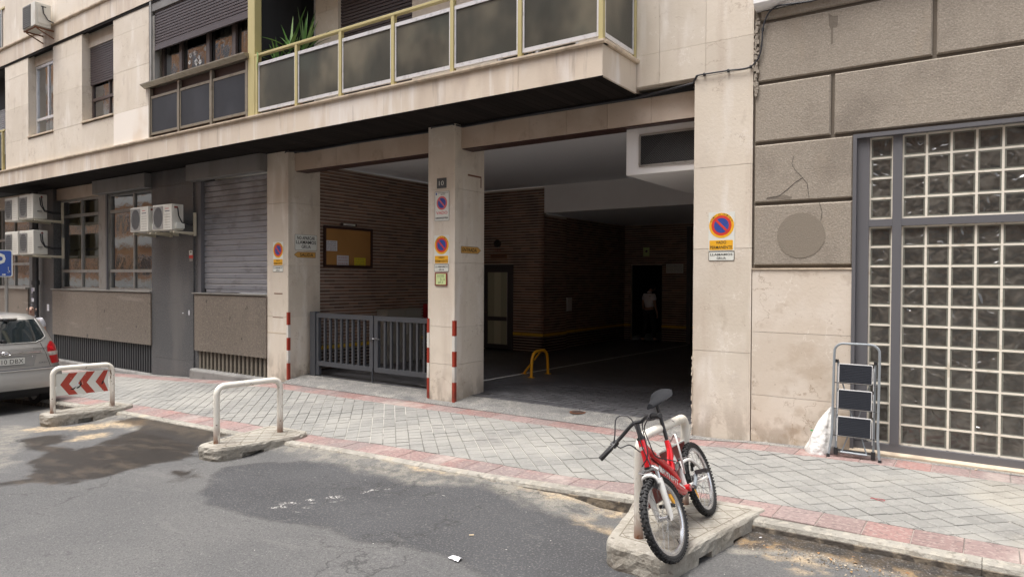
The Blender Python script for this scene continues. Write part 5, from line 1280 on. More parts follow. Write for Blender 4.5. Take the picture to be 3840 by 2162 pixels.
q_ = [(w_, h_*.5), (w_*.84, h_*1.0), (0, h_), (0, 0), (w_*.84, 0)]
bd.poly('border', M['sign_black'], q_); bd.poly('arrow', M['sign_tan'], [(w_*.5+(x-w_*.5)*.975, h_*.5+(y-h_*.5)*.90) for x, y in q_], .0012); bd.text('ENTRADA', M['sign_black'], w_*.42, h_*.5, w_*.72, h_*.55, .0026, .02)
bd, w_, h_ = sign_y('alarm_sticker', 'small white and red alarm sticker on the dark pier left of the shutter', *bx(o1_, 338,948,372,1040), -.004, 'sticker')
bd.rect('sticker_top', M['sign_white'], 0, h_*.56, w_*.85, h_); bd.rect('sticker_red', M['sign_red'], 0, h_*.26, w_, h_*.56); bd.disc('badge', M['sign_black'], w_*.45, h_*.86, w_*.2, h_*.06, .0012); bd.rect('sticker_bottom', M['alugrey'], w_*.1, 0, w_*.9, h_*.25)
# notice board with its papers
XB = GXL+.02
of = lambda x, y: (1180+x*.3034, 600+y*.3034)
lt, rt_ = ox(*of(105, 800), XB), ox(*of(705, 860), XB); lb, rb = ox(*of(105, 1332), XB), ox(*of(705, 1327), XB)
y0, y1, z0, z1 = lt[1], rt_[1], (lb[2]+rb[2])/2, (lt[2]+rt_[2])/2
nb = thing('notice_board', 'large cork notice board in a dark wooden frame on the left brick wall', 'notice board', (XB, (y0+y1)/2, z0))
bd = Board(nb, (XB, y0, z0), (0,1,0), (0,0,1)); w_, h_ = y1-y0, z1-z0
bd.rect('cork_panel', M['cork'], .03, .03, w_-.03, h_-.03, .0, .015)
for r_ in ((0,0,w_,.05), (0,h_-.05,w_,h_), (0,.05,.05,h_-.05), (w_-.05,.05,w_,h_-.05)): bd.rect('frame_rail', M['wood_dark'], *r_, 0, .035)
def paper(name, label, a, c, e, g, lines, mt, ink):
    p0, p1 = ox(*of(a, e), XB), ox(*of(c, g), XB)
    t = thing(name, label, 'paper notice', (XB+.016, (p0[1]+p1[1])/2, p1[2])); q = Board(t, (XB+.016, p0[1], p1[2]), (0,1,0), (0,0,1)); ww, hh = p1[1]-p0[1], p0[2]-p1[2]
    q.rect('sheet', mt, 0, 0, ww, hh, 0, .001)
    n = len(lines)
    for i, s in enumerate(lines): q.text(s, ink, ww*.5, hh*(1-(i+.75)/(n+.5)), ww*.78, hh*.5/(n+.6), .0012, .01)
paper('white_notice', 'white sheet with black lines at the left edge of the notice board', 133, 272, 990, 1125, ['SE VENDE', 'PLAZA DE', 'GARAJE', '607 96 57 88', '91 409 34 70'], M['paper'], M['ink'])
paper('white_notice', 'white sheet with reddish lettering at the bottom of the notice board', 268, 414, 1175, 1306, ['SE ALQUILA', 'PLAZA DE GARAJE', '676 44 27 05'], M['paper'], M['ink_red'])
paper('yellow_notice', 'yellow sheet at the bottom right of the notice board', 483, 622, 1206, 1312, ['SE ALQUILA', 'PLAZA GARAJE', '91 573 65'], M['paper_yellow'], M['ink'])
p0, p1 = ox(*of(320, 762), XB), ox(*of(512, 826), XB)
t = thing('small_frame', 'small dark-framed white label hung just above the notice board', 'framed label', (XB, p0[1], p1[2])); q = Board(t, (XB, p0[1], p1[2]), (0,1,0), (0,0,1)); ww, hh = p1[1]-p0[1], p0[2]-p1[2]-.02
q.rect('frame', M['wood_dark'], 0, 0, ww, hh, 0, .02); q.rect('label_face', M['sign_white'], ww*.14, hh*.2, ww*.9, hh*.85, .02, .022); q.rect('print_line', M['ink'], ww*.3, hh*.38, ww*.75, hh*.46, .022, .0225)
# electricity cabinet and red hose box behind the gate
ya = ox(1412, 1200, GXL+.03)[1]
c0 = oy(1412, 1200, ya)[0]; c1 = oy(1454, 1200, ya)[0]; yb = ox(1583, 1200, c1)[1]
cz = oy(1433, 1160, ya)[2]; cm = oy(1433, 1291, ya)[2]
cb = thing('electricity_cabinet', 'pale grey two-door cabinet on a cement base behind the gate', 'cabinet', ((c0+c1)/2, ya, .06))
b = MB(); b.box(c0, c1, ya, yb, .06, cm); b.build('cement_base', M['concrete'], cb)
b = MB(); b.box(c0, c1-.01, ya+.01, yb-.01, cm, cz-.02); b.build('cabinet_body', M['cabinet'], cb)
b = MB(); b.box(c0-.01, c1+.01, ya-.01, yb+.01, cz-.02, cz); b.build('cabinet_top', M['cabinet'], cb)
ym = (ya+yb)/2
for (u, v) in ((ya+.03, ym-.01), (ym+.01, yb-.03)): pc('cabinet_door', cb, M['cabinet'], c1-.01, c1+.008, u, v, cm+.02, cz-.04)
pc('side_panel', cb, M['cabinet'], c0+.03, c1-.03, ya-.002, ya+.01, cm+.03, cz-.05)
b = MB().tube([(c1+.015, ym+.02, cm+.2), (c1+.03, ym+.02, cm+.2), (c1+.03, ym+.02, cm+.45), (c1+.015, ym+.02, cm+.45)], .008, 6); b.build('door_handle', M['alu'], cb)
hb0 = ox(1588, 1200, GXL+.02)[1]
hbx = thing('fire_hose_box', 'red-framed fire hose box on the brick wall beyond the grey cabinet', 'fire hose box', (GXL+.02, hb0+.3, .78))
b = MB(); b.box(GXL+.012, GXL+.14, hb0, hb0+.6, .76, 1.26); b.build('box_body', mat('fire_red', (.42,.02,.03), .4), hbx)
b = MB(); b.box(GXL+.14, GXL+.146, hb0+.06, hb0+.54, .82, 1.20); b.build('glass_front', M['paper'], hbx)
# lamp over the door, red lettering, wooden door plate, intercom, far signs
lp = oy(1866, 913, GY-.03)
t = thing('bulkhead_lamp', 'unlit round black bulkhead lamp above the glazed garage door', 'lamp', (lp[0], GY-.02, lp[2]))
b = MB().disc((lp[0], GY-.012, lp[2]), (0,-1,0), .095, .05, 20); b.build('lamp_ring', M['black_pl'], t); b = MB().disc((lp[0]+.01, GY-.062, lp[2]), (0,-1,0), .06, .025, 18); b.build('lamp_glass', M['gb_rim2'], t)
lp = oy(1867, 938, GY-.03); wbd = thing('red_lettering', 'faded red lettering between the round lamp and the door plate', 'lettering', (lp[0], GY-.01, lp[2])); q = Board(wbd, (lp[0]-.1, GY-.014, lp[2]-.03), (1,0,0), (0,0,1)); q.text('PORTAL', M['guard_red'], .1, .03, .2, .045, .001)
a0, a1 = oy(1840, 953, GY-.02), oy(1900, 968, GY-.02)
t = thing('door_name_plate', 'narrow brown wooden plate with carved letters above the glazed door', 'name plate', (a0[0], GY-.02, a1[2])); q = Board(t, (a0[0], GY-.012, a1[2]), (1,0,0), (0,0,1)); ww, hh = a1[0]-a0[0], a0[2]-a1[2]; q.rect('plate', mat('brown_plate', (.20,.09,.04), .5), 0, 0, ww, hh, 0, .012); q.text('ASCENSORES', M['ink'], ww/2, hh/2, ww*.85, hh*.5, .0125)
XI = GXS-.14; p0 = ox(2117, 1115, XI+.02); p1 = ox(2135, 1165, XI+.02)
t = thing('wall_unit', 'small white plastic unit on the dark brick wall past the corner', 'wall unit', (XI, p0[1], p1[2])); b = MB(); b.box(XI+.012, XI+.10, p0[1], max(p1[1], p0[1]+.12), p1[2], p0[2]); b.build('casing', M['white_wall'], t, bevel=.008)
b = MB(); b.box(XI+.03, XI+.08, p0[1]-.006, p0[1], p1[2]+.03, p0[2]-.03); b.build('front_slot', M['black_pl'], t)
a0, a1 = oy(2411, 927, 10.56), oy(2434, 960, 10.56)
t = thing('camera_warning_sign', 'pale yellow camera warning sign above the dark doorway at the back', 'sign', (a0[0], 10.56, a1[2])); q = Board(t, (a0[0], 10.585, a1[2]), (1,0,0), (0,0,1)); ww, hh = a1[0]-a0[0], a0[2]-a1[2]; q.rect('plate', M['lime'], 0, 0, ww, hh, 0, .004); q.poly('camera_symbol', M['ink'], [(ww*.3,hh*.5),(ww*.6,hh*.42),(ww*.75,hh*.6),(ww*.45,hh*.7)], .004, .005)
a0, a1 = oy(2497, 989, 10.56), oy(2561, 1024, 10.56)
t = thing('rules_sign', 'white rectangular sign with rows of print right of the dark doorway', 'sign', (a0[0], 10.56, a1[2])); q = Board(t, (a0[0], 10.585, a1[2]), (1,0,0), (0,0,1)); ww, hh = a1[0]-a0[0], a0[2]-a1[2]; q.rect('plate', M['sign_white'], 0, 0, ww, hh, 0, .004)
for i, s in enumerate(('SE PROHIBE EL PASO', 'A TODA PERSONA AJENA', 'A LA FINCA', 'NO ARROJAR COLILLAS')): q.text(s, M['ink'], ww/2, hh*(.82-.21*i), ww*.88, hh*.10, .0045)

# ---- yellow fold-down parking hoop
fa, fb, fc = oz(1992, 1412, .085), oz(2055, 1398, .085), oz(1966, 1398, .085)
ph = thing('parking_hoop', 'bright orange-yellow fold-up parking hoop standing on the dark pavers', 'parking hoop', tuple((fa+fb)/2))
dH = fb-fa; wH = np.linalg.norm(dH[:2]); uH = np.array([dH[0], dH[1], 0])/wH; HH = .46
P = [fa+(0,0,-.01)]; r_ = wH*.30
top = .07+HH
P = [np.array([fa[0], fa[1], .08])]+[fa*[1,1,0]+np.array([0,0,.07+HH-r_])+uH*.02]
P += list(arc(fa*[1,1,0]+uH*(r_+.02)+np.array([0,0,top-r_]), r_, math.pi, math.pi/2, 6, uH, (0,0,1)))
P += list(arc(fb*[1,1,0]-uH*(r_+.02)+np.array([0,0,top-r_]), r_, math.pi/2, 0, 6, uH, (0,0,1)))
P += [np.array([fb[0], fb[1], .08])]
MB().tube(P, .026, 12).build('hoop', M['hoop_yellow'], ph, smooth=True)
mid = (fa+fb)/2*[1,1,0]+np.array([0,0,top-.03])
ft_ = np.array([fc[0], fc[1], .09]); kx = mid+(ft_-mid)*.36; k2 = mid+(ft_-mid)*.56
MB().tube([mid, kx], .015, 8).build('strut', M['hoop_yellow'], ph, smooth=True); MB().tube([kx, k2], .026, 10).build('lock_barrel', M['black_pl'], ph, smooth=True); MB().tube([k2, ft_], .022, 8).build('strut', M['hoop_yellow'], ph, smooth=True)
for p_ in (fa, fb, ft_): pc('foot_plate', ph, M['hoop_yellow'], p_[0]-.05, p_[0]+.05, p_[1]-.035, p_[1]+.035, .072, .082)

# ---- U barriers on concrete bases
def barrier(label, zb, zt, poly, feet, hoopz, sign=None, group='white tube barriers on concrete bases along the kerb', seed=1, roll=.05):
    cx_ = sum(p[0] for p in poly)/len(poly); cy_ = sum(p[1] for p in poly)/len(poly)
    t = thing('street_barrier', label, 'barrier', (cx_, cy_, zb), group)
    # base: rounded wedge outline, chipped
    rg = random.Random(seed); n = len(poly); out = []
    for i in range(n):
        p0, p, p1 = (np.array(poly[k % n]) for k in (i-1, i, i+1)); rr = poly[i][2] if len(poly[i]) > 2 else .08; p0, p, p1 = p0[:2], p[:2], p1[:2]
        a = p+(p0-p)/np.linalg.norm(p0-p)*rr; c = p+(p1-p)/np.linalg.norm(p1-p)*rr
        for k in range(5): s = k/4; out.append((1-s)**2*a+2*s*(1-s)*p+s*s*c)
        d = (p1-c); L_ = np.linalg.norm(d)
        m_ = int(L_/.07)
        for k in range(1, m_): out.append(c+(p1+(p-p1)/np.linalg.norm(p1-p)*(poly[(i+1) % n][2] if len(poly[(i+1) % n]) > 2 else .08)-c)*k/m_)
    lv = [(zb-.02, .014, 1.2), (zb+.03, .0, 1.6), (zb+(zt-zb)*.40, .002, 1.3), (zb+(zt-zb)*.62, .0, 1.2), (zt-.030, .0, 1.1), (zt-.010, .008, 1.1), (zt, .024, .6)]
    c2 = np.array([cx_, cy_]); rows = []
    for z_, ins, j in lv:
        row = []
        for p in out:
            d = p-c2; d /= np.linalg.norm(d); q = p-d*(ins+(rg.uniform(0, .009)+(rg.uniform(.0, .014) if rg.random() < .08 else 0))*j); row.append((q[0], q[1], z_+rg.uniform(-.003,.003)*(z_ < zt-.001)))
        row.append(row[0]); rows.append(row)
    b = MB(); b.grid(rows); m_ = len(out); b.add([r_ for r_ in rows[-1][:-1]], [tuple(range(m_))]); b.add([r_ for r_ in rows[0][:-1]], [tuple(range(m_))[::-1]])
    me = b.mesh('concrete_base', [M['base_conc']], recalc=False)
    bm = bmesh.new(); bm.from_mesh(me); bmesh.ops.remove_doubles(bm, verts=bm.verts, dist=.0004); bmesh.ops.recalc_face_normals(bm, faces=bm.faces); bm.to_mesh(me); bm.free()
    base = bpy.data.objects.new('concrete_base', me); link(base, t)
    # forklift notch on the long side, cut away
    return t, base
def cut(base, boxes):
    q = MB()
    for (c, a, b_, d) in boxes: q.obox(c, a, b_, d)
    me = q.mesh('cut', [M['base_conc']]); tool = bpy.data.objects.new('cut', me); C.objects.link(tool)
    mo = base.modifiers.new('notch', 'BOOLEAN'); mo.object = tool; mo.operation = 'DIFFERENCE'; mo.solver = 'EXACT'
    dg = bpy.context.evaluated_depsgraph_get(); me2 = bpy.data.meshes.new_from_object(base.evaluated_get(dg)); base.modifiers.clear(); base.data = me2
    C.objects.unlink(tool); bpy.data.objects.remove(tool)
def hoop(t, f0, f1, z0, H_, r=.036, rr=.10):
    f0, f1 = np.array([f0[0], f0[1], z0]), np.array([f1[0], f1[1], z0]); u = (f1-f0)/np.linalg.norm(f1-f0); top = z0+H_
    P = [f0-(0,0,.03), f0+(0,0,H_*.5)]+list(arc(f0+u*rr+(0,0,H_-rr), rr, math.pi, math.pi/2, 8, u, (0,0,1)))+list(arc(f1-u*rr+(0,0,H_-rr), rr, math.pi/2, 0, 8, u, (0,0,1)))+[f1+(0,0,H_*.5), f1-(0,0,.03)]
    o = MB().tube(P, r, 16).build('tube_hoop', M['barrier_white'], t, smooth=True, angle=60)
    # object-space paint chips measured from the foot
    o.data.transform(Matrix.Translation((-f0[0], -f0[1], -z0))); o.location = tuple(f0); o.matrix_parent_inverse = WM[t.name].inverted()
    return o
def base_tiles(t, poly, zt, n=3, seed=1):
    """scored lozenge grid in the top face"""
    P = [np.array(p[:2]) for p in poly]; c = sum(P)/len(P); Q = [c+(p-c)*.80 for p in P]
    q = MB()
    for i in range(len(Q)):
        a, e = Q[i], Q[(i+1) % len(Q)]; q.tube([(a[0], a[1], zt+.0005), (e[0], e[1], zt+.0005)], .0035, 4)
    xs0 = min(p[0] for p in Q)-1.5
    for s in (1, -1):
        for k in range(22):
            # lines at 45 degrees clipped to the inset outline
            x_ = xs0+k*.215; pts = []
            a = np.array([x_, c[1]-1.2]) if s > 0 else np.array([x_, c[1]+1.2]); d = np.array([1., s])
            for i in range(len(Q)):
                p, r_ = Q[i], Q[(i+1) % len(Q)]; e = r_-p; den = d[0]*e[1]-d[1]*e[0]
                if abs(den) < 1e-9: continue
                w_ = p-a; tt = (w_[0]*e[1]-w_[1]*e[0])/den; ss = (w_[0]*d[1]-w_[1]*d[0])/den
                if 0 <= ss <= 1 and tt > 0: pts.append(tt)
            if len(pts) == 2: q.tube([(*(a+d*pts[0]), zt+.0005), (*(a+d*pts[1]), zt+.0005)], .003, 4)
    tag(q.build('score_lines', M['groove'], t), kind='stuff')
M['groove'] = mat('grimy_groove', (.22,.195,.155), .95)
# barrier 2 (middle)
P2 = [(-7.50,-3.44,.09), (-7.12,-3.40,.10), (-6.93,-2.36,.08), (-7.02,-2.20,.06), (-7.74,-2.22,.10)]
t2, b2 = barrier('bare white tube barrier with rusty feet on a concrete base left of the driveway', -.25, -.095, P2, None, None, seed=3)
cut(b2, [((-7.02, -2.98, -.245), (.10,.0,0), (0,.13,0), (0,0,.055))]); base_tiles(t2, P2, -.095)
hoop(t2, (-7.38,-3.24), (-7.28,-2.44), -.095, .665)
# barrier 1 (left) with chevron panel
P1 = [(-11.60,-3.52,.08), (-11.25,-3.50,.10), (-11.12,-2.48,.05), (-11.20,-2.30,.05), (-11.80,-2.34,.10)]
t1, b1 = barrier('white tube barrier with torn red chevron panel on a concrete base behind the silver car', -.35, -.195, P1, None, None, seed=5)
cut(b1, [((-11.18, -3.02, -.345), (.09,.0,0), (0,.10,0), (0,0,.05))]); base_tiles(t1, P1, -.195)
hoop(t1, (-11.44,-3.37), (-11.32,-2.58), -.195, .665)
dA = np.array([-11.32+11.44, -2.58+3.37, 0]); dA /= np.linalg.norm(dA)
bdp = Board(t1, np.array([-11.44, -3.37, 0])+dA*.045+np.array([.0,0,.055]), dA, (0,0,1)); pw, phh = .70, .33
bdp.o = bdp.o+bdp.n*.0
bdp.rect('chevron_panel', M['sign_white'], 0, 0, pw, phh, -.012, 0)
for k, x_ in enumerate((.05, .285, .52)):
    wv = .115; sk = .115
    bdp.poly('chevron', M['guard_redp'] if 'guard_redp' in M else M.setdefault('guard_redp', mat('chevron_red', (.40,.05,.03), .45, layers=[((.60,.45,.35), 14, (1,1,.4), .62, .68, .7)])), [(x_, phh/2), (x_+sk, phh), (x_+sk+wv, phh), (x_+wv, phh/2), (x_+sk+wv, 0), (x_+sk, 0)] if x_+sk+wv < pw else [(x_, phh/2), (x_+sk, phh), (pw-.002, phh), (x_+wv, phh/2), (pw-.002, 0), (x_+sk, 0)], 0, .0015)
for pts in ([(.26,.10),(.30,.12),(.315,.16),(.305,.22),(.33,.17),(.335,.14),(.30,.095),(.27,.085)], [(.18,.085),(.23,.10),(.26,.12),(.24,.085),(.21,.07)], [(.60,.12),(.615,.16),(.63,.19),(.635,.15),(.61,.11)]):
    bdp.poly('torn_hole', M['dark'], pts, .0015, .0025)
bdp.poly('peeling_strip', M['paper'], [(.20,.14),(.23,.11),(.29,.15),(.28,.20),(.27,.15),(.23,.13)], .0015, .004)
# barrier 3 (right, holding the bicycle)
P3 = [(-2.10,-3.70,.10), (-1.62,-3.74,.12), (-1.40,-2.55,.06), (-1.36,-2.36,.05), (-2.40,-2.42,.12), (-2.26,-2.95,.2)]
t3, b3 = barrier('white tube barrier with red-backed panel on a concrete base holding the red bicycle', -.105, .083, P3, None, None, seed=8)
cut(b3, [((-1.555, -3.28, -.075), (.13,0,0), (0,.085,0), (0,0,.06)), ((-1.47, -2.82, -.08), (.10,0,0), (0,.07,0), (0,0,.055))]); base_tiles(t3, P3, .083)
hoop(t3, (-1.93,-3.50), (-1.93,-2.64), .083, .685, r=.034)
b = MB(); b.box(-1.925, -1.915, -3.455, -2.685, .24, .60); b.build('panel', M['sign_white'], t3); b = MB(); b.box(-1.9145, -1.912, -3.44, -2.70, .25, .59)
b.build('red_backing', M['maroon'], t3)

# ---- air conditioners
def acu(label, x0, x1, yf, yb, z0, z1, style, brackets=True, group='air conditioner units on the facade'):
    t = thing('air_conditioner', label, 'air conditioner', ((x0+x1)/2, (yf+yb)/2, z0), group)
    b = MB(); b.box(x0, x1, yf, yb, z0, z1); b.build('casing', M['ac'], t, bevel=.012)
    w_, h_ = x1-x0, z1-z0; bd = Board(t, (x0, yf-.001, z0), (1,0,0), (0,0,1))
    if style == 'oval':
        bd.rrect('fan_surround', M['ac_grille'], w_*.04, h_*.06, w_*.57, h_*.93, .02, 0, .006); bd.disc('fan_opening', M['ac_dark'], w_*.31, h_*.5, w_*.235, h_*.40, .006)
        q = MB()
        for k in range(9): xx = x0+w_*.31+w_*.22*(k-4)/4.6; q.box(xx-.003, xx+.003, yf-.012, yf-.009, z0+h_*.5-h_*.39*math.sqrt(max(0, 1-((k-4)/4.7)**2)), z0+h_*.5+h_*.39*math.sqrt(max(0, 1-((k-4)/4.7)**2)))
        q.build('fan_guard', M['ac_grille'], t)
        for k in range(6): bd.rect('louvre', M['ac_grille'], w_*.64, h_*(.10+.10*k), w_*.93, h_*(.10+.10*k)+.006, 0, .004)
        bd.rect('badge', M['ink'], w_*.66, h_*.72, w_*.90, h_*.75, 0, .003); bd.rect('badge', M['ink_red'], w_*.68, h_*.82, w_*.86, h_*.845, 0, .003)
    elif style == 'square':
        bd.rrect('fan_surround', M['ac_grille'], w_*.05, h_*.08, w_*.58, h_*.90, .03, 0, .012); bd.disc('fan_opening', M['ac_dark'], w_*.32, h_*.5, w_*.24, h_*.37, .012)
        q = MB()
        for k in range(8): q.box(x0+w_*.08+w_*.47*k/7-.003, x0+w_*.08+w_*.47*k/7+.003, yf-.022, yf-.018, z0+h_*.12, z0+h_*.86)
        for k in range(8): q.box(x0+w_*.07, x0+w_*.56, yf-.018, yf-.015, z0+h_*.14+h_*.70*k/7-.003, z0+h_*.14+h_*.70*k/7+.003)
        q.build('fan_guard', M['ac_grille'], t)
        for k in range(7): bd.rect('louvre', M['ac_grille'], w_*.66, h_*(.12+.09*k), w_*.92, h_*(.12+.09*k)+.004, 0, .003)
    else:
        bd.rect('fan_opening', M['ac_dark'], w_*.02, h_*.03, w_*.66, h_*.97, 0, .004)
        for k in range(11): bd.rect('louvre', M['ac_grille'], w_*.03, h_*(.06+.083*k), w_*.65, h_*(.06+.083*k)+.012, .004, .014)
    # service side, facing right
    bs = Board(t, (x1+.001, yf, z0), (0,1,0), (0,0,1)); d_ = yb-yf
    if style == 'oval':
        bs.rrect('service_cover', M['ac'], d_*.15, h_*.68, d_*.62, h_*.93, .01, 0, .012); bs.rect('handle_slot', M['maroon'], d_*.2, h_*.84, d_*.5, h_*.91, .012, .014); bs.rrect('valve_cover', M['sign_white'], d_*.30, h_*.06, d_*.98, h_*.30, .015, 0, .045)
    elif style == 'square':
        bs.rect('valve_plate', M['ac_grille'], d_*.30, h_*.28, d_*.60, h_*.32, 0, .03); bs.poly('warning_triangle', M['maroon'], [(d_*.5,h_*.86),(d_*.72,h_*.86),(d_*.61,h_*.95)], 0, .002)
    else:
        bs.rrect('service_cover', M['ac'], d_*.16, h_*.12, d_*.92, h_*.93, .03, 0, .015); bs.rect('handle_slot', M['ac_dark'], d_*.35, h_*.82, d_*.68, h_*.86, .015, .017)
    q = MB()
    for k in range(2 if style == 'square' else 1):
        s = k*.03
        q.tube([(x1+.03, yf+d_*(.45+.12*k), z0+h_*.85), (x1+.05, yf+d_*(.48+.12*k), z0+h_*.55), (x1+.05, yf+d_*.75, z0+h_*.30+s), (x1+.03, yb+.08, z0+h_*.24+s), (x1-.02, -.02 if yb > -.7 else yb+.1, z0+h_*.25+s)], .013, 6)
    q.build('pipes', M['cable'], t, smooth=True)
    if brackets:
        for xx in (x0+w_*.12, x1-w_*.10):
            b = MB(); b.prism([(xx-.018, yf+.02, z0-.02), (xx-.018, -.002, z0-.02), (xx-.018, -.002, z0-.085), (xx-.018, yf+.02, z0-.045)], (.036,0,0)); b.build('bracket_arm', M['bracket'], t)
        b = MB(); b.box(x1+.0, x1+.045, -.05, -.002, z0-.10, z0+h_*.72); b.build('bracket_upright', M['bracket'], t)
        b = MB(); b.box(x1+.0, x1+.04, yf+.03, -.051, z0-.06, z0-.022); b.build('bracket_arm', M['bracket'], t)
    return t
acu('left one of the two oval-fan air conditioners beside the office window', -15.0, -14.27, -.5, -.25, 2.79, 3.31, 'oval')
acu('right one of the two oval-fan air conditioners, on the dark granite pier', -14.09, -13.36, -.5, -.25, 2.79, 3.31, 'oval')
acu('upper right air conditioner of the square-fan block of four at the far left', -20.27, -19.45, -.68, -.36, 3.29, 3.90, 'square')
acu('upper left air conditioner of the square-fan block of four at the far left', -21.20, -20.38, -.68, -.36, 3.27, 3.88, 'square', False)
acu('lower right air conditioner of the block of four, above the silver car', -20.27, -19.43, -.68, -.36, 2.40, 3.00, 'square')
acu('lower left air conditioner of the block of four, behind the parking sign', -21.20, -20.38, -.68, -.36, 2.40, 3.00, 'square', False)
Yq = -1.30
xa = oy(85, 60, Yq)[0]; xb = oy(131, 60, Yq)[0]; za = oy(112, 102, Yq)[2]; zc = oy(112, 14, Yq)[2]
print('upper ac', xa, xb, za, zc)
ac7 = acu('weathered air conditioner on a rusty bracket at the top left above the windows', xa, xb, Yq, -.98, za, zc, 'tall', False)
b = MB(); 
for xx in (xa+.05, xb-.05): b.tube([(xx, Yq, za-.03), (xx, -.9, za-.03)], .018, 6); b.tube([(xx, Yq+.05, za-.05), (xx, -.9, za-.20)], .014, 6)
b.tube([(xa, Yq+.03, za-.03), (xb, Yq+.03, za-.03)], .015, 6); b.build('rusty_bracket', M['rust'], ac7)

# ---- telecom cable creeping over the joint between the buildings
cpx = [(2380,346,-.03),(2440,325,-.03),(2520,306,-.03),(2605,291,-.03),(2614,284,-.03),(2640,279,-.03),(2730,265,-.03),(2785,259,-.03),(2815,250,-.03),(2838,228,-.03),(2852,195,-.035),(2858,150,-.04),(2860,110,-.04),(2872,70,-.045),(2888,43,-.05),(2915,24,-.06),(2960,16,-.13),(3040,5,-.14),(3100,-10,-.14),(3200,-25,-.14)]
cpts = [oy(a, c, y) for a, c, y in cpx]
def smoothpath(P, n=4):
    P = [np.array(p) for p in P]; out = []
    for i in range(len(P)-1):
        p0, p1, p2, p3 = P[max(i-1,0)], P[i], P[i+1], P[min(i+2,len(P)-1)]
        for k in range(n):
            t = k/n; out.append(.5*((2*p1)+(-p0+p2)*t+(2*p0-5*p1+4*p2-p3)*t*t+(-p0+3*p1-3*p2+p3)*t**3))
    out.append(P[-1]); return out
cbl = thing('telecom_cable', 'thick black cable looping from the beam up over the joint between the two buildings', 'cable', tuple(cpts[6]))
MB().tube(smoothpath(cpts[4:]), .0095, 8).build('cable_run', M['cable'], cbl, smooth=True)
MB().tube([(-10.6,.10,4.08),(-10.38,-.03,4.11),(-10.0,.10,4.09),(-8.5,.10,4.105),(-7.05,.10,4.09),(-6.9,-.02,4.12),(-6.5,-.02,4.12),(-6.4,.10,4.09),(-5.0,.10,4.11),(-3.6,.08,4.10),(-2.86,.02,4.15),tuple(cpts[4])], .014, 6).build('cable_run', M['cable'], cbl, smooth=True)
for i in (5, 6, 8, 12): b = MB().obox(cpts[i]+np.array([0,.01,0]), (.012,0,0), (0,.012,0), (0,0,.016)); b.build('cable_clip', M['cable'], cbl)

# ---- potted yucca on the balcony
yx, yy, yz = -9.45, -.62, 4.55
yc = thing('potted_yucca', 'spiky green yucca in a pot rising behind the left end of the balcony rail', 'plant', (yx, yy, yz))
MB().tube([(yx, yy, yz), (yx, yy, yz+.30)], [.15, .20], 16).build('pot', mat('terracotta', (.30,.12,.06), .8), yc, smooth=True)
for k in range(3): a = k*2.1; MB().tube([(yx, yy, yz+.3), (yx+.12*math.cos(a), yy+.08*math.sin(a), yz+.72+.06*k)], [.03, .022], 8).build('stem', M['rust'], yc, smooth=True)
rg_ = random.Random(12)
for k in range(64):
    s = k % 4; bx_ = yx+(-.30, .05, .33, -.05)[s]; by_ = yy+(-.02, -.05, .0, .1)[s]; bz_ = yz+(.80, 1.02, .92, .84)[s]
    az_ = rg_.uniform(0, 6.28); el = rg_.uniform(.25, 1.45); L_ = rg_.uniform(.34, .82); wv = rg_.uniform(.015, .024)
    d = np.array([math.cos(az_)*math.cos(el), math.sin(az_)*math.cos(el)*.6, math.sin(el)]); sd_ = np.cross(d, (0,0,1)); sd_ /= np.linalg.norm(sd_)+1e-9; rows = []
    for j in range(6):
        t_ = j/5; p = np.array([bx_, by_, bz_])+d*L_*t_+np.array([0,0,-.22*L_*t_*t_*math.cos(el)]); wj = wv*(1-t_**2)*(.6+.8*min(t_*3, 1)); rows.append([tuple(p-sd_*wj), tuple(p+np.array([0,0,-.006])), tuple(p+sd_*wj)])
    MB().grid(rows).build('leaf', M['leaf'] if rg_.random() < .72 else M['leaf_b'], yc, recalc=False, smooth=True)
rows = []
for j in range(7):
    t_ = j/6; p = np.array([-9.93+.015*math.sin(j), YR-.05, 5.56-.30*t_]); rows.append([tuple(p-np.array([.018*(1-t_*.8),0,0])), tuple(p+np.array([.018*(1-t_*.8),0,0]))])
MB().grid(rows).build('leaf', M['leaf_b'], yc, recalc=False)

# ---- folded step ladder against the wall and the white bag
LX0, LX1 = -1.262, -.852
ld = thing('step_ladder', 'folded grey three-step ladder leaning beside the glass-block window', 'step ladder', (-1.06, -.3, .07))
def lp_(s, z, d=0):   # s across 0..1, z height, d towards the street
    y = -.335+.115*(z-.07)/1.15-d; return (LX0+(LX1-LX0)*s, y, z)
rr = .085
def leg_path():
    L_ = LX1-LX0; P = [lp_(-.065, .055, .02), lp_(0, .30), lp_(0, 1.08)]
    for k in range(1, 7): a = math.pi-k*math.pi/12; P.append(lp_((rr+rr*math.cos(a))/L_, 1.125+rr*math.sin(a)-.005))
    for k in range(0, 6): a = math.pi/2-k*math.pi/12; P.append(lp_(1-(rr-rr*math.cos(a))/L_, 1.125+rr*math.sin(a)-.005))
    P += [lp_(1, 1.08), lp_(1, .30), lp_(1.06, .055, .02)]; return P
MB().tube(leg_path(), .0125, 10).build('frame_tube', M['ladder'], ld, smooth=True)
for s in (-.065, 1.06): MB().tube([lp_(s, .10, .017), lp_(s-.004, .045, .022)], .0165, 8).build('rubber_foot', M['black_pl'], ld)
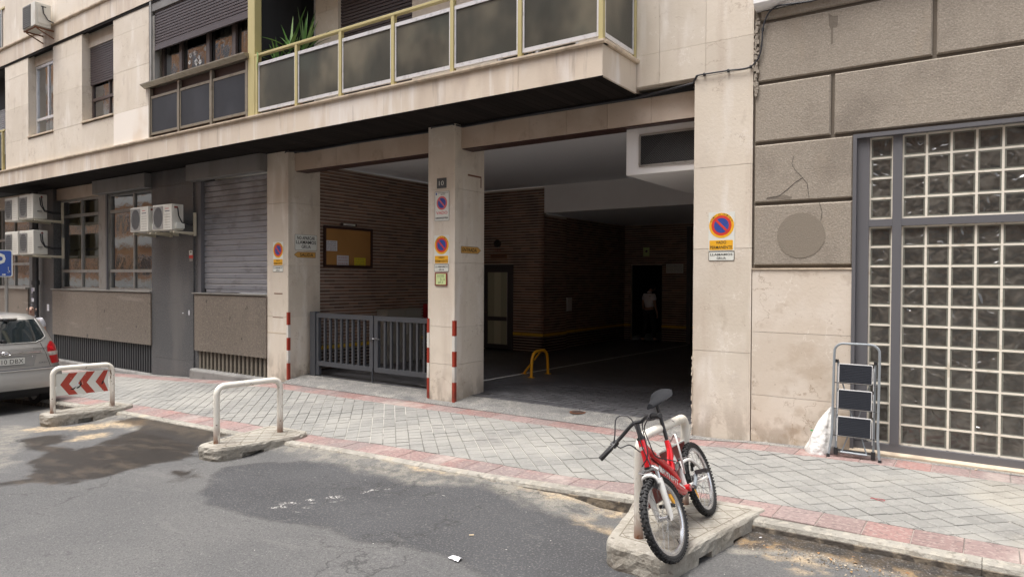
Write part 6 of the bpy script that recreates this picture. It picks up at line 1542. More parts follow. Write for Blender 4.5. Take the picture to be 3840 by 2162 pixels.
for s in (.085, .905):
    MB().tube([lp_(s, .16, -.03), lp_(s, 1.02, -.03)], .011, 8).build('rear_leg', M['ladder'], ld, smooth=True)
    b = MB().obox(lp_(s-.03 if s < .5 else s+.01, 1.025, -.025), (.016,0,0), (0,.016,0), (0,0,.016)); b.build('leg_cap', M['black_pl'], ld)
    b = MB().obox(lp_(s, .125, -.03), (.018,0,0), (0,.018,0), (0,0,.035)); b.build('rubber_foot', M['black_pl'], ld)
MB().tube([lp_(.085, .14, -.03), lp_(.905, .14, -.03)], .010, 8).build('rear_bar', M['black_pl'], ld); MB().tube([lp_(.20, .125, -.015), lp_(.78, .125, -.015)], .012, 6).build('rear_bar', M['ladder'], ld)
for (a, c) in (((.46,.42),(.23,.14)), ((.54,.42),(.76,.14)), ((.10,.95),(.45,.45)), ((.90,.95),(.55,.45))): MB().tube([lp_(*a, -.02), lp_(*c, -.02)], .007, 5).build('brace', M['ladder'], ld)
for (z0, z1) in ((.815, 1.008), (.557, .752), (.290, .487)):
    # each tread hangs almost upright, slightly proud of the frame
    A, Bq = .125, .865
    Pf = lambda a, z, d: lp_(a, z, d)
    n_ = 5; o_ = []
    for (aa, zz_, a0) in ((Bq-.03, z0+.012, -90), (Bq-.03, z1-.012, 0), (A+.03, z1-.012, 90), (A+.03, z0+.012, 180)):
        for k in range(n_): an = R(a0+k*90/(n_-1)); o_.append(lp_(aa+.03*math.cos(an), zz_+.012*math.sin(an), .022))
    MB().prism(o_, (0,-.012,0)).build('tread_frame', M['tread_rim'], ld)
    pc_ = [lp_(A+.014, z0+.007, .0345), lp_(Bq-.014, z0+.007, .0345), lp_(Bq-.014, z1-.007, .0345), lp_(A+.014, z1-.007, .0345)]
    o = MB().prism(pc_, (0,-.004,0)).build('tread', M['tread'], ld)
    q = MB()
    for k in range(11): zk = z0+.016+(z1-z0-.032)*k/10; q.tube([lp_(A+.03, zk, .039), lp_(Bq-.03, zk, .039)], .0016, 4)
    q.build('tread_rib', M['tread'], o)
    MB().tube([lp_(0, z0-.004), lp_(1, z0-.004)], .006, 6).build('pivot_bar', M['black_pl'], ld)
    for s in (.105, .885): MB().tube([lp_(s, z1-.03, .01), lp_(s, z0-.06, .0)], .004, 5).build('link_wire', M['alu'], ld)
bg = thing('plastic_bag', 'knotted white plastic bag slumped against the wall left of the step ladder', 'plastic bag', (-1.40, -.22, .055))
rows = []; rg_ = random.Random(21); nA = 64
for i in range(29):
    t_ = i/28; z_ = .052+.475*t_; wv = (.112*(1-t_**1.8)+.026)*(.90 if t_ < .05 else 1); dv_ = (.085*(1-t_**1.4)+.02); cx_ = -1.405+.125*t_**1.1; row = []
    for k in range(nA):
        a = 2*math.pi*k/nA; f_ = 1+.08*math.sin(3*a+4*t_)+.10*math.sin(6*a+7*t_+1)*(.35+t_)+.03*math.sin(9*a+5*t_)
        f_ += .03*math.sin(5*a-13*t_); row.append((cx_+wv*f_*math.cos(a), -.225+.03*t_+dv_*f_*math.sin(a), z_+.008*math.sin(5*a+6*t_)))
    row.append(row[0]); rows.append(row)
b = MB(); b.grid(rows); b.add([p for p in rows[0][:-1]], [tuple(range(nA))[::-1]]); b.build('bag_body', M['bag'], bg, smooth=True, angle=180)
b = MB(); top = np.array([-1.283, -.195, .52])
for a in (.5, 1.3, 2.1, 2.7): d = np.array([math.cos(a)*.028, -.01, math.sin(a)*.03]); b.tube([top-(0,0,.01), top+d*.6, top+d], [.016, .012, .003], 6)
b.build('knot', M['bag'], bg, smooth=True)
b = MB(); b.disc((-1.452, -.316, .305), (-.3,-1,.2), .016, .002, 10, r2=.008); b.build('green_print', M['green'], bg)

# ---- parking sign on its post
psy = -2.22; psx = oy(25, 1200, psy)[0]
gz_ = float(zs(psx, -2.2))
ps = thing('parking_sign', 'blue disabled-parking sign on a grey post at the left edge', 'parking sign', (psx, psy, gz_))
pz0, pz1 = 1.835, 2.385
MB().tube([(psx, psy, gz_-.02), (psx, psy, 2.3)], .032, 12).build('post', M['alugrey'], ps, smooth=True)
fwd = np.array([math.cos(R(12)), -math.sin(R(12)), 0]); rg2 = np.array([math.sin(R(12)), math.cos(R(12)), 0])
bd = Board(ps, np.array([psx, psy, pz0])+fwd*.04-rg2*.27, rg2, (0,0,1)); w_, h_ = .37, pz1-pz0
bd.rrect('plate', M['sign_white'], 0, 0, w_, h_, .04, 0, .02); bd.rrect('blue_face', M['sign_pblue'], .015, .015, w_-.02, h_-.015, .035, .02, .0212)
bd.text('P', M['sign_white'], w_*.47, h_*.54, w_*.42, h_*.66, .0216, .02)
bd.poly('arrow', M['sign_white'], [(w_*.52,h_*.065),(w_*.62,h_*.065),(w_*.62,h_*.045),(w_*.70,h_*.085),(w_*.62,h_*.125),(w_*.62,h_*.105),(w_*.52,h_*.105)], .0212, .0222)
q = MB(); cc = bd.P(w_*.80, h_*.20, .0222); q.tube([cc+bd.r*.020*math.cos(a)+bd.u*.020*math.sin(a) for a in np.linspace(-2.6, 1.0, 10)], .003, 5); q.tube([cc+bd.u*.07, cc+bd.u*.02, cc+bd.r*.02+bd.u*.015, cc+bd.r*.032-bd.u*.012], .003, 5); q.disc(cc+bd.u*.082, bd.n, .008, .001, 10); q.build('wheelchair_symbol', M['sign_white'], ps)
for z_ in (.62, 1.02, 1.45): MB().tube([(psx, psy, gz_+z_), (psx, psy, gz_+z_+.11)], .0335, 12).build('sticker', M['paper'] if z_ != 1.02 else M['st1'], ps, smooth=True)

# ================================================================== SILVER CAR
XR_, YC_ = -13.30, -3.30          # rear-most point, centre line
ZG = float(zr(-13.9))             # road under the rear wheels
car = thing('parked_car', 'silver compact SUV parked at the left edge, seen from behind', 'car', (XR_-2.1, YC_, ZG))
# level table: z, rear offset, half width, corner radius, front offset
LV = [(.30,.13,.74,.20,4.15),(.40,.05,.82,.22,4.26),(.50,.02,.855,.22,4.30),(.62,.03,.865,.22,4.30),(.74,.06,.868,.24,4.28),(.86,.085,.865,.26,4.22),(1.00,.10,.855,.28,4.05),(1.10,.125,.842,.30,3.55),(1.20,.175,.815,.30,3.25),(1.32,.25,.775,.29,3.00),(1.44,.325,.73,.28,2.75),(1.54,.40,.685,.27,2.55),(1.61,.47,.640,.26,2.40),(1.655,.58,.57,.26,2.25),(1.675,.80,.42,.25,2.0)]
LZ = [l[0] for l in LV]
def cprm(z): return [float(np.interp(z, LZ, [l[k] for l in LV])) for k in (1,2,3,4)]
def car_pt(z, s, out=0.):
    """s: distance along the plan outline from the centre of the tail, + to the kerb side"""
    ro, hw, r, fo = cprm(z); sg = 1 if s >= 0 else -1; s = abs(s); fl = hw-r
    crown = .045
    if s <= fl: y, x, nx, ny = s, 0., 1., 0.
    elif s <= fl+r*math.pi/2: a = (s-fl)/r; y = fl+r*math.sin(a); x = -r+r*math.cos(a); nx, ny = math.cos(a), math.sin(a)
    else: y = hw; x = -r-(s-fl-r*math.pi/2); nx, ny = 0., 1.
    x -= crown*min(1, (y/hw))**2*.8
    return np.array([XR_-ro+x+nx*out, YC_+sg*(y+ny*out), ZG+z])
zl_ = sorted(set([round(v, 3) for v in np.linspace(.30, 1.675, 34)]+LZ))
rows = []
for z in zl_:
    ro, hw, r, fo = cprm(z); fl = hw-r; per = fl+r*math.pi/2
    ss = list(np.linspace(0, fl, 7))+list(np.linspace(fl, per, 9))[1:]
    L_ = (fo-ro)-2*r; half = [car_pt(z, s) for s in ss]
    side = [car_pt(z, per+L_*k/20) for k in range(1, 21)]
    rf = min(.45, hw*.6)
    fr_ = []
    xe = side[-1][0]; 
    for k in range(1, 8): a = k/7*math.pi/2; fr_.append(np.array([xe-rf*.8*math.sin(a), YC_+hw-rf+rf*math.cos(a), ZG+z]))
    fr_.append(np.array([xe-rf*.8-.03, YC_, ZG+z]))
    right = half+side+fr_; left = [np.array([p[0], 2*YC_-p[1], p[2]]) for p in right[1:-1]][::-1]
    rows.append(right+left+[right[0]])
b = MB(); b.grid(rows); n_ = len(rows[0])-1; b.add(rows[-1][:-1], [tuple(range(n_))]); b.add(rows[0][:-1], [tuple(range(n_))[::-1]])
me = b.mesh('body', [M['carpaint'], M['rubber']], recalc=False)
bm = bmesh.new(); bm.from_mesh(me); bmesh.ops.remove_doubles(bm, verts=bm.verts, dist=.0005); bmesh.ops.recalc_face_normals(bm, faces=bm.faces); bm.to_mesh(me); bm.free()
body = bpy.data.objects.new('body', me); link(body, car)
WR, WX = .345, (XR_-.86, XR_-.86-2.63)
q = MB()
for wx in WX: q.tube([(wx, YC_-1.1, ZG+WR+.01), (wx, YC_-.58, ZG+WR+.01)], WR+.06, 24); q.tube([(wx, YC_+.58, ZG+WR+.01), (wx, YC_+1.1, ZG+WR+.01)], WR+.06, 24)
tme = q.mesh('tool', [M['rubber']]); tool = bpy.data.objects.new('tool', tme); C.objects.link(tool)
mo = body.modifiers.new('arches', 'BOOLEAN'); mo.object = tool; mo.operation = 'DIFFERENCE'; mo.solver = 'EXACT'
dg = bpy.context.evaluated_depsgraph_get(); me2 = bpy.data.meshes.new_from_object(body.evaluated_get(dg)); body.modifiers.clear(); body.data = me2; me2.shade_smooth(); me2.set_sharp_from_angle(angle=R(40))
C.objects.unlink(tool); bpy.data.objects.remove(tool)
def patch(name, mt, fz, fs, nz=10, ns=14, out=.004, parent=None, mirror=False, solid=0):
    """fz: (z0,z1) ; fs: function t-> (s0,s1)"""
    z0, z1 = fz; P = []
    for i in range(nz+1):
        t = i/nz; a, c = fs(t); zz_ = z0+(z1-z0)*t
        if callable(fz[0]): pass
        P.append([car_pt(zz_, a+(c-a)*j/ns, out) for j in range(ns+1)])
    b = MB(); b.grid(P); return b.build(name, mt, parent or car, smooth=True, recalc=True, angle=60)
def rib(name, mt, path, r_, parent=None): return MB().tube(path, r_, 8).build(name, mt, parent or car, smooth=True)
# rear window: rounded lower corners
def ws(t):
    zz_ = 1.215+(1.565-1.215)*t; hw = cprm(zz_)[1]
    lim = .66*(1-max(0, .25-t)**1.6*2.6)*(1-.10*t)-.03*t
    return (-lim, lim)
rw = patch('rear_window', M['carglass'], (1.20, 1.575), ws, 14, 24, .006)
P = [car_pt(1.20+.375*i/14, ws(i/14)[1]+.008, .008) for i in range(15)]; Pl = [np.array([p[0], 2*YC_-p[1], p[2]]) for p in P]
rib('window_trim', M['bumper_gray'], Pl[::-1]+[car_pt(1.193, s, .008) for s in np.linspace(-ws(0)[1], ws(0)[1], 12)]+P, .007)
# seats and a head restraint seen through the glass, high brake light, washer hump
b = MB().obox(car_pt(1.60, 0, .02), (.03,0,0), (0,.28,0), (0,0,.012)); b.build('roof_spoiler', M['carpaint'], car, bevel=.008)
MB().obox(car_pt(1.575, .10, .02), (.05,0,0), (0,.035,0), (0,0,.022)).build('wiper_washer_hump', M['black_pl'], car, bevel=.012)
rib('wiper_arm', M['black_pl'], [car_pt(1.245, -.02, .02), car_pt(1.25, -.12, .026), car_pt(1.265, -.45, .022)], .012)
b = MB().tube([car_pt(1.23, 0, .0), car_pt(1.23, 0, .035)], .03, 12); b.build('wiper_pivot', M['black_pl'], car)
# side windows
for sg, nm in ((1, 'side_window'), (-1, 'side_window')):
    P = []
    for i in range(9):
        zz_ = 1.17+.37*i/8; ro, hw, r, fo = cprm(zz_); x0_ = XR_-.62-.10*i/8; x1_ = XR_-fo+.35+.0*i
        P.append([(x0_+(x1_-x0_)*j/10, YC_+sg*(hw+.004), ZG+zz_) for j in range(11)])
    MB().grid(P).build(nm, M['carglass'], car, smooth=True)
# tail lights wrapping the corners
for sg in (1, -1):
    def lp2(z0, z1, nm, mt, out=.012):
        P = []
        for i in range(9):
            zz_ = z0+(z1-z0)*i/8; ro, hw, r, fo = cprm(zz_); fl = hw-r; t = (zz_-.815)/.375
            s0 = fl+.07*max(0, t-.55)/.45+.02*(1-t)+.04+max(0,(t-.8))*.35; s1 = fl+r*1.35-(max(0, t-.62)**1.3)*.55
            if s1 < s0+.01: s1 = s0+.01
            P.append([car_pt(zz_, sg*(s0+(s1-s0)*j/10), out) for j in range(11)])
        return MB().grid(P).build(nm, mt, parent=tl, smooth=True, angle=60)
    tl = part('tail_light', car)
    lp2(.815, .952, 'red_lens', M['tail_red']); lp2(.955, 1.018, 'clear_lens', M['tail_clear']); lp2(1.021, 1.19, 'red_lens', M['tail_red'])
    P = []
    for i in range(5):
        zz_ = 1.05+.06*i/4; ro, hw, r, fo = cprm(zz_); fl = hw-r; P.append([car_pt(zz_, sg*(fl+.12+.07*j/5), .016) for j in range(6)])
    MB().grid(P).build('bright_red_lens', M['tail_redb'], tl, smooth=True)  # brighter red patch on the upper lens
    rib('lens_divider', M['chrome'], [car_pt(.985, sg*(cprm(.985)[1]-cprm(.985)[2]+.10+.02*k), .017) for k in range(3)], .008, tl)
# bumper, step, seams
patch('bumper', M['bumper_gray'], (.42, .735), lambda t: (-1.05, 1.05), 8, 40, .028)
patch('bumper_step', M['metal_gray'], (.735, .765), lambda t: (-.80, .80), 2, 30, .020)
rib('bumper_edge', M['carpaint'], [car_pt(.738, s, .030) for s in np.linspace(-1.0, 1.0, 40)], .012)
patch('underside_valance', M['rubber'], (.20+.10, .42), lambda t: (-.95, .95), 4, 30, .006)
for sg in (1, -1): rib('tailgate_seam', M['rubber'], [car_pt(.77+.41*k/8, sg*(cprm(.77+.41*k/8)[1]-cprm(.77+.41*k/8)[2]+.03-.02*k/8), .001) for k in range(9)], .004)
# plate recess as a darker patch with its shade in the colour, plate, chrome strip and badge
patch('plate_recess_shade', M['metal_gray2'] if 'metal_gray2' in M else M.setdefault('metal_gray2', mat('shaded_silver', (.30,.295,.285), .4, metal=.4)), (.80, .985), lambda t: (-.40-.05*t, .40+.05*t), 4, 10, .003)
rib('chrome_strip', M['chrome'], [car_pt(1.035, s, .010) for s in np.linspace(-.52, .52, 20)], .012)
pl = part('number_plate', car); bd = Board(pl, car_pt(.845, -.26, .012), (0,1,0), (0,0,1)); bd.rrect('plate_face', M['plate'], 0, 0, .52, .11, .008, 0, .006)
bd.rect('border', M['sign_black'], .002, -.006, .518, 0, 0, .006); bd.rect('blue_strip', M['sign_pblue'], .004, .004, .045, .106, .006, .0065)
bd.text('5610 DBX', M['sign_black'], .285, .055, .43, .074, .0068, .0)
bd2 = part('badge', car); bc = car_pt(1.035, 0, .028); q = MB()
q.tube([bc+np.array([0, .065*math.cos(a), .035*math.sin(a)]) for a in np.linspace(0, 2*math.pi, 25)[:-1]], .006, 6, closed=True); q.tube([bc+np.array([0,-.038,-.022]), bc+np.array([0,-.012,.024])], .006, 6); q.tube([bc+np.array([0,.012,-.024]), bc+np.array([0,.038,.022])], .006, 6); q.tube([bc+np.array([0,-.022,-.006]), bc+np.array([0,.022,.006])], .006, 6)
q.build('emblem', M['chrome'], bd2, smooth=True)
text_mesh('lettering', 'TUCSON', M['chrome_dark'] if 'chrome_dark' in M else M.setdefault('chrome_dark', mat('dark_chrome_letters', (.16,.16,.17), .3, metal=.6)), car, car_pt(1.085, .50, .006), (0,1,0), (0,0,1), (1,0,0), .0, 0, .20, .028, .004, .01)
text_mesh('lettering', 'CRDi', M['chrome_dark'], car, car_pt(.845, .52, .006), (0,1,0), (0,0,1), (1,0,0), .02, 0, .13, .026, .004, .01)
b = MB().disc(car_pt(.96, .38, .006), (1,0,0), .010, .006, 10); b.build('tailgate_lock', M['chrome'], car)
# interior dark shapes behind the glass are suggested by the dark pane; wheels
for wx in WX:
    for sg in (1, -1):
        wy = YC_+sg*.775; wh = part('wheel', car); q = MB(); pr = [(-.11,.245),(-.115,.30),(-.10,.335),(-.06,.345),(.06,.345),(.10,.335),(.115,.30),(.11,.245)]
        P = [[(wx+r_*math.cos(a), wy+y_, ZG+WR+r_*math.sin(a)) for y_, r_ in pr] for a in np.linspace(0, 2*math.pi, 33)]
        q.grid(P); q.build('tyre', M['rubber'], wh, smooth=True); q = MB(); q.tube([(wx, wy-.10, ZG+WR), (wx, wy+.10, ZG+WR)], .245, 24)
        q.build('rim', M['alugrey'], wh, smooth=True)
        for k in range(5): a = 2*math.pi*k/5; c_ = np.array([wx+.13*math.cos(a), wy+sg*.103, ZG+WR+.13*math.sin(a)]); MB().obox(c_, np.array([math.cos(a),0,math.sin(a)])*.10, np.array([-math.sin(a),0,math.cos(a)])*.03, (0,.006,0)).build('spoke', M['rim_metal'], wh)
b = MB(); b.box(XR_-4.0, XR_-.30, YC_-.55, YC_+.55, ZG+.24, ZG+.34); b.build('underbody', M['rubber'], car)
b = MB(); b.box(XR_-.86-.05, XR_-.86+.05, YC_-.7, YC_+.7, ZG+.26, ZG+.34); b.build('axle', M['rubber'], car)

# ================================================================== PEOPLE
def skin_mesh(name, nodes, edges, mt, parent, sub=2, root=None, smooth_=True):
    names = list(nodes); idx = {k: i for i, k in enumerate(names)}
    me = bpy.data.meshes.new(name); me.from_pydata([tuple(map(float, nodes[k][0])) for k in names], [(idx[a], idx[c]) for a, c in edges], [])
    o = bpy.data.objects.new(name, me); C.objects.link(o)
    sk = o.modifiers.new('skin', 'SKIN'); sk.use_smooth_shade = True; sk.branch_smoothing = .3
    for i, k in enumerate(names):
        r_ = nodes[k][1]; r_ = (r_, r_) if not hasattr(r_, '__len__') else r_
        me.skin_vertices[0].data[i].radius = r_; me.skin_vertices[0].data[i].use_root = (k == (root or names[0]))
    sb = o.modifiers.new('sub', 'SUBSURF'); sb.levels = sub; sb.render_levels = sub
    dg = bpy.context.evaluated_depsgraph_get(); m2 = bpy.data.meshes.new_from_object(o.evaluated_get(dg)); C.objects.unlink(o); bpy.data.objects.remove(o)
    m2.materials.clear(); m2.materials.append(mt); m2.shade_smooth(); m2.name = name
    r = bpy.data.objects.new(name, m2); return link(r, parent)
def person(label, loc, face, H_, shirt, trousers, hair=True, stride=.0, lean=0., bow=0.):
    """standing figure; face: heading angle of the chest (radians from +X)"""
    x0, y0, z0 = loc; fx, fy = math.cos(face), math.sin(face); f = np.array([fx, fy, 0]); r = np.array([fy, -fx, 0]); k = H_/1.74
    P = lambda a, b_, c_: np.array([x0, y0, z0])+(r*a+f*(b_+lean*max(0, c_-.9)))*k+np.array([0, 0, c_*k])
    t = thing('person', label, 'person', loc)
    n = {'pelvis': (P(0,0,.93), (.15*k,.11*k)), 'waist': (P(0,.0,1.08), (.135*k,.105*k)), 'chest': (P(0,0,1.27), (.165*k,.115*k)), 'neckb': (P(0,.0,1.43), (.075*k,.07*k)),
         'neck': (P(0,.015,1.50), (.055*k,.055*k)), 'jaw': (P(0,.035+bow*.5,1.56-bow*.2), (.058*k,.065*k)), 'head': (P(0,.035+bow,1.635-bow*.4), (.075*k,.092*k)), 'crown': (P(0,.025+bow*1.3,1.695-bow*.6), (.058*k,.070*k)), 'nose': (P(0,.135+bow,1.61-bow*.5), (.012*k,.012*k))}
    e = [('pelvis','waist'),('waist','chest'),('chest','neckb'),('neckb','neck'),('neck','jaw'),('jaw','head'),('head','crown'),('head','nose')]
    for s, nm in ((1,'r'), (-1,'l')):
        st = stride*s
        n.update({'sh'+nm: (P(.175*s,0,1.395), .058*k), 'el'+nm: (P(.235*s,-.02,1.12), .042*k), 'wr'+nm: (P(.255*s,.05,.88), .027*k), 'pa'+nm: (P(.255*s,.065,.81), (.022*k,.034*k)),
                  'hp'+nm: (P(.095*s,0,.88), .085*k), 'kn'+nm: (P(.105*s,.02+st*.5,.49), .056*k), 'an'+nm: (P(.11*s,-.03+st,.09), .038*k), 'ft'+nm: (P(.12*s,.10+st,.035), (.036*k,.026*k))})
        e += [('chest','sh'+nm),('sh'+nm,'el'+nm),('el'+nm,'wr'+nm),('wr'+nm,'pa'+nm),('pelvis','hp'+nm),('hp'+nm,'kn'+nm),('kn'+nm,'an'+nm),('an'+nm,'ft'+nm)]
        for i, (dx, L1, L2) in enumerate(((-.028,.036,.028),(-.010,.042,.032),(.008,.040,.030),(.026,.032,.024))):
            n['f%d%s' % (i, nm)] = (P(.255*s, .068+dx, .81-.03-L1), .0078*k); n['g%d%s' % (i, nm)] = (P(.250*s-.010*s, .070+dx, .81-.03-L1-L2), .0065*k)
            e += [('pa'+nm, 'f%d%s' % (i, nm)), ('f%d%s' % (i, nm), 'g%d%s' % (i, nm))]
        n['t1'+nm] = (P(.238*s, .105, .80), .009*k); n['t2'+nm] = (P(.230*s, .115, .765), .0075*k); e += [('wr'+nm, 't1'+nm), ('t1'+nm, 't2'+nm)]
    skin_mesh('body', n, e, M['skin'], t, 2, 'pelvis')
    g = lambda q, d: (n[q][0], tuple(v+d for v in (n[q][1] if hasattr(n[q][1], '__len__') else (n[q][1],)*2)))
    sn = {q: g(q, .018) for q in ('pelvis','waist','chest')}; sn['pelvis'] = (P(0,0,.98), (.158*k,.122*k)); sn['neckb'] = (n['neckb'][0]-np.array([0,0,.01]), (.080*k,.075*k)); se = [('pelvis','waist'),('waist','chest'),('chest','neckb')]
    for nm in 'rl': sn['sh'+nm] = g('sh'+nm, .018); mid = n['sh'+nm][0]*.35+n['el'+nm][0]*.65; sn['sl'+nm] = (mid, (.066*k, .066*k)); se += [('chest','sh'+nm),('sh'+nm,'sl'+nm)]
    so_ = skin_mesh('shirt', sn, se, shirt, t, 2, 'chest')
    b = MB(); c_ = P(0,.005,1.475); b.tube([c_+r*.062*k*math.cos(a)+f*.062*k*math.sin(a)-np.array([0,0,.012*math.sin(a)]) for a in np.linspace(0, 2*math.pi, 17)[:-1]], .014*k, 6, closed=True); b.build('collar', shirt, so_, smooth=True)
    tn = {'pelvis': (P(0,0,.95), (.155*k,.120*k))}; te = []
    for nm in 'rl':
        for q in ('hp','kn'): tn[q+nm] = g(q+nm, .016)
        tn['an'+nm] = (n['an'+nm][0]+np.array([0,0,.02]), (.058*k,.06*k)); te += [('pelvis','hp'+nm),('hp'+nm,'kn'+nm),('kn'+nm,'an'+nm)]
    skin_mesh('trousers', tn, te, trousers, t, 2, 'pelvis')
    for nm in 'rl':
        a = n['an'+nm][0]; skin_mesh('shoe', {'a': (a-np.array([0,0,.035*k]), (.045*k,.045*k)), 'b': (n['ft'+nm][0]+f*.0, (.045*k,.034*k)), 'c': (n['ft'+nm][0]+f*.06*k, (.038*k,.026*k))}, [('a','b'),('b','c')], M['shoe'], t, 1)
    hc = n['head'][0]
    for s in (1, -1):
        b = MB().disc(hc+r*.078*k*s+np.array([0,0,-.015*k]), r*s, .020*k, .012*k, 12, r2=.032*k); b.build('ear', M['skin'], t, smooth=True)
        b = MB().disc(hc+r*.030*k*s+f*.094*k+np.array([0,0,.002]), f, .013*k, .003, 10, r2=.006*k); b.build('eye', M['shoe'], t)
        b = MB().obox(hc+r*.030*k*s+f*.096*k+np.array([0,0,.020*k]), r*.018*k, f*.004, (0,0,.004*k)); b.build('eyebrow', M['hair'], t)
    b = MB().obox(hc+f*.094*k+np.array([0,0,-.058*k]), r*.022*k, f*.004, (0,0,.0045*k)); b.build('mouth', M['maroon'], t)
    if bow > .05:
        rows = [[hc+np.array([0,0,.01])+(r*math.cos(a)*.090+f*math.sin(a)*.108)*k*math.cos(ph_)+np.array([0,0,.118*k*math.sin(ph_)]) for a in np.linspace(0, 2*math.pi, 21)] for ph_ in np.linspace(-.45, 1.5, 9)]
        MB().grid(rows).build('hair', M['shoe'], t, smooth=True)
    elif hair:   # short hair at the back and sides
        rows = []
        for i in range(8):
            ph_ = -.25+1.35*i/7
            rows.append([hc+np.array([0,0,.012])+(r*math.cos(a)*.088+f*math.sin(a)*.100)*k*math.cos(ph_)+np.array([0,0,.105*k*math.sin(ph_)]) for a in np.linspace(math.pi*.95, math.pi*2.05, 13)])
        MB().grid(rows).build('hair', M['hair'], t, smooth=True)
    return t
pp_ = oy(119, 1142, -1.5)
person('balding man in a pale shirt standing behind the silver car by the drainpipe', (pp_[0], -1.5, float(zs(pp_[0], -1.5))), R(-28), 1.72, M['shirt_grey'], M['trousers'], hair=False)
mp_ = oy(2437, 1200, 10.25)
person('man in a white short-sleeved shirt seen from behind at the dark garage doorway', (mp_[0], 10.2, .07), R(72), 1.66, M['shirt'], M['trousers'], hair=True, stride=.14, bow=.11)

# ================================================================== BICYCLE
Rr = np.array([-1.68, -2.74, .083]); Fr = np.array([-1.595, -3.635, .050])
uB = (Fr-Rr)/np.linalg.norm(Fr-Rr); LN = R(20)
UB = np.array([-math.sin(LN), 0, math.cos(LN)]); UB -= uB*(UB@uB); UB /= np.linalg.norm(UB); NB = np.cross(uB, UB)
def bp(a, b_, n=0.): return Rr+uB*a+UB*b_+NB*n
bike = thing('bicycle', 'red and white child mountain bike leaning on the right-hand barrier', 'bicycle', tuple(Rr+uB*.45), None)
WRr = .272
def wheel(ca, cb, steer=0., label=None):
    """spoked wheel about centre (a,b), plane turned by steer about UB"""
    wh = part('wheel', bike)
    h_ = uB*math.cos(steer)+NB*math.sin(steer); ax = np.cross(UB, h_); ax /= np.linalg.norm(ax); ct = bp(ca, cb)
    W_ = lambda r_, th, d=0.: ct+(h_*math.cos(th)+UB*math.sin(th))*r_+ax*d
    rt = WRr-.024; q = MB(); P = []
    for th in np.linspace(0, 2*math.pi, 61): P.append([W_(rt+.0215*math.cos(p), th, .0225*math.sin(p)) for p in np.linspace(0, 2*math.pi, 13)])
    q.grid(P); q.build('tyre', M['rubber'], wh, smooth=True, recalc=True)
    q = MB(); rk = random.Random(5)
    for k in range(66):
        th = 2*math.pi*k/66
        for j, (pa, wa, wr) in enumerate(((0., .009, .0065), (.62, .007, .0065), (-.62, .007, .0065), (1.05, .006, .0065), (-1.05, .006, .0065))):
            if (k+j) % 2 and abs(pa) < 1: continue
            c_ = W_(rt+.0225*math.cos(pa), th, .0235*math.sin(pa)); rad = (h_*math.cos(th)+UB*math.sin(th))*math.cos(pa)+ax*math.sin(pa); tg = -h_*math.sin(th)+UB*math.cos(th); sd = np.cross(rad, tg)
            q.obox(c_, tg*wr, sd*wa, rad*.0062)
    tag(q.build('tyre_tread', M['rubber'], wh, recalc=False), kind='stuff')
    q = MB(); P = []
    pr = [(rt-.018, -.014), (rt-.018, .014), (rt-.032, .013), (rt-.040, .006), (rt-.040, -.006), (rt-.032, -.013), (rt-.018, -.014)]
    for th in np.linspace(0, 2*math.pi, 61): P.append([W_(r_, th, d) for r_, d in pr])
    q.grid(P); q.build('rim', M['bike_white'] if False else M['rim_metal'], wh, smooth=True)
    q = MB()
    for k in range(28):
        th = 2*math.pi*k/28; sg = 1 if k % 2 else -1; off = .38*(1 if (k//2) % 2 else -1)
        q.tube([W_(.020, th+off*2.2, .028*sg), W_(rt-.038, th, .0)], .0011, 4)
    tag(q.build('spokes', M['spoke'], wh, recalc=False), kind='stuff')
    q = MB(); q.tube([W_(0, 0, -.048), W_(0, 0, .048)], .006, 8); q.tube([W_(0, 0, -.030), W_(0, 0, -.024)], .022, 14); q.tube([W_(0, 0, .024), W_(0, 0, .030)], .022, 14); q.tube([W_(0, 0, -.03), W_(0, 0, .03)], .013, 12)
    q.build('hub', M['rim_metal'], wh, smooth=True)
    for th in ((2.75,) if ca > .5 else (-.35,)):
        P = []; 
        rl = MB(); rr_ = rt*.74; tg = -h_*math.sin(th)+UB*math.cos(th); rd = h_*math.cos(th)+UB*math.sin(th)
        c_ = W_(rr_, th); L_ = .042; w_ = .016
        rl.prism([c_+tg*x_+rd*y_+ax*.006 for x_, y_ in ((-L_,0),(-L_*.6,w_),(L_*.6,w_),(L_,0),(L_*.6,-w_*.7),(-L_*.6,-w_*.7))], -ax*.012); rl.build('reflector', M['reflector'], wh)
    q = MB(); th = -1.95 if ca > .5 else 2.4; q.tube([W_(rt-.04, th, 0), W_(rt-.075, th, 0)], .0035, 6); q.build('valve', M['black_pl'], wh)
    return wh, W_, h_, ax
ST = R(7)
# front wheel first so its axis is known
fa_, fb_ = .868, WRr
rwh = wheel(.0, WRr, 0.); fwh = wheel(fa_+.02, WRr, ST); FWf, h_, ax_ = fwh[1], fwh[2], fwh[3]
FH = bp(fa_+.02, WRr)
# steering axis
s_top = bp(.83, .775); s_bot = bp(.865, .610); sx_ = (s_top-s_bot)/np.linalg.norm(s_top-s_bot)
MB().tube([s_bot-sx_*.005, s_top+sx_*.005], .0265, 16).build('head_tube', M['bike_red'], bike, smooth=True)
MB().disc(s_bot+sx_*.12+h_*.0262, h_, .016, .002, 14).build('head_badge', M['bike_white'], bike)
for p in (s_top+sx_*.012, s_bot-sx_*.012): MB().tube([p-sx_*.008, p+sx_*.008], .030, 14).build('headset_ring', M['bike_black'], bike, smooth=True)
stem_c = bp(.80, .890)
MB().tube([s_top+sx_*.01, s_top+sx_*.055, stem_c-(0,0,.01)], [.024,.014,.014], 10).build('stem', M['bike_black'], bike, smooth=True)
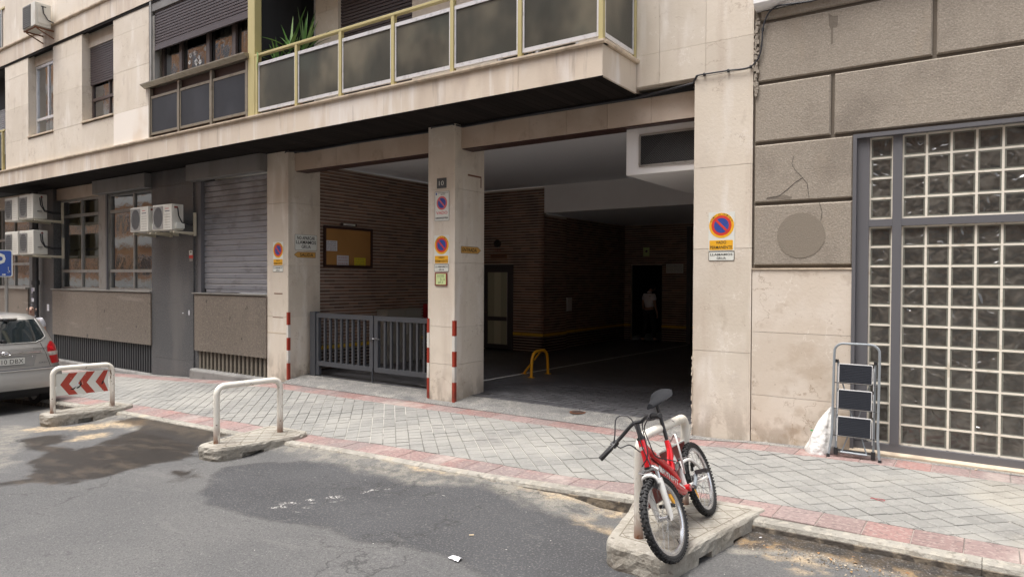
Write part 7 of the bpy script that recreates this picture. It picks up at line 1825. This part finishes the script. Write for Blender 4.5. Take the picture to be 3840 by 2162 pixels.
# fork: bridge, two fat white lowers
fork = part('fork', bike)
crown = s_bot-sx_*.035
q = MB(); 
for sg in (1, -1):
    T = crown+ax_*.052*sg-sx_*.0; Bq = FH+ax_*.050*sg
    MB().tube([T+sx_*.012, T+(Bq-T)*.30], .013, 10).build('stanchion', M['rim_metal'], fork, smooth=True)
    MB().tube([T+(Bq-T)*.16, T+(Bq-T)*.30, T+(Bq-T)*.8, Bq+sx_*.02, Bq-sx_*.005], [.020,.023,.019,.016,.012], 12).build('fork_leg', M['bike_white'], fork, smooth=True)
    MB().obox(Bq, h_*.012, ax_*.004, sx_*.016).build('dropout', M['bike_white'], fork)
b = MB().tube([crown+ax_*.066, crown+ax_*.04+sx_*.018, crown+sx_*.022, crown-ax_*.04+sx_*.018, crown-ax_*.066], [.016,.020,.024,.020,.016], 10); b.build('fork_crown', M['rim_metal'], fork, smooth=True)
arch = [crown+ax_*.05-sx_*.075+h_*.012, crown+ax_*.045-sx_*.035+h_*.028, crown+ax_*.02-sx_*.018+h_*.034, crown-ax_*.02-sx_*.018+h_*.034, crown-ax_*.045-sx_*.035+h_*.028, crown-ax_*.05-sx_*.075+h_*.012]
MB().tube(smoothpath(arch), .013, 8).build('fork_arch', M['bike_white'], fork, smooth=True)
# V brakes
def vbrake(c_, axv, upv, fwdv, nm='v_brake'):
    v = part(nm, bike)
    for sg in (1, -1):
        MB().tube([c_+axv*.040*sg-upv*.075+fwdv*.028, c_+axv*.043*sg-upv*.03+fwdv*.034, c_+axv*.036*sg+upv*.028+fwdv*.034], [.009,.008,.006], 6).build('brake_arm', M['bike_black'], v, smooth=True)
        MB().obox(c_+axv*.030*sg-upv*.058+fwdv*.015, axv*.008, upv*.010, fwdv*.026).build('brake_pad', M['rubber'], v)
        MB().disc(c_+axv*.052*sg-upv*.078+fwdv*.034, fwdv, .007, .004, 8).build('brake_bolt', M['chrome'], v)
    MB().tube([c_+axv*.036+upv*.028+fwdv*.034, c_-axv*.036+upv*.028+fwdv*.034, c_-axv*.065+upv*.040+fwdv*.034], .004, 6).build('noodle', M['rim_metal'], v, smooth=True)
vbrake(crown-sx_*.03, ax_, sx_, h_)
# handlebar, grips, levers, cables
gL, gR = bp(.93, .735, .285), bp(1.03, .925, -.255)
mL = bp(.835, .83, .13); mR = bp(.86, .918, -.10)
bar_ = part('handlebar', bike)
MB().tube(smoothpath([gL+(mL-gL)*.40, gL+(mL-gL)*.62, mL, stem_c+NB*.03, stem_c-NB*.03, mR, gR+(mR-gR)*.55, gR+(mR-gR)*.4]), .0125, 10).build('bar_tube', M['bike_black'], bar_, smooth=True)
for (g0, m0, sgn) in ((gL, mL, 1), (gR, mR, -1)):
    d = (m0-g0)/np.linalg.norm(m0-g0)
    MB().tube([g0, g0+d*.004, g0+d*.115], [.015,.0175,.0165], 12).build('grip', M['rubber'], bar_, smooth=True)
    q = MB()
    for k in range(9): p = g0+d*(.012+.011*k); q.tube([p, p+d*.005], .0188, 10)
    q.build('grip_rib', M['black_pl'], bar_)
    MB().tube([g0+d*.118, g0+d*.165], [.024,.022], 12).build('twist_shifter', M['bike_black'], bar_, smooth=True); MB().tube([g0+d*.128, g0+d*.134], .0255, 14).build('shifter_ring', M['metal_gray'], bar_, smooth=True)
    lv_ = g0+d*.175; MB().tube([lv_+h_*.01, lv_+h_*.045-sx_*.01, lv_+h_*.052-d*.05-sx_*.012, lv_+h_*.040-d*.12-sx_*.008], [.011,.008,.006,.005], 6).build('brake_lever', M['bike_black'], bar_, smooth=True)
loops = [[gL+(mL-gL)*.75+h_*.03, mL+h_*.07+UB*.03, stem_c+h_*.07+UB*.075+NB*.09, stem_c+h_*.06+UB*.04, crown+h_*.05+sx_*.16-NB*.02, crown+h_*.04+sx_*.03-NB*.04],
         [gL+(mL-gL)*.8+h_*.02-UB*.02, mL+h_*.05-UB*.06, stem_c+h_*.06-UB*.12+NB*.07, bp(.80,.70,.05), bp(.70,.62,.03), bp(.52,.50,.03)],
         [gR+(mR-gR)*.7+h_*.03, stem_c+h_*.05-UB*.04-NB*.06, bp(.90,.76,-.075), bp(.82,.66,-.05), bp(.66,.60,-.03), bp(.44,.52,-.03)],
         [gR+(mR-gR)*.75+h_*.02, stem_c+h_*.08-UB*.01-NB*.07, bp(.91,.70,-.045), crown+h_*.045+ax_*-.02+sx_*.05]]
for L_ in loops: MB().tube(smoothpath(L_), .0042, 6).build('control_cable', M['cable'], bar_, smooth=True)
# main frame: fat curved down tube, top tube, seat mast
BBp = bp(.355, .305); STt = bp(.385, .665); 
dtb = [s_bot+sx_*.035, bp(.80,.585), bp(.66,.47), bp(.50,.355), bp(.40,.300)]
MB().tube(smoothpath(dtb), [.026]*4+[.033]*4+[.033]*4+[.031]*4+[.030], 14).build('down_tube', M['bike_red'], bike, smooth=True)
ttb = [s_top-sx_*.03, bp(.76,.675), bp(.64,.585), bp(.54,.50), bp(.47,.43), bp(.44,.38)]
MB().tube(smoothpath(ttb), .0235, 12).build('top_tube', M['bike_red'], bike, smooth=True)
MB().tube([STt+uB*.0, bp(.40,.60), bp(.47,.47)], [.021,.022,.020], 12).build('seat_mast', M['bike_red'], bike, smooth=True)
q = MB(); q.prism([bp(.395,.63,.006), bp(.345,.52,.006), bp(.36,.505,.006), bp(.44,.53,.006), bp(.53,.52,.006), bp(.44,.60,.006)], -NB*.012); q.build('frame_gusset', M['bike_red'], bike)
MB().tube([bp(.35,.50), bp(.31,.475)], .014, 8).build('frame_lug', M['bike_red'], bike, smooth=True)
MB().tube([BBp-NB*.04, BBp+NB*.04], .026, 14).build('bottom_bracket', M['bike_red'], bike, smooth=True)
# decal on the right-hand (picture right) side of the down tube
a0 = bp(.79, .572, -.001); a1 = bp(.44, .325, -.001); dd = (a1-a0)/np.linalg.norm(a1-a0); upd = np.cross(-NB, dd); upd /= np.linalg.norm(upd); 
L_ = np.linalg.norm(a1-a0)
text_mesh('lettering', 'RYNFIT', M['bike_black'], bike, a0, dd, upd, -NB, L_*.44, .004, L_*.58, .036, .0335, .02)
text_mesh('lettering', 'RYNFIT', M['bike_white'], bike, a0, dd, upd, -NB, L_*.44, .000, L_*.58, .036, .0340, -.0)
for (u_, v_, w_) in ((.02,.07,.02), (.08,.12,.02), (.76,.97,.006)):
    q = MB(); q.add([a0+dd*L_*u_+upd*w_-NB*.0335, a0+dd*L_*v_+upd*w_-NB*.0335, a0+dd*L_*(v_+.02)-upd*w_-NB*.0335, a0+dd*L_*(u_+.02)-upd*w_-NB*.0335], [(0,1,2,3)]); q.build('decal_stripe', M['bike_white'], bike)
text_mesh('lettering', 'X3', M['bike_white'], bike, bp(.74,.67), (bp(.54,.50)-bp(.76,.675))/np.linalg.norm(bp(.54,.50)-bp(.76,.675)), np.cross(-NB, (bp(.54,.50)-bp(.76,.675))/np.linalg.norm(bp(.54,.50)-bp(.76,.675))), -NB, .05, .0, .05, .026, .0245, .02)
q = MB(); q.add([bp(.40,.56,-.022), bp(.47,.53,-.022), bp(.43,.50,-.022), bp(.385,.515,-.022)], [(0,1,2,3)]); q.build('decal_stripe', M['bike_white'], bike)
# seat post and saddle
MB().tube([STt-UB*.01, bp(.36,.78), bp(.345,.925)], .0135, 12).build('seat_post', M['bike_black'], bike, smooth=True)
MB().tube([bp(.383,.648), bp(.379,.668)], .024, 12).build('seat_clamp', M['chrome'], bike, smooth=True)
rows = []; nS = 11
for i in range(nS):
    t_ = i/(nS-1); a = .17+.315*t_; w_ = .080*(1-t_)**.85*(1 if t_ > .15 else .80+1.3*t_)+.023; zc = .958-.020*t_+.03*(t_ < .12)*(1-t_/.12); row = []
    for k in range(14): an = 2*math.pi*k/14; row.append(bp(a+.008*math.cos(an)*(1 if t_ > .9 else 0), zc+.018*math.sin(an)-.012*(abs(math.cos(an))**2), w_*math.cos(an)))
    row.append(row[0]); rows.append(row)
b = MB(); b.grid(rows); b.add(rows[0][:-1], [tuple(range(14))[::-1]]); b.add(rows[-1][:-1], [tuple(range(14))]); b.build('saddle', M['saddle'], bike, smooth=True, angle=70)
MB().tube([bp(.26,.94,.02), bp(.30,.925,.022), bp(.38,.925,.022), bp(.44,.935,.01)], .004, 6).build('saddle_rail', M['chrome'], bike); MB().tube([bp(.26,.94,-.02), bp(.30,.925,-.022), bp(.38,.925,-.022), bp(.44,.935,-.01)], .004, 6).build('saddle_rail', M['chrome'], bike)
# white swing arm, shock, cranks, pedals
sw = part('swing_arm', bike)
for sg in (1, -1):
    ra = bp(0, WRr, .062*sg); MB().tube(smoothpath([bp(.33,.315,.025*sg), bp(.25,.305,.055*sg), bp(.12,.288,.062*sg), ra]), .0125, 8).build('chain_stay', M['bike_white'], sw, smooth=True)
    MB().tube(smoothpath([bp(.33,.475,.02*sg), bp(.22,.47,.050*sg), bp(.10,.385,.06*sg), ra]), .0115, 8).build('seat_stay', M['bike_white'], sw, smooth=True)
MB().tube([bp(.33,.475), bp(.345,.31)], .020, 10).build('rocker_tube', M['bike_white'], sw, smooth=True)
sh_ = part('shock', bike); q = MB()
a, c_ = bp(.35,.475), bp(.46,.46); d = (c_-a)/np.linalg.norm(c_-a); t1_ = np.cross(d, NB)
q.tube([a+d*(np.linalg.norm(c_-a)*k/48)+(NB*math.cos(k*.9)+t1_*math.sin(k*.9))*.020 for k in range(49)], .004, 5); q.build('coil_spring', M['rim_metal'], sh_, smooth=True); MB().tube([a, c_], .010, 8).build('shock_body', M['bike_black'], sh_, smooth=True)
MB().tube([a-NB*.03, a+NB*.03], .026, 12).build('shock_cap', M['bike_black'], sh_, smooth=True)
vbrake(bp(.20, .435), NB, (uB*.6+UB*.8), UB*.8-uB*.6)
MB().tube(smoothpath([bp(.385,.655,-.03), bp(.44,.70,-.09), bp(.48,.60,-.10), bp(.46,.48,-.08), bp(.40,.42,-.05), bp(.36,.50,-.03)]), .007, 8).build('cable_lock', M['silver_lock'], bike, smooth=True)
cr_ = part('crankset', bike)
MB().disc(BBp+NB*.050, NB, .060, .004, 28).build('chainring', M['bike_black'], cr_); MB().disc(BBp+NB*.056, NB, .085, .002, 28).build('chain_guard', M['black_pl'], cr_)
MB().tube([BBp-NB*.07, BBp+NB*.07], .009, 8).build('axle', M['rim_metal'], cr_)
ca_ = (-uB*.80+UB*.45); ca_ /= np.linalg.norm(ca_)
pR = BBp-NB*.075+ca_*.135; pL = BBp+NB*.075-ca_*.135
MB().tube([BBp-NB*.068, BBp-NB*.075+ca_*.05, pR], [.020,.013,.012], 8).build('crank_arm', M['ladder'], cr_, smooth=True); MB().tube([BBp+NB*.068, BBp+NB*.075-ca_*.05, pL], [.018,.013,.012], 8).build('crank_arm', M['ladder'], cr_, smooth=True)
for p, sg in ((pR, -1), (pL, 1)):
    c0_ = p+NB*sg*.050; e1 = uB*.95+UB*.3; e1 /= np.linalg.norm(e1); e2 = np.cross(NB, e1)
    q = MB(); q.obox(c0_+e1*.038, e1*.007, NB*.044, e2*.013); q.obox(c0_-e1*.038, e1*.007, NB*.044, e2*.013); q.obox(c0_+NB*.038, e1*.032, NB*.006, e2*.012); q.obox(c0_-NB*.038, e1*.032, NB*.006, e2*.012); q.obox(c0_, e1*.031, NB*.012, e2*.011)
    q.build('pedal', M['bike_black'], bike)
ch = MB(); ch.tube([BBp+NB*.05+(uB*math.cos(a)+UB*math.sin(a))*.062 for a in np.linspace(-1.5, 1.5, 12)]+[bp(0,WRr+.03,.048), bp(-.025,WRr,.048), bp(0,WRr-.03,.048), bp(.02,WRr-.09,.05), bp(.05,WRr-.13,.05), bp(.12,WRr-.04,.05), BBp+NB*.05-UB*.062], .0045, 5)
ch.build('chain', M['metal_gray'], bike, smooth=True)
MB().tube([bp(0,WRr,.03), bp(0,WRr,.05)], [.04,.025], 14).build('sprockets', M['metal_gray'], bike, smooth=True); MB().obox(bp(.03,WRr-.09,.052), uB*.012, NB*.006, UB*.04).build('derailleur', M['bike_black'], bike)

# ================================================================== SMALL LITTER
def zroad(x, y): return float(zr(x))
def litter(name, label, cat, px, z, mt, kind='scrap', s=.03, seed=0):
    p = oz(px[0], px[1], z); x, y = p[0], p[1]; y = min(y, YO-.17) if name == 'paper_scrap' and y > YO-.17 and x > -1.5 else y; zz_ = (float(zs(x, y)) if y > YO else zroad(x, y)+.006)
    rg = random.Random(seed); b = MB()
    if kind == 'scrap':
        n = 7; row = [[(x+s*(i/3-1)+rg.uniform(-.15,.15)*s, y+s*.6*(j-1)+rg.uniform(-.2,.2)*s, zz_+.004+rg.uniform(0,.35)*s*(.3+.7*(j == 1))) for i in range(n)] for j in range(3)]; b.grid(row)
    else: a = rg.uniform(0, 3.1); d = np.array([math.cos(a), math.sin(a), 0])*s; b.tube([np.array([x,y,zz_+.005])-d, np.array([x,y,zz_+.005])+d], .0045, 6)
    o = b.build(name, mt, None, recalc=True); tag(o, label, cat)
litter('paper_scrap', 'torn white paper scrap in the foreground on the asphalt patch edge', 'litter', (1708, 2108), -.13, M['paper'], 'scrap', .045, 1)
litter('cigarette_butt', 'cigarette butt alone in the middle of the dark asphalt', 'litter', (1768, 2012), -.12, M['butt'], 'butt', .018, 3)
litter('cigarette_butt', 'cigarette butt near the kerb left of the bicycle barrier', 'litter', (2098, 1881), -.10, M['butt'], 'butt', .018, 4)
litter('paper_scrap', 'crumpled white paper in the gutter dirt right of the concrete base', 'litter', (2842, 2022), -.05, M['paper'], 'scrap', .035, 5)
litter('paper_scrap', 'bright paper scrap at the bottom right edge of the gutter', 'litter', (3716, 2150), -.04, M['paper_cream'] if 'paper_cream' in M else M.setdefault('paper_cream', mat('cream_paper', (.70,.66,.52), .7)), 'scrap', .035, 6)
litter('cigarette_butt', 'cigarette butt in the corner under the glass-block sill', 'litter', (3660, 1762), .08, M['butt'], 'butt', .016, 7)
litter('plaster_chip', 'small white chip stuck on the stone wall left of the ladder', 'litter', (2889, 1235), .0, M['paper'], 'scrap', .001, 8)
o = bpy.data.objects.get('plaster_chip'); 
if o: bpy.data.objects.remove(o)
# red elastic on the pavement
p = oz(3295, 1880, .06); zz_ = float(zs(p[0], p[1]))+.004; b = MB()
b.tube([(p[0]+.035*math.cos(a)+.01, p[1]+.022*math.sin(a), zz_) for a in np.linspace(0, 2*math.pi, 15)[:-1]], .0022, 5, closed=True); b.tube([(p[0]-.025, p[1]-.0, zz_), (p[0]-.05, p[1]+.012, zz_), (p[0]-.06, p[1]+.0, zz_)], .003, 5)
tag(b.build('hair_tie', M['red_tie'], None), 'small red elastic hair tie dropped on the grey tiles', 'litter')
# oval drain cap in the apron, and a small round of grit in the gutter
p = oz(2166, 1551, .02); t = thing('drain_cap', 'small dark oval drain cap set in the rough driveway apron', 'drain cap', (p[0], p[1], .0)); fz = floor_z(p[0], p[1]); MB().disc((p[0], p[1], fz+.002), (0,0,1), .11, .006, 24).build('cap', M['rust'], t); MB().disc((p[0], p[1], fz+.008), (0,0,1), .085, .002, 20).build('cap_centre', M['brick_low'], t)
rg = random.Random(33); b = MB()
def pebble(x, y, z, s):
    q = [(x+s*rg.uniform(.5,1)*a, y+s*rg.uniform(.5,1)*c_, z+s*rg.uniform(.4,.8)*d) for a, c_, d in ((1,0,0),(0,1,0),(-1,0,0),(0,-1,0),(0,0,1),(0,0,-1))]; b.add(q, [(0,1,4),(1,2,4),(2,3,4),(3,0,4),(1,0,5),(2,1,5),(3,2,5),(0,3,5)])
for k in range(1500):
    x = rg.uniform(-1.35, .8); y = YO-.16-abs(rg.gauss(0, .16)); pebble(x, y, zroad(x, y)+.006, rg.uniform(.003, .011))
for k in range(900):
    x = rg.uniform(-11.8, -1.9); y = YO-.15-abs(rg.gauss(0, .10)); pebble(x, y, zroad(x, y)+.005, rg.uniform(.002, .007))
M['grit'] = mat('mixed_grit', (.20,.155,.11), .9, rnd=.6, hue=(.42,.36,.28))
tag(b.build('gravel', M['grit'], None, recalc=False), kind='stuff')
# dead leaves in the gutter
b = MB()
for k in range(70):
    x = rg.uniform(-1.35, .8); y = YO-.17-abs(rg.gauss(0, .12)); z = zroad(x, y)+.012; s = rg.uniform(.008,.022); a = rg.uniform(0,6.3); c_, d = math.cos(a), math.sin(a)
    b.add([(x+c_*s, y+d*s, z), (x-d*s*.5, y+c_*s*.5, z+s*.3), (x-c_*s, y-d*s, z), (x+d*s*.5, y-c_*s*.5, z+.002)], [(0,1,2,3)])
M['deadleaf'] = mat('dead_leaf', (.26,.12,.05), .8, rnd=.4, hue=(.40,.28,.12)); tag(b.build('fallen_leaves', M['deadleaf'], None, recalc=False), kind='stuff')
